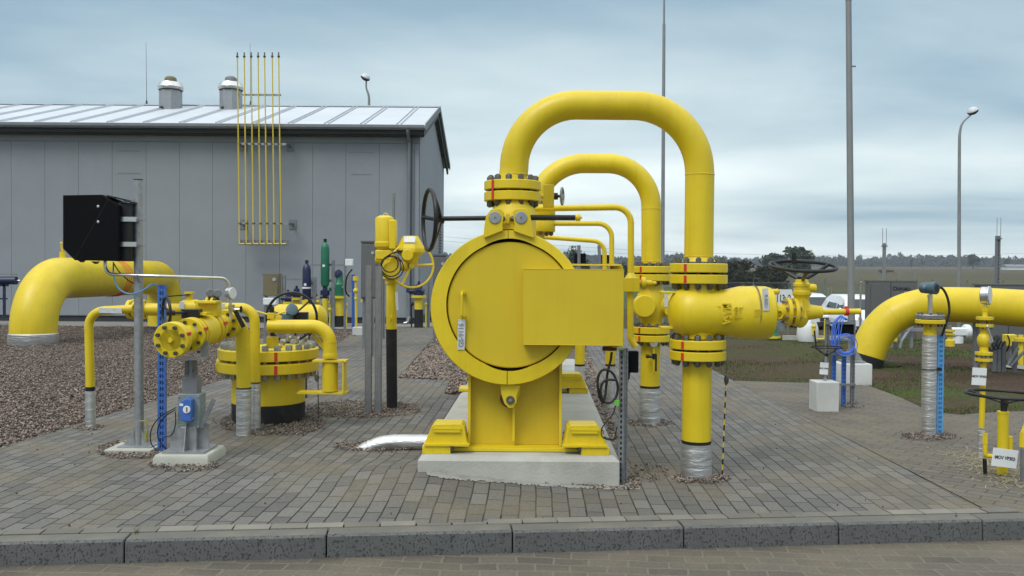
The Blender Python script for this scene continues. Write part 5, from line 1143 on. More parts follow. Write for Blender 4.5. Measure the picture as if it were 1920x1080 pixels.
# ---- grey pedestal with blue device
g = G(357, 880); d = 6.55
t = Thing('pipe_support_pedestal', 'grey welded pedestal on a pale concrete foot under the blind flange row', 'pedestal', (W(357, 870, d).x, d, 0)); x = t.loc.x
t.part('footing', MB().lathe((x, d, -.05), Z, [(0, .285), (.10, .285), (.125, .265)], 4, ph=PI / 4), M['seal'], bevel=.006)
zf = .075; t.part('foot_plate', MB().box((x, d, zf + .008), (.31, .30, .014)), M['galv'])
z1 = zat(357, 800, d); lo = t.part('lower_box', MB().box((x, d, (zf + z1) / 2 + .01), (.14, .14, z1 - zf)), M['galv'], bevel=.004)
for s in (-1, 1): t.part('gusset', MB().prism([(0, 0), (.075, 0), (.075, .19), (.0, .21)], (x + s * .068, d - .02, zf + .012), X * s, Z, Y, .007), M['galv'], lo)
t.part('gusset', MB().prism([(0, 0), (.07, 0), (.02, .21), (0, .21)], (x - .003, d - .068, zf + .012), -Y, Z, X, .006), M['galv'], lo)
z2 = zat(357, 737, d); bx_ = t.part('terminal_box', MB().box((x + .01, d, (z1 + z2) / 2), (.165, .13, z2 - z1)), mat('box_grey', (.20, .24, .25), .5, .1), bevel=.004)
for sx_, sz_ in ((-1, -1), (1, -1), (-1, 1), (1, 1)): t.part('corner_screw', MB().cyl((x + .01 + sx_ * .072, d - .068, (z1 + z2) / 2 + sz_ * (z2 - z1) * .44), (x + .01 + sx_ * .072, d - .074, (z1 + z2) / 2 + sz_ * (z2 - z1) * .44), .008, n=8), M['steel'], bx_)
dv = t.part('blue_relay', MB().prism([(-.045, -.02), (-.035, -.085), (.045, -.09), (.045, .07), (.015, .085), (-.03, .06), (-.05, .03)], W(347, 768, d - .13), X, Z, Y, .07), M['blue'], bevel=.006)
t.part('dial', MB().lathe(W(350, 768, d - .132), -Y, [(0, .028), (.006, .026)], 20), M['white'], dv); t.part('rating_label', MB().box(W(340, 759, d - .132), (.026, .002, .018)), M['white'], dv); t.part('pointer', MB().box(W(350, 768, d - .141), (.006, .004, .035)), M['ink'], dv)
t.part('lever_bar', MB().box(W(389, 775, d - .06), (.030, .012, .235), Matrix.Rotation(R(24), 3, 'Y')), M['galvd'], label='loose drilled grey bar leaning at the side')
z3 = zat(357, 708, d); z4 = zat(357, 672, d)
t.part('neck', MB().box((x + .01, d, (z2 + z3) / 2), (.11, .10, z3 - z2)).cyl((x + .01, d, z3), (x + .01, d, z3 + .05), .045, n=16).box((x + .01, d, (z3 + z4) / 2), (.035, .09, z4 - z3)), M['galvd'])
t.part('saddle_plate', MB().box(W(362, 672, d + .02), (.17, .16, .012)).box(W(384, 655, d + .12), (.06, .012, .13)), M['galv'])
t.part('adjusting_nut', MB().lathe(W(350, 690, d - .05), Z, [(-.05, .014), (.05, .014)], 8).lathe(W(367, 690, d - .05), Z, [(-.05, .012), (.05, .012)], 8).lathe(W(358, 697, d), Z, [(0, .05), (.02, .05)], 6), M['bolt'])
for i, pts in enumerate(([(330, 768), (310, 780), (297, 800), (297, 822), (310, 840), (322, 845)], [(330, 764), (300, 782), (284, 805), (283, 830), (295, 846)], [(329, 772), (329, 795), (322, 815), (305, 820)])):
    single('cable_loop', MB().sweep(spline([W(px, py, d - .1 + .03 * k) for k, (px, py) in enumerate(pts)], 6), .0042, 6), M['rubber'], ['black cable looping from the blue relay down behind the blue channel, the inner loop', 'black cable looping widest to the left of the blue relay', 'short black cable dropping straight from the blue relay'][i], 'cable', 'black cables of the blue relay')
single('green_wire', MB().sweep(spline([W(330, 795, d - .1), W(345, 796, d - .12), W(368, 780, d - .12), W(380, 762, d - .1)], 6), .003, 6).lathe(W(383, 759, d - .11), -Y, [(0, .012), (.01, .012)], 12), mat('wire_green', (.10, .16, .08), .6), 'thin pale green wire across the pedestal ending in a round plug', 'wire')
# ---- blind flange row
t = Thing('flanged_valve_run', 'short yellow run of bolted flanges and valve ending in a blind flange facing the camera', 'valve run', W(345, 635, 6.5))
p0 = W(320, 638, 6.35); p1 = W(432, 605, 7.4); ax = (p1 - p0).normalized(); L_ = (p1 - p0).length
at = lambda q: p0 + ax * (L_ * q)
fr = 34 * 6.35 / F
fa = t.part('blind_flange', MB().lathe(p0, ax, [(0, fr * .96), (.004, fr), (.026, fr), (.03, fr * .97)], 40), M['yel']); t.part('centre_boss', MB().lathe(p0, -ax, [(0, .02), (.012, .018)], 6), M['yel'], fa)
fb = t.part('flange', MB().lathe(p0 + ax * .034, ax, [(0, fr * .97), (.004, fr), (.03, fr), (.034, fr * .97)], 40).lathe(p0, ax, [(0, fr * .6), (L_ * 1.0, fr * .6)], 28), M['yel'])
me = bolt_mesh(.032, .066, M['bolt'], .1); u, w, _ = frame(ax); q = Z.rotation_difference(ax)
def boltring(c, n, rr, me, par, ph=0):
    for k in range(n): a = 2 * PI * (k + .5) / n + ph; t.inst('bolt', me, c + (u * math.cos(a) + w * math.sin(a)) * rr, q, par)
boltring(p0 + ax * .032, 8, fr * .76, me, fa)
def flangering(q0, rr, th, name='flange'):
    return t.part(name, MB().lathe(at(q0), ax, [(0, rr * .97), (.004, rr), (th - .004, rr), (th, rr * .97)], 36), M['yel'])
f1 = flangering(.26, fr * .98, .03); f2 = flangering(.305, fr * .98, .034); boltring(at(.30), 8, fr * .76, bolt_mesh(.03, .07, M['bolt'], .15), f1, .2)
f3 = flangering(.60, fr * .95, .032); f4 = flangering(.645, fr * .95, .032); boltring(at(.64), 8, fr * .73, bolt_mesh(.03, .07, M['bolt'], .15), f3, .1)
f5 = flangering(.88, fr * .92, .030); f6 = flangering(.92, fr * .92, .030); boltring(at(.92), 8, fr * .7, bolt_mesh(.03, .07, M['bolt'], .15), f5)
for qq, f_ in ((.03, fa), (.30, f1), (.64, f3), (.92, f5)): c = at(qq) + (u * math.cos(R(-150)) + w * math.sin(R(-150))) * fr * 0; t.part('alignment_mark', MB().box(at(qq) + Vector((.96, -.1, .35)).normalized() * fr * 1.0, (.012, .06, .022)), M['red'], f_)
vb = t.part('valve_body', MB().sphere(at(.45), fr * .88, 18).lathe(at(.36), ax, [(0, fr * .95), (L_ * .2, fr * .95)], 24), M['yel'])
t.part('tag_plate', MB().box(at(.36) + Vector((.05, -.115, .03)), (.03, .003, .07), Matrix.Rotation(R(8), 3, 'Z')), M['tag'], vb)
t.part('valve_bonnet', MB().box(at(.62) + Z * .16, (.155, .10, .12)).box(at(.62) + Z * .215 - Y * .05, (.17, .12, .02)), M['yel'], vb, bevel=.003)
t.part('stem_plate', MB().box(at(.42) + Z * .145 + X * .0, (.17, .12, .02)), M['yel'], vb)
t.part('gear_box', MB().box(W(360, 587, 6.75), (.135, .09, .062)), M['black'], vb, bevel=.005)
handwheel(t, W(312, 587, 6.5), Vector((-.82, -.57, 0)), .115, .0105, .03, 3, M['black'], ph=.6, hubr=.02, spr=.009)
t.part('wheel_shaft', MB().cyl(W(316, 587, 6.52), W(350, 586, 6.72), .0095, n=8), M['black'])
t.part('gasket', MB().box(W(372, 660, 7.0), (.02, .02, .02)), M['dark'])
# riser of the row: elbow down to the foil foot
dd = 7.68; g = G(457, 815); rr = 13 * dd / F
t2 = Thing('standpipe', 'thicker yellow elbow leg in front of the round vessel, with foil foot', 'pipe leg', (g.x, g.y, 0), 'yellow legs with foil feet at the left')
t2.part('leg_pipe', MB().pipe([at(.95), W(452, 596, g.y - .02), W(456, 660, g.y), W(457, 728, g.y)], rr * .98, [.14, .2], 24), M['yel']); t2.part('weld_bead', MB().torus(W(455.5, 652, g.y), Z, rr, .003, 24, 6), M['yel']); foil_wrap(t2, (g.x, g.y, -.02), W(457, 728, g.y), rr * 1.04, bands=4)
t2.part('tape_ring', MB().cyl(W(457, 729, g.y), W(457, 726, g.y), rr * 1.05, n=24), M['dark'])
g = G(479, 806); rr = 9.2 * g.y / F
t2 = Thing('standpipe', 'thin yellow elbow leg just right of the thicker one, reaching back to the ball valve', 'pipe leg', (g.x, g.y, 0), 'yellow legs with foil feet at the left')
t2.part('leg_pipe', MB().pipe([W(424, 577, g.y), W(477, 577, g.y), W(479, 718, g.y)], rr, 26 * g.y / F, 20), M['yel']); foil_wrap(t2, (g.x, g.y, -.02), W(479, 718, g.y), rr * 1.04, bands=4); t2.part('tape_ring', MB().cyl(W(479, 719, g.y), W(479, 716, g.y), rr * 1.06, n=20), M['dark'])
# rear small valve line: left leg -> flange -> ball valve -> tag -> joins
g = G(170, 803); dd = g.y; rr = 8 * dd / F
t2 = Thing('standpipe', 'thin yellow leg at far left with foil foot, bending right to the ball valve', 'pipe leg', (g.x, g.y, 0), 'yellow legs with foil feet at the left')
t2.part('leg_pipe', MB().pipe([W(169, 726, dd), W(166, 584, dd), W(250, 579, dd)], rr, 30 * dd / F, 20), M['yel']); t2.part('tape_ring', MB().cyl(W(169, 734, dd), W(169, 725, dd), rr * 1.06, n=20), M['black']); foil_wrap(t2, (g.x, g.y, -.02), W(169, 733, dd), rr * 1.12, bands=4)
tg = t2.part('tag_plate', MB().box(W(211, 582, dd) - Y * (rr + .004), (.205, .003, .045), Matrix.Rotation(R(1.5), 3, 'Y')), M['tag'])
t2.part('weld_bead', MB().torus(W(166, 616, dd), Z, rr, .003, 20, 6), M['yel'])
dd = 8.0
t2 = Thing('ball_valve', 'yellow ball valve line with black lever behind the galvanised pole', 'valve', W(330, 578, dd))
dd2 = 7.9; b = MB(); b.lathe(W(241, 580, dd2), X, [(0, .085), (.03, .085), (.035, .06), (.11, .06), (.115, .088), (.15, .088), (.155, .055), (.45, .055), (.46, .05), (.5, .05)], 24); body = t2.part('pipe_spool', b, M['yel'])
fp = flange_pair(t2, W(258, 580, dd2), Vector((.85, -.5, 0)), .092, .03, .03, 8, .028, M['yel'])
b = MB(); b.lathe(W(340, 577, dd2), X, [(0, .06), (.04, .075), (.15, .075), (.17, .055), (.2, .055), (.21, .08), (.23, .08), (.24, .085), (.26, .085), (.27, .05), (.40, .05)], 24); vb = t2.part('valve_body', b, M['yel']); t2.part('stem', MB().cyl(W(355, 577, dd2), W(355, 549, dd2), .03, n=14).box(W(355, 549, dd2), (.07, .07, .02)), M['yel'], vb)
t2.part('lever', MB().box(W(337, 554, dd2) - Y * .03, (.21, .025, .010), Matrix.Rotation(R(-5), 3, 'Y')), M['black'], vb); t2.part('number_plate', MB().box(W(347, 572, dd2) - Y * .08, (.045, .003, .06)), M['tag'], vb)
fp = flange_pair(t2, W(396, 573, dd2), X, .085, .022, .022, 8, .026, M['yel'])
t2.part('tag_plate', MB().box(W(413, 575, dd2) - Y * .06, (.115, .003, .055)), M['tag'], vb)
dd = 7.9; t2 = Thing('twin_transmitter', 'dark grey transmitter with two round heads above the ball valve', 'transmitter', W(400, 555, dd))
for px, py in ((394, 549), (408, 550)): t2.part('head', MB().cyl(W(px, py, dd - .05), W(px, py, dd + .05), .036, n=18), M['galvd'], bevel=.006)
t2.part('stem', MB().cyl(W(393, 555, dd), W(393, 566, dd), .014, n=8).cyl(W(404, 556, dd), W(402, 563, dd), .022, n=8), M['galvd']); t2.part('lead', MB().sweep(spline([W(408, 556, dd), W(411, 565, dd), W(407, 572, dd), W(398, 571, dd)], 4), .006, 6), M['rubber'])
dd = 7.2; t2 = Thing('pressure_gauge', 'steel pressure gauge on a tube in front of the thin yellow elbow', 'gauge', W(434, 552, dd))
t2.part('gauge_case', MB().lathe(W(432, 550, dd), Vector((.9, -.42, 0)), [(-.02, .048), (.02, .050), (.025, .045)], 24), M['steel'], label='round gauge case seen nearly edge on'); t2.part('gauge_face', MB().lathe(W(432, 550, dd) + Vector((.9, -.42, 0)) * .026, Vector((.9, -.42, 0)), [(0, .043), (.002, .043)], 24), M['white'])
t2.part('valve_block', MB().cyl(W(432, 562, dd), W(433, 600, dd), .012, n=8).box(W(434, 578, dd), (.04, .04, .06)).cyl(W(434, 580, dd), W(450, 580, dd), .009, n=8), M['steel']); t2.part('black_handle', MB().sphere(W(452, 580, dd), .022, 8, (.6, 1, 1.4)).box(W(449, 598, dd - .03), (.034, .01, .15), Matrix.Rotation(R(-28), 3, 'Y')), M['black'])
# ---- round flanged cover (big)
d = 8.35; u_ = d / F; cx = W(504, 672, d).x
t = Thing('flanged_vessel', 'squat round yellow vessel with two thick bolted flanges and black base', 'vessel', (cx, d, 0))
flange_pair(t, W(504, 673, d), Z, 92 * u_, .098, .022, 24, .066, M['yel'], M['boltl'], mark=R(-67), ph=.06, nn=72, markw=.03, studs=.04)
rb = 67 * u_; zb1 = zat(500, 752, d)
t.part('vessel_shell', MB().cyl((cx, d, zb1), W(504, 693, d), rb, n=48), M['yel']); t.part('black_base', MB().cyl((cx, d, -.02), (cx, d, zb1), rb * 1.0, n=48), M['bitu'])
t.part('side_nozzle', MB().cyl(W(420, 685, d), W(409, 685, d), .085, n=20), M['yel'], bevel=.01)
d3 = 8.0
lid = zat(504, 650, d)
pp = Thing('davit_pipe', 'yellow bent pipe bracketed to the round vessel, its arm crossing the lid', 'pipe', (W(620, 700, d3).x, d3, W(620, 735, d3).z))
arm = pp.part('bent_arm', MB().pipe([W(503, 612, d3), W(618, 612, d3), W(619, 672, d3)], 12.5 * d3 / F, 33 * d3 / F, 24), M['yel'])
pp.part('collar', MB().lathe(W(619, 668, d3), Z, [(-.012, .066), (.0, .07), (.03, .062)], 24), M['yel'], arm); pp.part('weld_bead', MB().torus(W(619, 641, d3), Z, 12.5 * d3 / F, .003, 24, 6), M['yel'], arm)
pp.part('sleeve', MB().cyl(W(619, 678, d3), W(619, 733, d3), 14.5 * d3 / F, n=24), M['yel'])
a_, c_ = W(589, 676, d3), W(651, 676, d3); pp.part('bracket_plate', MB().box((a_ + c_) / 2, (c_.x - a_.x, .16, .016)), M['yel']); a_, c_ = W(560, 736, d3), W(651, 736, d3); pp.part('bracket_plate', MB().box((a_ + c_) / 2 + Y * .02, (c_.x - a_.x, .16, .016)), M['yel'])
pp.part('side_plate', MB().box(W(646, 706, d3), (.012, .16, .29)), M['yel']); pp.part('brace', MB().box(W(598, 640, d3 + .05), (.19, .014, .035), Matrix.Rotation(R(50), 3, 'Y')), M['yel'])
pp.part('hinge_block', MB().box(W(509, 592, d3), (.065, .06, .055)).box(W(511, 639, d3), (.10, .05, .075)).box(W(514, 650, d3), (.14, .05, .03)), M['yel'], bevel=.003); pp.part('black_pin', MB().box(W(511, 627, d3 - .06), (.035, .02, .03)).box(W(510, 582, d3), (.034, .03, .06)), M['black'])
pp.part('tee_bar', MB().cyl(W(479, 583, d3), W(503, 590, d3), .008, n=8).cyl(W(515, 591, d3), W(537, 584, d3), .008, n=8), M['yel'])
for px, py, hh in ((541, 632, .07), (556, 634, .06), (572, 633, .06), (530, 640, .05)):
    t.part('lid_fitting', MB().cyl(W(px, py + 8, d + .05), W(px, py + 8, d + .05) + Z * hh, .022, n=8).cyl(W(px, py, d + .05), W(px + 6, py, d + .05), .02, n=8), M['boltl'])
t.part('lid_lever', MB().box(W(573, 629, d), (.14, .02, .02), Matrix.Rotation(R(-35), 3, 'Y')), M['navy'])
single('hanging_rod', MB().cyl(W(596, 695, d - .2), G(597, 778), .0045, n=6).sphere(W(594, 708, d - .2), .024, 8, (1, 1, 1.6)), M['bolt'], 'thin dark rod with knot hanging beside the round vessel', 'marker rod')
# transmitter and black wheel behind the vessel, and the yellow barrel they sit on
dw = 9.6; t = Thing('rear_pig_barrel', 'yellow horizontal barrel with black handwheel half hidden behind the round vessel', 'barrel', (W(550, 600, dw).x, dw, 0))
t.part('barrel', MB().lathe(W(513, 598, dw + .2), X, [(-.02, .06), (0, .13), (.06, .165), (.45, .165), (.52, .16), (.58, .10), (.6, .02)], 32), M['yel']); t.part('top_nozzle', MB().cyl(W(575, 575, dw + .2), W(571, 562, dw + .2), .035, n=14), M['yel'])
handwheel(t, W(547, 595, dw - .12), Vector((.05, -1, 0)), 46 * dw / F, .014, -.05, 3, M['black'], ph=.75, hubr=.03, spr=.010)
for px in (525, 570): t.part('leg', MB().box((W(px, 650, dw + .2).x, dw + .2, .25), (.06, .06, .5)), M['black'])
td = dw - .4; t.part('gearbox', MB().box(W(562, 595, td), (.17, .08, .11)), M['black'], bevel=.006)
t = Thing('blue_transmitter', 'round dark blue transmitter head above the bent yellow arm', 'transmitter', W(547, 584, td - .1)); t.part('head', MB().lathe(W(547, 582, td - .1), Vector((.3, -.8, .35)), [(-.09, .05), (-.03, .055), (0, .062), (.03, .062), (.035, .05)], 24), M['teal']); t.part('foot', MB().cyl(W(540, 590, td - .1), W(538, 603, td - .1), .06, n=16), M['teal'])
# ================================================================== twin posts and motor valve
for i, (px, py, top) in enumerate(((690, 776, 497), (708.5, 777, 499))):
    g = G(px, py); b = MB(); x, y, z = g.x, g.y, zat(px, top, g.y); w_ = 11.5 * g.y / F
    b.box((x, y, z / 2), (w_, .004, z)).box((x - w_ / 2, y + .02, z / 2), (.004, .044, z)).box((x + w_ / 2, y + .02, z / 2), (.004, .044, z)).box((x - w_ * .3, y + .042, z / 2), (w_ * .4, .004, z)).box((x + w_ * .3, y + .042, z / 2), (w_ * .4, .004, z))
    single('channel_post', b, M['galvd'], ['grey steel channel post, left of a close pair near the motor valve', 'grey steel channel post, right of a close pair near the motor valve'][i], 'post', 'pair of grey channel posts', org=(x, y, 0))
g = G(735, 766); d = g.y; u_ = d / F; x = g.x
t = Thing('motor_valve', 'tall yellow valve with motor actuator and side handwheel on a black stem', 'motor valve', (x, d, 0))
z1, z2, z3 = zat(735, 617, d), zat(735, 532, d), zat(735, 490, d); xm = W(734, 560, d).x
t.part('black_stem', MB().cyl((x, d, -.01), (W(734, 617, d).x, d, z1), 10.2 * u_, n=24), M['bitu']); st = t.part('yellow_stem', MB().cyl((xm, d, z1), (xm, d, z2), 9.8 * u_, n=24).cyl((xm, d, z2), (xm, d, z2 + .06), 12 * u_, n=24).cyl((xm, d, z2 + .05), (xm, d, z2 + .075), 16 * u_, n=20), M['yel'])
t.part('tag_plate', MB().box(W(744, 564, d - .07), (.028, .003, .19), Matrix.Rotation(R(-3), 3, 'Y')), M['tag'], st); t.part('lift_eye', MB().torus(W(734, 597, d - .065), X, .024, .006, 16, 6), M['yel'], st)
b = MB(); b.box(W(733, 496, d), (.16, .15, .20)).box(W(722, 478, d), (.18, .16, .10)); ab = t.part('gear_housing', b, M['yel'], bevel=.012)
t.part('motor', MB().lathe(W(721, 468, d), Z, [(0, .07), (.03, .10), (.07, .105), (.08, .095), (.31, .098), (.33, .09), (.35, .05)], 28), M['yel'], ab, bevel=0); t.part('lifting_eye', MB().torus(W(723, 404, d), Y, .022, .006, 18, 6), M['yel'], ab); t.part('side_cover', MB().box(W(737, 440, d - .05), (.075, .10, .30)), M['yel'], ab, bevel=.01)
hd = t.part('control_head', MB().lathe(W(770, 470, d), Z, [(-.13, .07), (-.06, .10), (-.02, .15), (.01, .155), (.03, .15), (.15, .08)], 8, ph=PI / 8), M['yel'], bevel=.006); t.part('display_plate', MB().box(W(768, 449, d - .115), (.115, .004, .062), Matrix.Rotation(R(-18), 3, 'X')), M['tag'], hd)
t.part('front_knob', MB().cyl(W(764, 478, d - .20), W(764, 478, d - .05), .058, n=24), M['yel'], ab, bevel=.006); t.part('side_plug', MB().cyl(W(716, 487, d - .03), W(704, 487, d - .03), .04, n=16), M['yel'], ab, bevel=.006)
t.part('hub_shaft', MB().cyl(W(752, 499, d - .02), W(765, 499, d - .02), .055, n=18).cyl(W(733, 507, d - .14), W(733, 507, d), .085, n=24), M['yel'], ab)
c = W(772, 498, d - .05); o = handwheel(t, c, Vector((.30, -.95, .05)), 41 * u_, .0115, .02, 3, M['yel'], ph=.05, hubr=.03, spr=.014)
for k, (rx, ry, ex, ey) in enumerate(((19, 20, 733, 499), (15, 17, 731, 495), (21, 19, 735, 502))):
    single('cable_coil', MB().torus(W(ex, ey, d - .17 - .012 * k), Vector((.1 * k - .1, -1, .08 * k)), rx * u_, .006, 36, 6), M['rubber'], ['black cable ring hanging on the motor valve, middle one of the coil', 'black cable ring hanging on the motor valve, smallest of the coil', 'black cable ring hanging on the motor valve, biggest of the coil'][k], 'cable', 'cable coil on the motor valve')
single('cable_tail', MB().sweep(spline([W(715, 497, d - .17), W(722, 484, d - .18), W(738, 474, d - .18), W(752, 472, d - .18)], 6), .008, 8).box(W(750, 472, d - .18), (.06, .03, .03)), M['rubber'], 'thick black cable end clipped above the coil on the motor valve', 'cable')
single('thin_mast', MB().cyl(W(738, 480, d + .3), W(738.5, 362, d + .3), .015, n=8).cyl(G(738, 755), W(738, 480, d + .3), .015, n=8), M['galvd'], 'slim grey tube standing up behind the motor valve', 'mast')
# ================================================================== big left pipe
t = Thing('transmission_pipe', 'very large yellow pipe rising from a foil collar at the far left', 'pipe', (G(60, 640).x, 16.6, 0), 'very large yellow pipes')
r = .41; A0 = W(63, 640, 16.6); A0.z = -.05; At = W(63, 520, 16.6); B0 = W(170, 522, 20.0); Bt = W(318, 523, 22.6)
rl = 43 * 16.6 / F
def big_left():
    top = W(70, 527, 17.0); top = Vector((A0.x, A0.y, W(150, 520, 19).z)); end = Vector((W(309, 600, 22.6).x, 22.6, W(300, 520, 22.6).z))
    b = MB(); pts = [Vector((A0.x, A0.y, .2)), top, Vector((end.x, end.y, end.z)), Vector((end.x, end.y, -.1))]
    b.pipe(pts, r, [1.02, .62], 40, 20); return b
t.part('pipe_body', big_left(), M['yel']); t.part('foil_collar', MB().lathe((A0.x, A0.y, -.08), Z, [(0, r * 1.04), (.02, r * 1.06), (.12, r * 1.05), (.14, r * 1.07), (.24, r * 1.05), (.27, r * 1.06), (.285, r * 1.02)], 36), M['foil'])
for k in range(4): 
    q0 = W(229 + k * 2.4, 530, 20.5)
tp = Vector((A0.x, A0.y, W(150, 520, 19).z)); en = Vector((W(309, 600, 22.6).x, 22.6, W(300, 520, 22.6).z)); ax_ = (en - tp).normalized()
for k in range(4): t.part('orange_band', MB().torus(tp.lerp(en, .50 + k * .016), ax_, r + .003, .011, 40, 6), M['orange'])
t.part('vent_plug', MB().cyl(W(117, 484, 18), W(117, 472, 18), .06, n=12).cyl(W(117, 474, 18), W(115, 458, 18), .02, n=8).sphere(W(115, 456, 18), .03, 8), M['yel'])
g = G(124, 599); t = Thing('black_stand', 'black stand with yellow cap under the very large left pipe', 'pipe stand', (g.x, g.y, 0)); t.part('stand_post', MB().box((g.x, g.y, .4), (.22, .2, .82)).box((g.x - .18, g.y, .4), (.04, .04, .82)).box((g.x + .14, g.y, .4), (.04, .04, .82)), M['black']); t.part('stand_cap', MB().box((g.x, g.y, .82), (.5, .3, .06)), M['yel'])
dd = 22.0; p = W(12, 527, dd); t = Thing('blue_cylinder_actuator', 'dark navy horizontal cylinder on thin legs at the left picture edge', 'actuator', (p.x, dd, 0))
t.part('cylinder', MB().cyl(W(-60, 526, dd), W(31, 526, dd), .10, n=20), M['navy']); t.part('piston_rod', MB().cyl(W(31, 526, dd), W(38, 526, dd), .02, n=8), M['steel']); t.part('frame', MB().box(W(8, 560, dd), (.05, .05, .9)).box(W(2, 560, dd), (.3, .04, .04)).box(W(8, 535, dd), (.2, .05, .05)), M['navy']); t.part('top_rail', MB().box(W(-10, 514, dd), (1.1, .03, .02)), M['galvd'])
# ================================================================== background equipment in front of the hall
def cabinet(px0, px1, py0, py1, d, label, m='cabinet', legs=True, depth=.35, name='control_cabinet', cat='cabinet', grp='control cabinets'):
    a, c = W(px0, py0, d), W(px1, py1, d); mid = (a + c) / 2; t = Thing(name, label, cat, (mid.x, d, min(0, terr(mid.x, d)) if mid.x > 2 else 0), grp); w_, h_ = c.x - a.x, a.z - c.z
    bd = t.part('housing', MB().box(mid + Y * depth / 2, (w_, depth, h_)), M[m], bevel=.01); t.part('door', MB().box(mid - Y * .012, (w_ * .92, .02, h_ * .94)), M[m], bd, bevel=.004); t.part('rain_hood', MB().box((mid.x, d + depth / 2, a.z + .02), (w_ * 1.04, depth * 1.1, .03)), M[m], bd)
    t.part('lock', MB().cyl((mid.x + w_ * .25, d - .02, a.z - h_ * .18), (mid.x + w_ * .25, d - .035, a.z - h_ * .18), .03, n=12), M['steel'], bd)
    if legs:
        for s in (-1, 1): t.part('leg', MB().box((mid.x + s * w_ * .42, d + depth / 2, (c.z + t.loc.z) / 2), (.05, .05, c.z - t.loc.z)), M['galvd'])
    return t
cabinet(493, 522, 517, 555, 15, 'small olive beige cabinet on grey posts left of the navy cylinder', 'beige', depth=.2)
t = cabinet(677, 706, 455, 560, 16, 'tall dark grey cabinet behind the pair of channel posts', depth=.4)
cabinet(812, 836, 480, 560, 17, 'grey beige cabinet half hidden behind the closure ring', 'cabinet', depth=.3)
d = 15; p = W(508, 565, d); t = Thing('meter_box', 'small white box below the olive cabinet', 'box', p); t.part('housing', MB().box(p, (.23, .15, .12)), M['white'], bevel=.01); t.part('bracket', MB().box(p + Z * -.14, (.05, .05, .16)), M['black'])
def gas_cyl(px, top, bot, d, w_, m, label):
    p = W(px, bot, d); r_ = w_ / 2 * d / F; h = zat(px, top, d) - p.z
    t = Thing('accumulator_cylinder', label, 'cylinder', p, 'accumulator cylinders'); t.part('shell', MB().lathe(p, Z, [(0, r_ * .4), (.03, r_ * .85), (.08, r_), (h - .12, r_), (h - .05, r_ * .8), (h, r_ * .3)], 20), M[m]); t.part('cap_valve', MB().cyl(p + Z * h, p + Z * (h + .06), .03, n=8), M['black'])
    t.part('strap', MB().cyl(p + Z * h * .38, p + Z * (h * .38 + .03), r_ * 1.05, n=20), M['white'] if m == 'navy' else M[m]); t.part('frame_post', MB().box((p.x + r_ + .06, d + .05, (p.z + h * .6) / 2), (.05, .05, p.z + h * .6)), M['galvd'])
    for q in (.15, .5): t.part('bracket', MB().box(p + Vector((r_ * .5 + .03, .07, h * q)), (r_ + .06, .03, .04)), M['galvd'])
    t.part('bottom_neck', MB().cyl(p - Z * .22, p + Z * .02, .045, n=10).cyl(p - Z * .14, p - Z * .05, .085, n=12), M['navy']); t.part('foot_pipe', MB().cyl((p.x, d, .35), p - Z * .2, .055, n=12), M['yelfar']); t.part('black_foot', MB().cyl((p.x, d, 0), (p.x, d, .35), .055, n=12), M['bitu'])
    t.part('round_label', MB().cyl(p + Vector((-.01, -r_ - .004, h * .48)), p + Vector((-.01, -r_ + .01, h * .48)), .025, n=12), M['white'])
gas_cyl(575, 494, 570, 16, 16, 'navy', 'navy blue upright gas cylinder with white strap')
gas_cyl(609.5, 454, 539, 16, 16, 'green', 'tall green upright gas cylinder, highest in the background')
def bg_valve(px, top, flg, yb, base, d, w_, mh, label, body='yelfar'):
    p = G(px, base) if d is None else W(px, base, d); d = p.y; z0 = 0 if d is None or px < 1000 else terr(p.x, d); x = p.x; r_ = w_ / 2 * d / F
    t = Thing('hydraulic_valve', label, 'valve', (x, d, z0), 'background valves'); t.part('black_stem', MB().cyl((x, d, z0), (x, d, zat(px, yb, d)), r_ * .92, n=18), M['bitu'])
    st = t.part('yellow_stem', MB().cyl((x, d, zat(px, yb, d)), (x, d, zat(px, flg, d)), r_ * .9, n=18), M[body]); t.part('top_flange', MB().lathe((x, d, zat(px, flg, d)), Z, [(-.03, r_ * 1.6), (.03, r_ * 1.6)], 20), M[body], st)
    for s in (-1, 1): t.part('side_pipe', MB().cyl((x + s * r_ * 1.5, d, z0), (x + s * r_ * 1.5, d, zat(px, yb - 12, d)), .018, n=8).sphere((x + s * r_ * 1.4, d, zat(px, flg + 14, d)), .05, 8), M['black'] if s < 0 else M[body], st)
    zt = zat(px, top, d); zf = zat(px, flg, d) + .03; a = t.part('actuator', MB().lathe((x, d, zf), Z, [(0, r_ * 1.0), ((zt - zf) * .5, r_ * 1.15), ((zt - zf) * .6, r_ * .8), ((zt - zf) * .9, r_ * .75), (zt - zf, r_ * .3)], 18), M[mh]); t.part('side_cylinder', MB().cyl((x - r_ * 2.0, d - .05, zf + (zt - zf) * .35), (x + r_ * 1.2, d - .05, zf + (zt - zf) * .35), r_ * .55, n=14), M[mh], a)
    t.part('knob', MB().cyl((x, d, zt), (x, d, zt + .06), .03, n=8), M['black'], a); return t
t = bg_valve(636, 512, 557, 592, 612, None, 18, 'green', 'green headed background valve with navy cap right of the tall green cylinder')
p = W(635, 505, 16); t.part('navy_cap', MB().lathe(W(635, 520, t.loc.y), Z, [(0, .10), (.08, .11), (.16, .08), (.2, .02)], 16), M['navy'])
bg_valve(611, 545, 566, 582, 613, None, 10, 'navy', 'small navy headed background valve under the tall green cylinder')
t = bg_valve(785, 532, 556, 580, 614, None, 18, 'navy', 'navy headed background valve between the motor valve and the closure'); t.part('actuator_block', MB().box(W(776, 542, t.loc.y), (.36, .2, .17)), M['navy'])
bg_valve(540, 548, 568, 590, 614, None, 12, 'navy', 'navy headed background valve behind the black handwheel')
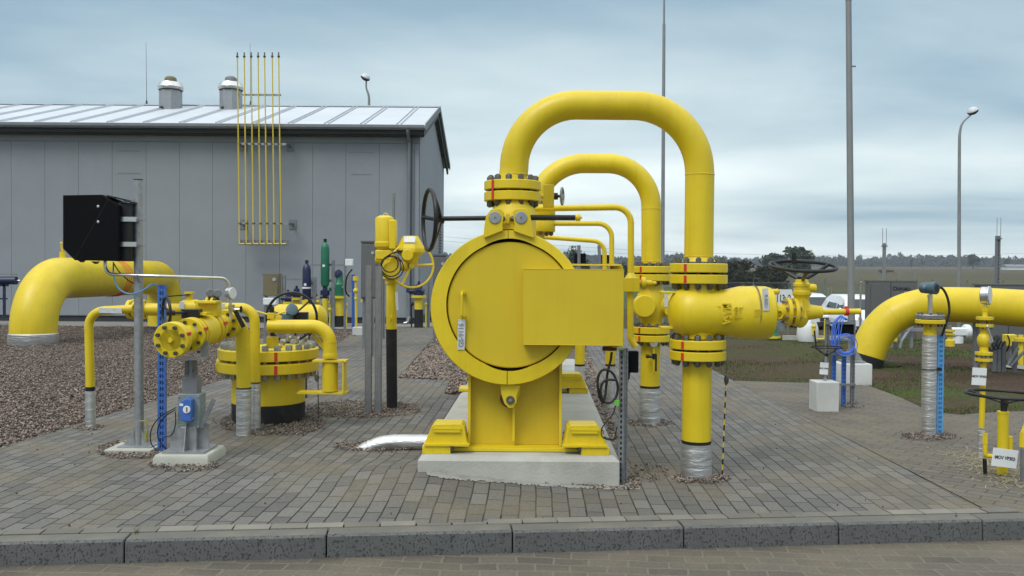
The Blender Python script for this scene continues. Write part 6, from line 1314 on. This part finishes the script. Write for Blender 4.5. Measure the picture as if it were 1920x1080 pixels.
bg_valve(556, 540, 560, 584, 612, None, 14, 'navy', 'broad navy headed background valve right behind the black handwheel')
bg_valve(593, 556, 574, 590, 610, None, 11, 'yelfar', 'small all yellow background valve between the navy and green cylinders')
for i, (px, top) in enumerate(((527, 516), (533, 516), (583, 520), (590, 520), (622, 540))):
    g = G(px, 612); single('rack_post', MB().box((g.x, g.y, zat(px, top, g.y) / 2), (.07, .06, zat(px, top, g.y))), M['galvd'], ['grey rack post touching the olive cabinet', 'grey rack post a hand right of the olive cabinet', 'grey rack post just right of the navy cylinder', 'grey rack post second right of the navy cylinder', 'short grey rack post right of the tall green cylinder'][i], 'post', 'grey rack posts before the hall', org=(g.x, g.y, 0))
for i, (xa, xb, py) in enumerate(((527, 592, 524), (583, 640, 497), (560, 600, 560))):
    a, c = W(xa, py, 22.3), W(xb, py, 22.3); single('rack_rail', MB().box((a + c) / 2, (c.x - a.x, .04, .04)), M['galvd'], ['grey rail running level with the navy cylinder top', 'grey rail behind the green cylinder and the green valve', 'lowest grey rail behind the black handwheel'][i], 'rail', 'grey rails before the hall')
g = G(662, 621); b = MB(); perf_channel(b, g.x, g.y, 0, zat(662, 515, g.y), .07, .04, .08, 2, .004); single('slotted_channel', b, M['blue'], 'blue slotted channel in the background by the thin yellow pipe', 'slotted channel', 'blue slotted channels', org=(g.x, g.y, 0))
d = g.y; t = Thing('white_terminal_box', 'white terminal box with wires high on a grey post beside the blue slotted channel', 'terminal box', W(655, 495, d)); t.part('housing', MB().box(W(655, 492, d), (.18, .12, .16)), M['white'], bevel=.01); t.part('lower_box', MB().box(W(654, 530, d + .1), (.24, .1, .42)), M['galv'], bevel=.01); t.part('post', MB().box((W(646, 520, d).x, d + .06, .85), (.05, .05, 1.7)).box(W(634, 497, d + .06), (.28, .04, .03)), M['galvd']); t.part('lead', MB().sweep(spline([W(660, 505, d), W(650, 520, d - .06), W(648, 545, d - .05), W(655, 556, d)], 4), .02, 6), M['rubber'])
g = G(668, 628); t = Thing('thin_sensor_pipe', 'thin yellow sensor pipe with small fittings on a pale concrete foot', 'pipe', (g.x, g.y, 0)); d = g.y; t.part('pipe', MB().cyl((g.x, d, .1), W(667, 520, d), .026, n=10), M['yelfar']); t.part('fitting', MB().cyl(W(667, 518, d), W(667, 526, d), .065, n=12).sphere(W(667, 545, d), .06, 10).sphere(W(667, 560, d), .04, 8), M['yelfar']); t.part('footing', MB().box((g.x + .10, d + .1, .08), (.36, .3, .18)), M['concw'], bevel=.01)
g = G(683, 640); t = Thing('thin_sensor_pipe', 'thin yellow and black sensor pipe beside the tall dark cabinet', 'pipe', (g.x, g.y, 0)); d = g.y; t.part('pipe', MB().cyl(W(683, 592, d), W(683, 565, d), .03, n=10).cyl(W(683, 562, d), W(683, 566, d), .08, n=12), M['yelfar']); t.part('black_foot', MB().cyl((g.x, d, 0), W(683, 592, d), .035, n=10), M['black'])
g = G(698, 668); b = MB(); perf_channel(b, g.x, g.y, 0, zat(698, 560, g.y), .05, .04, .05, 1, .004); o = single('slotted_channel', b, M['galvd'], 'grey slotted channel standing between the two channel posts', 'slotted channel', 'grey slotted channels', org=(g.x, g.y, 0))
g = G(719, 635); b = MB(); perf_channel(b, g.x, g.y, 0, zat(719, 515, g.y), .06, .04, .05, 1, .004); o = single('slotted_channel', b, M['galvd'], 'grey slotted channel just right of the channel post pair by the motor valve', 'slotted channel', 'grey slotted channels', org=(g.x, g.y, 0))
g = G(803, 614); b = MB(); perf_channel(b, g.x, g.y, 0, zat(803, 528, g.y), .07, .04, .06, 1, .004); o = single('slotted_channel', b, M['galvd'], 'grey slotted channel right of the navy headed valve near the hall corner', 'slotted channel', 'grey slotted channels', org=(g.x, g.y, 0))
single('vent_elbow', MB().pipe([G(757, 606, .1), G(757, 606, .1) + Vector((.10, 0, 0)), G(757, 606, .1) + Vector((.16, 0, .17))], .035, .10, 12), M['steel'], 'small pale curved vent pipe by the hall wall', 'pipe')
# ================================================================== RIGHT SIDE
# big pipe right
t = Thing('transmission_pipe', 'very large yellow pipe arching out of the ground on the right', 'pipe', (G(1632, 680).x, 13.9, 0), 'very large yellow pipes')
r = .262
pts = [W(1600, 790, 13.7), W(1611, 715, 13.7), W(1624, 668, 13.7), W(1645, 624, 13.7), W(1674, 594, 13.65), W(1710, 578, 13.6), W(1755, 571, 13.4), W(1840, 573, 12.9), W(1925, 579, 12.3), W(2160, 597, 11.0)]
t.part('pipe_body', MB().sweep(spline(pts, 8), r, 40), M['yel'])
t.part('weld_bead', MB().torus(W(1674, 594, 13.65), (W(1710, 578, 13.6) - W(1645, 624, 13.7)), r - .005, .0075, 40, 6), M['yel'])
t.part('bitumen_foot', MB().sweep(spline([W(1600, 790, 13.7), W(1611, 715, 13.7), W(1625, 667, 13.7)], 5), r * 1.035, 36), M['bitu'])
g = G(1628, 681); single('soil_mound', MB().sphere((g.x + .05, g.y - .02, -.02), .42, 20, (1.1, .8, .16)), M['soil'], 'low dark soil mound round the foot of the arching yellow pipe', 'soil mound')
# concrete block with small wheel
g = G(1545, 771); d = g.y + .12; x = W(1545, 740, d).x; ztop = zat(1545, 714, d)
single('concrete_block', MB().box((x, d, ztop / 2 - .02), (.235, .235, ztop + .04)), M['concw'], 'pale square concrete block with a thin stem rising from it', 'concrete block', org=(x, d, 0), bevel=.008)
t = Thing('small_handwheel_valve', 'small black flat handwheel on a thin stem rising from the pale concrete block', 'valve', (x, d, ztop)); t.part('stem', MB().cyl((x + .01, d, ztop), W(1549, 668, d), .016, n=10), M['galv'])
handwheel(t, W(1550, 651, d), Z, 29 * d / F, .007, .085, 4, M['black'], ph=.4, hubr=.014, hubl=.04); t.part('pin', MB().cyl(W(1530, 651, d), W(1527, 620, d), .009, n=8), M['black'])
def plate(t, c, w_, h_, txt, size, roll=0, yaw=0, par=None):
    Rm = Matrix.Rotation(yaw, 3, 'Z') @ Matrix.Rotation(roll, 3, 'Y'); p = t.part('sign_plate', MB().box(c, (w_, .003, h_), Rm), M['white'], par, bevel=.001)
    put_text(t, txt, size, M['ink'], Vector(c) + Rm @ Vector((0, -.0025, 0)), Rm @ X, Rm @ Z, p, sx=.82, depth=.0007)
    return p
t = Thing('name_plate', 'small white plate reading MOV VP304 on the thin stem above the concrete block', 'sign', W(1545, 691, d - .03), 'white name plates'); plate(t, W(1545, 691, d - .03), .088, .125, 'MOV VP304', .022, roll=R(4))
for s_ in (-1, 1): pass
# rack with blue cables
d = 9.45; gx = lambda px: W(px, 700, d).x
t = Thing('cable_rack', 'grey slotted steel rack with black box and blue channels by the concrete block', 'rack', (gx(1580), d, 0))
for px, top, bot in ((1551, 600, 700), (1599.5, 600, 765)):
    b = MB(); z0 = 0 if bot > 720 else zat(1551, 770, d); perf_channel(b, gx(px), d, 0, zat(px, top, d), .040, .03, .04, 1, .003); t.part('upright', b, M['galvd'])
for py, xa, xb in ((606, 1548, 1604), (664, 1552, 1604), (721, 1568, 1604)): a, c = W(xa, py, d - .02), W(xb, py, d - .02); t.part('cross_rail', MB().box((a + c) / 2, ((c - a).x, .02, .022)), M['galvd'])
t.part('black_box', MB().box(W(1581, 615, d + .03), (.20, .08, .13)), M['blackm'], bevel=.006)
for px, top in ((1566, 660), (1585, 660)): b = MB(); perf_channel(b, gx(px), d + .03, 0, zat(px, top, d), .042, .03, .045, 2, .003); t.part('blue_channel', b, M['blue'])
rc = random.Random(5)
for k in range(6):
    o_ = k * 3.3; j = lambda: rc.uniform(-1.3, 1.3)
    single('cable_hank', MB().sweep(spline([W(1586 + o_ * .3, 600 + j(), d - .03), W(1576 + o_ * .5, 592 + k * .9, d - .06), W(1562 + o_ + j(), 605 + j(), d - .06 - .008 * (k % 2)), W(1558 + o_ + j(), 628, d - .06 - .008 * (k % 3)), W(1559 + o_ * .8, 645 + j(), d - .06), W(1568 + o_ * .6, 657 + j(), d - .07)], 6), .0052, 6), M['cableb'], 'blue cable strand hanging over the rack beside the coil, one of a bundle of look-alikes', 'cable', 'blue cable strands on the rack')
for k in range(5):
    single('cable_coil', MB().torus(W(1585 + 1.5 * rc.uniform(-1, 1), 647 + 2 * rc.uniform(-1, 1), d - .075 - .012 * k), Vector((.3 * rc.uniform(-1, 1), -1, .35 * rc.uniform(-1, 1))), .074 + .011 * k, .0052, 40, 6), M['cableb'], 'blue cable ring of the coil hanging on the rack, one of several look-alikes', 'cable', 'blue cable coil on the rack')
# thermowell pipe
g = G(1741, 816); d = g.y; x = g.x; u_ = d / F
t = Thing('wrapped_standpipe', 'foil wrapped standpipe with grey blind flange and transmitter, thickest of the right hand stands', 'standpipe', (x, d, 0)); xt = W(1744.5, 620, d).x
foil_wrap(t, (x, d, -.01), (W(1743, 628, d).x, d, zat(1743, 628, d)), 12.8 * u_, bands=14)
t.part('neck_pipe', MB().cyl(W(1743, 628, d), W(1744, 606, d), 11.5 * u_, n=24), M['yel'])
fl = t.part('flange', MB().lathe(W(1744, 606.5, d), Z, [(0, 25 * u_), (.004, 26 * u_), (.032, 26 * u_), (.036, 25 * u_)], 32), M['yel']); t.part('blind_flange', MB().lathe(W(1744, 597, d), Z, [(0, 24 * u_), (.03, 25.5 * u_), (.034, 25 * u_)], 32), M['galv'])
me = bolt_mesh(.024, .085, M['bolt'], .1)
for k in range(8): a = 2 * PI * (k + .5) / 8; t.inst('bolt', me, W(1744, 599, d) + Vector((math.cos(a), math.sin(a), 0)) * 20 * u_, Quaternion(), fl)
t.part('thermowell', MB().cyl(W(1744, 590, d), W(1744, 558, d), .019, n=14).cyl(W(1744, 558, d), W(1744, 553, d), .026, n=6).cyl(W(1744, 553, d), W(1744, 548, d), .014, n=10), M['steel'])
hd = t.part('transmitter_head', MB().lathe(W(1744, 540, d) + Vector((-.05, .07, 0)), Vector((.55, -.83, 0)), [(0, .035), (.01, .045), (.05, .050), (.09, .050), (.10, .056), (.145, .056), (.15, .048)], 26), M['teal'], bevel=0); t.part('display_glass', MB().lathe(W(1744, 540, d) + Vector((-.05, .07, 0)) + Vector((.55, -.83, 0)).normalized() * .151, Vector((.55, -.83, 0)), [(0, .034), (.002, .034)], 20), M['ink'], hd)
t.part('conduit_hub', MB().cyl(W(1744, 540, d), W(1758, 537, d), .016, n=10).sphere(W(1733, 540, d), .03, 10), M['teal'], hd)
single('black_cable', MB().sweep(spline([W(1756, 537, d), W(1768, 542, d), W(1777, 560, d), W(1780, 585, d), W(1774, 606, d), W(1766, 630, d)], 7), .0105, 10), M['rubber'], 'thick black cable arching from the transmitter down to the light blue channel', 'cable')
b = MB(); perf_channel(b, W(1764, 815, d).x, d + .02, 0, zat(1764, 628, d), .062, .03, .042, 2, .003, yaw=R(12)); single('slotted_channel', b, M['lblue'], 'light blue slotted channel strapped beside the foil wrapped standpipe', 'slotted channel', 'blue slotted channels', org=(W(1764, 815, d).x, d, 0))
single('hose_band', MB().torus(W(1742, 692, d), Z, 13.8 * u_, .005, 28, 6).box(W(1759, 692, d - .02), (.05, .03, .028)), M['black'], 'black strap tying the standpipe to the light blue channel', 'strap')
# gauge pipe
g = G(1838, 856); d = g.y; u_ = d / F
t = Thing('gauge_standpipe', 'slim yellow standpipe with pressure gauge on top and a ball valve between small flanges', 'standpipe', (g.x, d, 0))
xx = lambda py: W(1848 - (py - 550) * .030, py, d)
t.part('lower_pipe', MB().cyl(xx(802), xx(670), 5 * u_, n=16), M['yel']); foil_wrap(t, (g.x, d, -.01), xx(808), 6.2 * u_, bands=6)
for i, (pa, pb_) in enumerate(((664, 677), (598, 613))):
    fl = t.part('flange', MB().lathe(xx(pb_), Z, [(0, 15 * u_), (.022, 15.3 * u_)], 24), M['yel']); t.part('flange', MB().lathe(xx(pa), Z, [(-.006, 15 * u_), (.016, 15.3 * u_)], 24), M['yel'])
    me = bolt_mesh(.018, .06, M['bolt'], .1)
    for k in range(4): a = 2 * PI * (k + .5) / 4; t.inst('bolt', me, xx((pa + pb_) / 2) + Vector((math.cos(a), math.sin(a), 0)) * 12 * u_, Quaternion(), fl)
vb = t.part('valve_body', MB().cyl(xx(664), xx(613), 7.5 * u_, n=18).sphere(xx(638), .052, 16, (1, 1, 1.25)), M['yel']); t.part('stem_nut', MB().cyl(xx(638) + Vector((.02, -.06, 0)), xx(638) + Vector((.035, -.02, 0)), .018, n=12), M['steel'], vb); t.part('lever', MB().cyl(xx(638) + Vector((.03, -.06, 0)), W(1851, 614, d - .06), .007, n=8).sphere(W(1851, 612, d - .06), .012, 8), M['steel'], vb)
t.part('upper_pipe', MB().cyl(xx(598), xx(575), 4.5 * u_, n=14).cyl(xx(583), xx(574), 6 * u_, n=6), M['yel']); t.part('gauge_stem', MB().cyl(xx(574), xx(548), .012, n=10).cyl(xx(568), xx(560), .018, n=6), M['steel'])
gc = W(1848, 554, d); ga = Vector((.76, -.65, 0)).normalized(); gs = t.part('gauge_case', MB().lathe(gc - ga * .03, ga, [(0, .062), (.005, .068), (.045, .068), (.05, .074), (.06, .074), (.062, .066)], 30), M['steel']); t.part('gauge_face', MB().lathe(gc + ga * .033, ga, [(0, .064), (.001, .064)], 28), M['white'], gs)
t = Thing('name_plate', 'white plate reading MOV VP303 on the slim gauge standpipe', 'sign', W(1836, 706, d - .05), 'white name plates'); plate(t, W(1836, 706, d - .05), .112, .135, '-MOV VP303-', .026, roll=R(3))
# handwheel valve bottom right
g = G(1879, 889); d = g.y; u_ = d / F; x = W(1880, 860, d).x
t = Thing('underground_valve_column', 'stout yellow valve column with a wide black handwheel at the right edge', 'valve', (x, d, 0))
t.part('column', MB().cyl((x, d, 0), W(1881, 775, d), 9.5 * u_, n=24).cyl(W(1881, 775, d), W(1881, 771, d), 10.3 * u_, n=24), M['yel']); t.part('top_stem', MB().cyl(W(1882, 772, d), W(1883, 755, d), .022, n=14), M['black'])
handwheel(t, W(1884, 740, d), Vector((.02, -.0, 1)), 66 * u_, .0115, .06, 3, M['black'], ph=2.2, hubr=.026, hubl=.05, spr=.008)
t.part('side_pipe', MB().pipe([W(1847, 812, d - .02), W(1847, 855, d - .02), W(1876, 855, d - .02)], 4.0 * u_, .02, 14).cyl(W(1847, 812, d - .02), W(1847, 832, d - .02), 4.8 * u_, n=6), M['yel']); t.part('black_foot', MB().cyl((W(1845, 870, d).x, d - .02, 0), W(1846, 860, d - .02), 3.6 * u_, n=12), M['black']); t.part('side_pipe', MB().cyl(W(1894, 818, d), W(1894, 860, d), 4.5 * u_, n=12), M['yel'])
t = Thing('name_plate', 'white tilted plate reading MOV VP302 at the foot of the wide black handwheel', 'sign', W(1884, 860, d - .12), 'white name plates'); plate(t, W(1884, 859, d - .12), .178, .128, '·MOV VP302·', .034, roll=R(7))
gg = G(1916, 905); t = Thing('edge_post', 'grey post with yellow fitting cut by the right picture edge', 'post', (gg.x, gg.y, 0)); t.part('post', MB().cyl((W(1922, 900, gg.y).x, gg.y, 0), W(1922, 842, gg.y), .03, n=12), M['galvd']); t.part('fitting', MB().cyl(W(1917, 838, gg.y), W(1918, 812, gg.y), .02, n=8).cyl(W(1917, 812, gg.y), W(1924, 795, gg.y), .014, n=8), M['yel'])
# big cabinets far right, beams, background valves
t = cabinet(1629, 1718, 528, 640, 24, 'wide dark grey cabinet with small logo behind the arching yellow pipe', depth=.25)
a, c = W(1622, 528, 24), W(1720, 640, 24)
t.part('door_gap', MB().box(W(1669, 584, 24) - Y * .026, (.014, .006, a.z - c.z - .06)), M['dark'])
put_text(t, 'HIROMILL', .115, M['ink'], W(1695, 542, 23.97), X, Z, t.o.children[0], sx=.8); put_text(t, 'O', .15, M['ink'], W(1678, 541.5, 23.97), X, Z, t.o.children[0], name='logo')
t = cabinet(1838, 1990, 535, 640, 19, 'wide dark grey cabinet behind the pipe at the right picture edge', depth=.25)
t.part('door_gap', MB().box(W(1890, 590, 19) - Y * .026, (.014, .006, 1.1)), M['dark'])
t = Thing('pipe_rack', 'grey steel rack of posts and diagonal braces under the arching yellow pipe', 'pipe rack', (W(1680, 650, 17.5).x, 17.5, 0))
for px, py in ((1644, 612), (1652, 612), (1661, 600), (1671, 598), (1685, 600), (1708, 588)):
    p = W(px, 660, 17.5); t.part('post', MB().box((p.x, 17.5, (zat(px, py, 17.5) - .3) / 2), (.055, .055, zat(px, py, 17.5) + .3)), M['galv'])
t.part('brace', MB().cyl(W(1690, 640, 17.4), W(1706, 616, 17.4), .035, n=8), M['galv']); t.part('brace', MB().cyl(W(1686, 660, 17.4), W(1690, 640, 17.4), .035, n=8), M['galv']); t.part('rail', MB().box(W(1715, 618, 17.4), (.35, .06, .06)), M['galv']); t.part('rail', MB().box(W(1680, 600, 17.5), (.8, .06, .06)), M['galvd'])
t.part('small_valve', MB().sphere(W(1679, 627, 17.4), .07, 10).cyl(W(1679, 618, 17.4), W(1679, 640, 17.4), .04, n=10), M['yelfar'])
d = 19; p = W(1792, 670, d); t = Thing('wrapped_valve', 'white plastic wrapped valve on a pale post under the big pipe', 'valve', (p.x, d, zat(1790, 664, d))); t.part('post', MB().cyl((p.x, d, zat(1790, 664, d)), W(1795, 630, d), .13, n=16), M['white']); t.part('wrapped_head', MB().box(W(1797, 622, d), (.34, .25, .18)).cyl(W(1807, 622, d), W(1818, 622, d), .16, n=14), M['white'], bevel=.03); t.part('side_spout', MB().cyl(W(1797, 658, d), W(1808, 654, d), .04, n=10), M['white'])
t = Thing('yellow_small_valve', 'small yellow valve on thin pipe left of the white wrapped valve', 'valve', W(1781, 690, d - 1)); t.part('pipe', MB().cyl(W(1781, 664, d - 1), W(1781, 610, d - 1), .035, n=10), M['galvd']); t.part('valve_body', MB().lathe(W(1781, 652, d - 1), Z, [(0, .06), (.03, .09), (.15, .09), (.18, .05), (.26, .05), (.262, .09), (.29, .09), (.292, .05), (.33, .05), (.332, .09), (.37, .09)], 14), M['yelfar'])
for i, (px, d) in enumerate(((1893, 14.5), (1914, 14.0))):
    t = Thing('yellow_actuator', ['yellow box actuator with black cables behind the gauge standpipe', 'thin yellow actuator pipe right of the yellow box actuator'][i], 'actuator', (W(px, 660, d).x, d, 0), 'yellow actuators at the right edge')
    if i == 0: t.part('gear_case', MB().box(W(px, 638, d), (.17, .15, .19)).cyl(W(px - 9, 632, d), W(px + 9, 632, d), .05, n=10), M['yelfar'], bevel=.01); t.part('lead', MB().sweep(spline([W(1889, 628, d - .1), W(1893, 640, d - .12), W(1889, 655, d - .1), W(1884, 662, d)], 4), .012, 6), M['rubber'])
    else: t.part('gear_case', MB().cyl(W(px, 690, d), W(px, 628, d), .04, n=10).cyl(W(px, 640, d), W(px, 634, d), .09, n=12), M['yelfar'])
    t.part('stem', MB().cyl((W(px, 660, d).x, d, 0), W(px, 650, d), .035, n=10), M['galvd'])
t = Thing('channel_rack', 'row of grey channel posts with diagonal braces behind the gauge standpipe', 'frame', (W(1878, 690, 13).x, 13, 0))
for px, top in ((1828, 605), (1864, 640), (1872, 628), (1881, 640), (1902, 640)):
    x = W(px, 680, 13).x; t.part('post', MB().box((x, 13, zat(px, top, 13) / 2), (.055, .05, zat(px, top, 13))), M['galvd'])
for a_, c_ in (((1890, 684), (1909, 652)), ((1895, 686), (1925, 654))): t.part('brace', MB().cyl(W(*a_, 12.9), W(*c_, 12.9), .022, n=8), M['galv'])
for k in range(3): t.part('lead', MB().sweep(spline([W(1858 + 8 * k, 628 + 3 * k, 12.9), W(1852 + 8 * k, 645, 12.85), W(1860 + 8 * k, 658 - 2 * k, 12.85), W(1870 + 7 * k, 640, 12.9)], 5), .010, 6), M['rubber'])
# objects seen under the gate valve
d = 19; t = Thing('bagged_valve', 'valve wrapped in a white plastic bag with yellow spindle under the gate valve', 'valve', W(1515, 636, d))
t.part('bag', MB().lathe(W(1514, 640, d), Z, [(0, .20), (.1, .23), (.3, .22), (.45, .17), (.55, .1)], 14), M['white']); t.part('spindle', MB().cyl(W(1526, 628, d - .25), W(1526, 612, d - .25), .035, n=8).sphere(W(1526, 612, d - .25), .05, 8), M['yelfar'])
t.part('label_plate', MB().box(W(1525, 600, d - .2), (.11, .01, .09)), M['white']); t.part('yellow_handle', MB().pipe([W(1528, 636, d - .2), W(1546, 636, d - .2), W(1547, 598, d - .2)], .02, .06, 8), M['yelfar'])
d = 20; t = Thing('green_valve', 'small green valve on a yellow flange under the big valve body', 'valve', W(1449, 632, d)); t.part('flange', MB().cyl(W(1450, 634, d), W(1450, 630, d), .16, n=16), M['yelfar']); t.part('body', MB().lathe(W(1450, 630, d), Z, [(0, .13), (.1, .09), (.3, .08), (.4, .03)], 14).sphere(W(1448, 610, d), .06, 10), M['green']); t.part('back_plate', MB().box(W(1462, 605, d + .2), (.22, .03, .4)), M['galvd'])
for i, (pa, pb_, w_) in enumerate((((1470, 636), (1505, 642), .2), ((1505, 640), (1625, 640), .2))):
    if i == 1:
        a, c = G(1500, 641, -.03), G(1640, 648, -.03); single('low_kerb', MB().box((a + c) / 2 + Vector((0, 1.2, .03)), ((c - a).length, .08, .1)), M['conc'], 'pale low kerb edging behind the grass at the middle right', 'kerb', org=(a + c) / 2)
g0, g1 = G(1862, 689, -.03), G(1990, 705, -.03); b = MB(); b.add([g0 + Z * .03, g1 + Z * .03, G(1990, 686) , G(1880, 684)], [(0, 1, 2, 3)]); struct('far_path', b, M['apron'])

# ================================================================== the hazy air
hb = MB(); hb.box((0, 0, 15.0), (9600, 9600, 38.0)); hz = bpy.data.objects.new('haze', hb.mesh('haze', [])); C.objects.link(hz); hz['kind'] = 'stuff'; hz['label'] = 'thin pale haze over the distant fields'
hm = bpy.data.materials.new('haze_air'); hm.use_nodes = True; nt = hm.node_tree; nt.nodes.clear()
ho = nt.nodes.new('ShaderNodeOutputMaterial'); hv = nt.nodes.new('ShaderNodeVolumePrincipled'); hv.inputs['Color'].default_value = (0.80, 0.88, 0.95, 1); hv.inputs['Density'].default_value = 0.0003
nt.links.new(hv.outputs[0], ho.inputs['Volume']); hz.data.materials.clear(); hz.data.materials.append(hm)
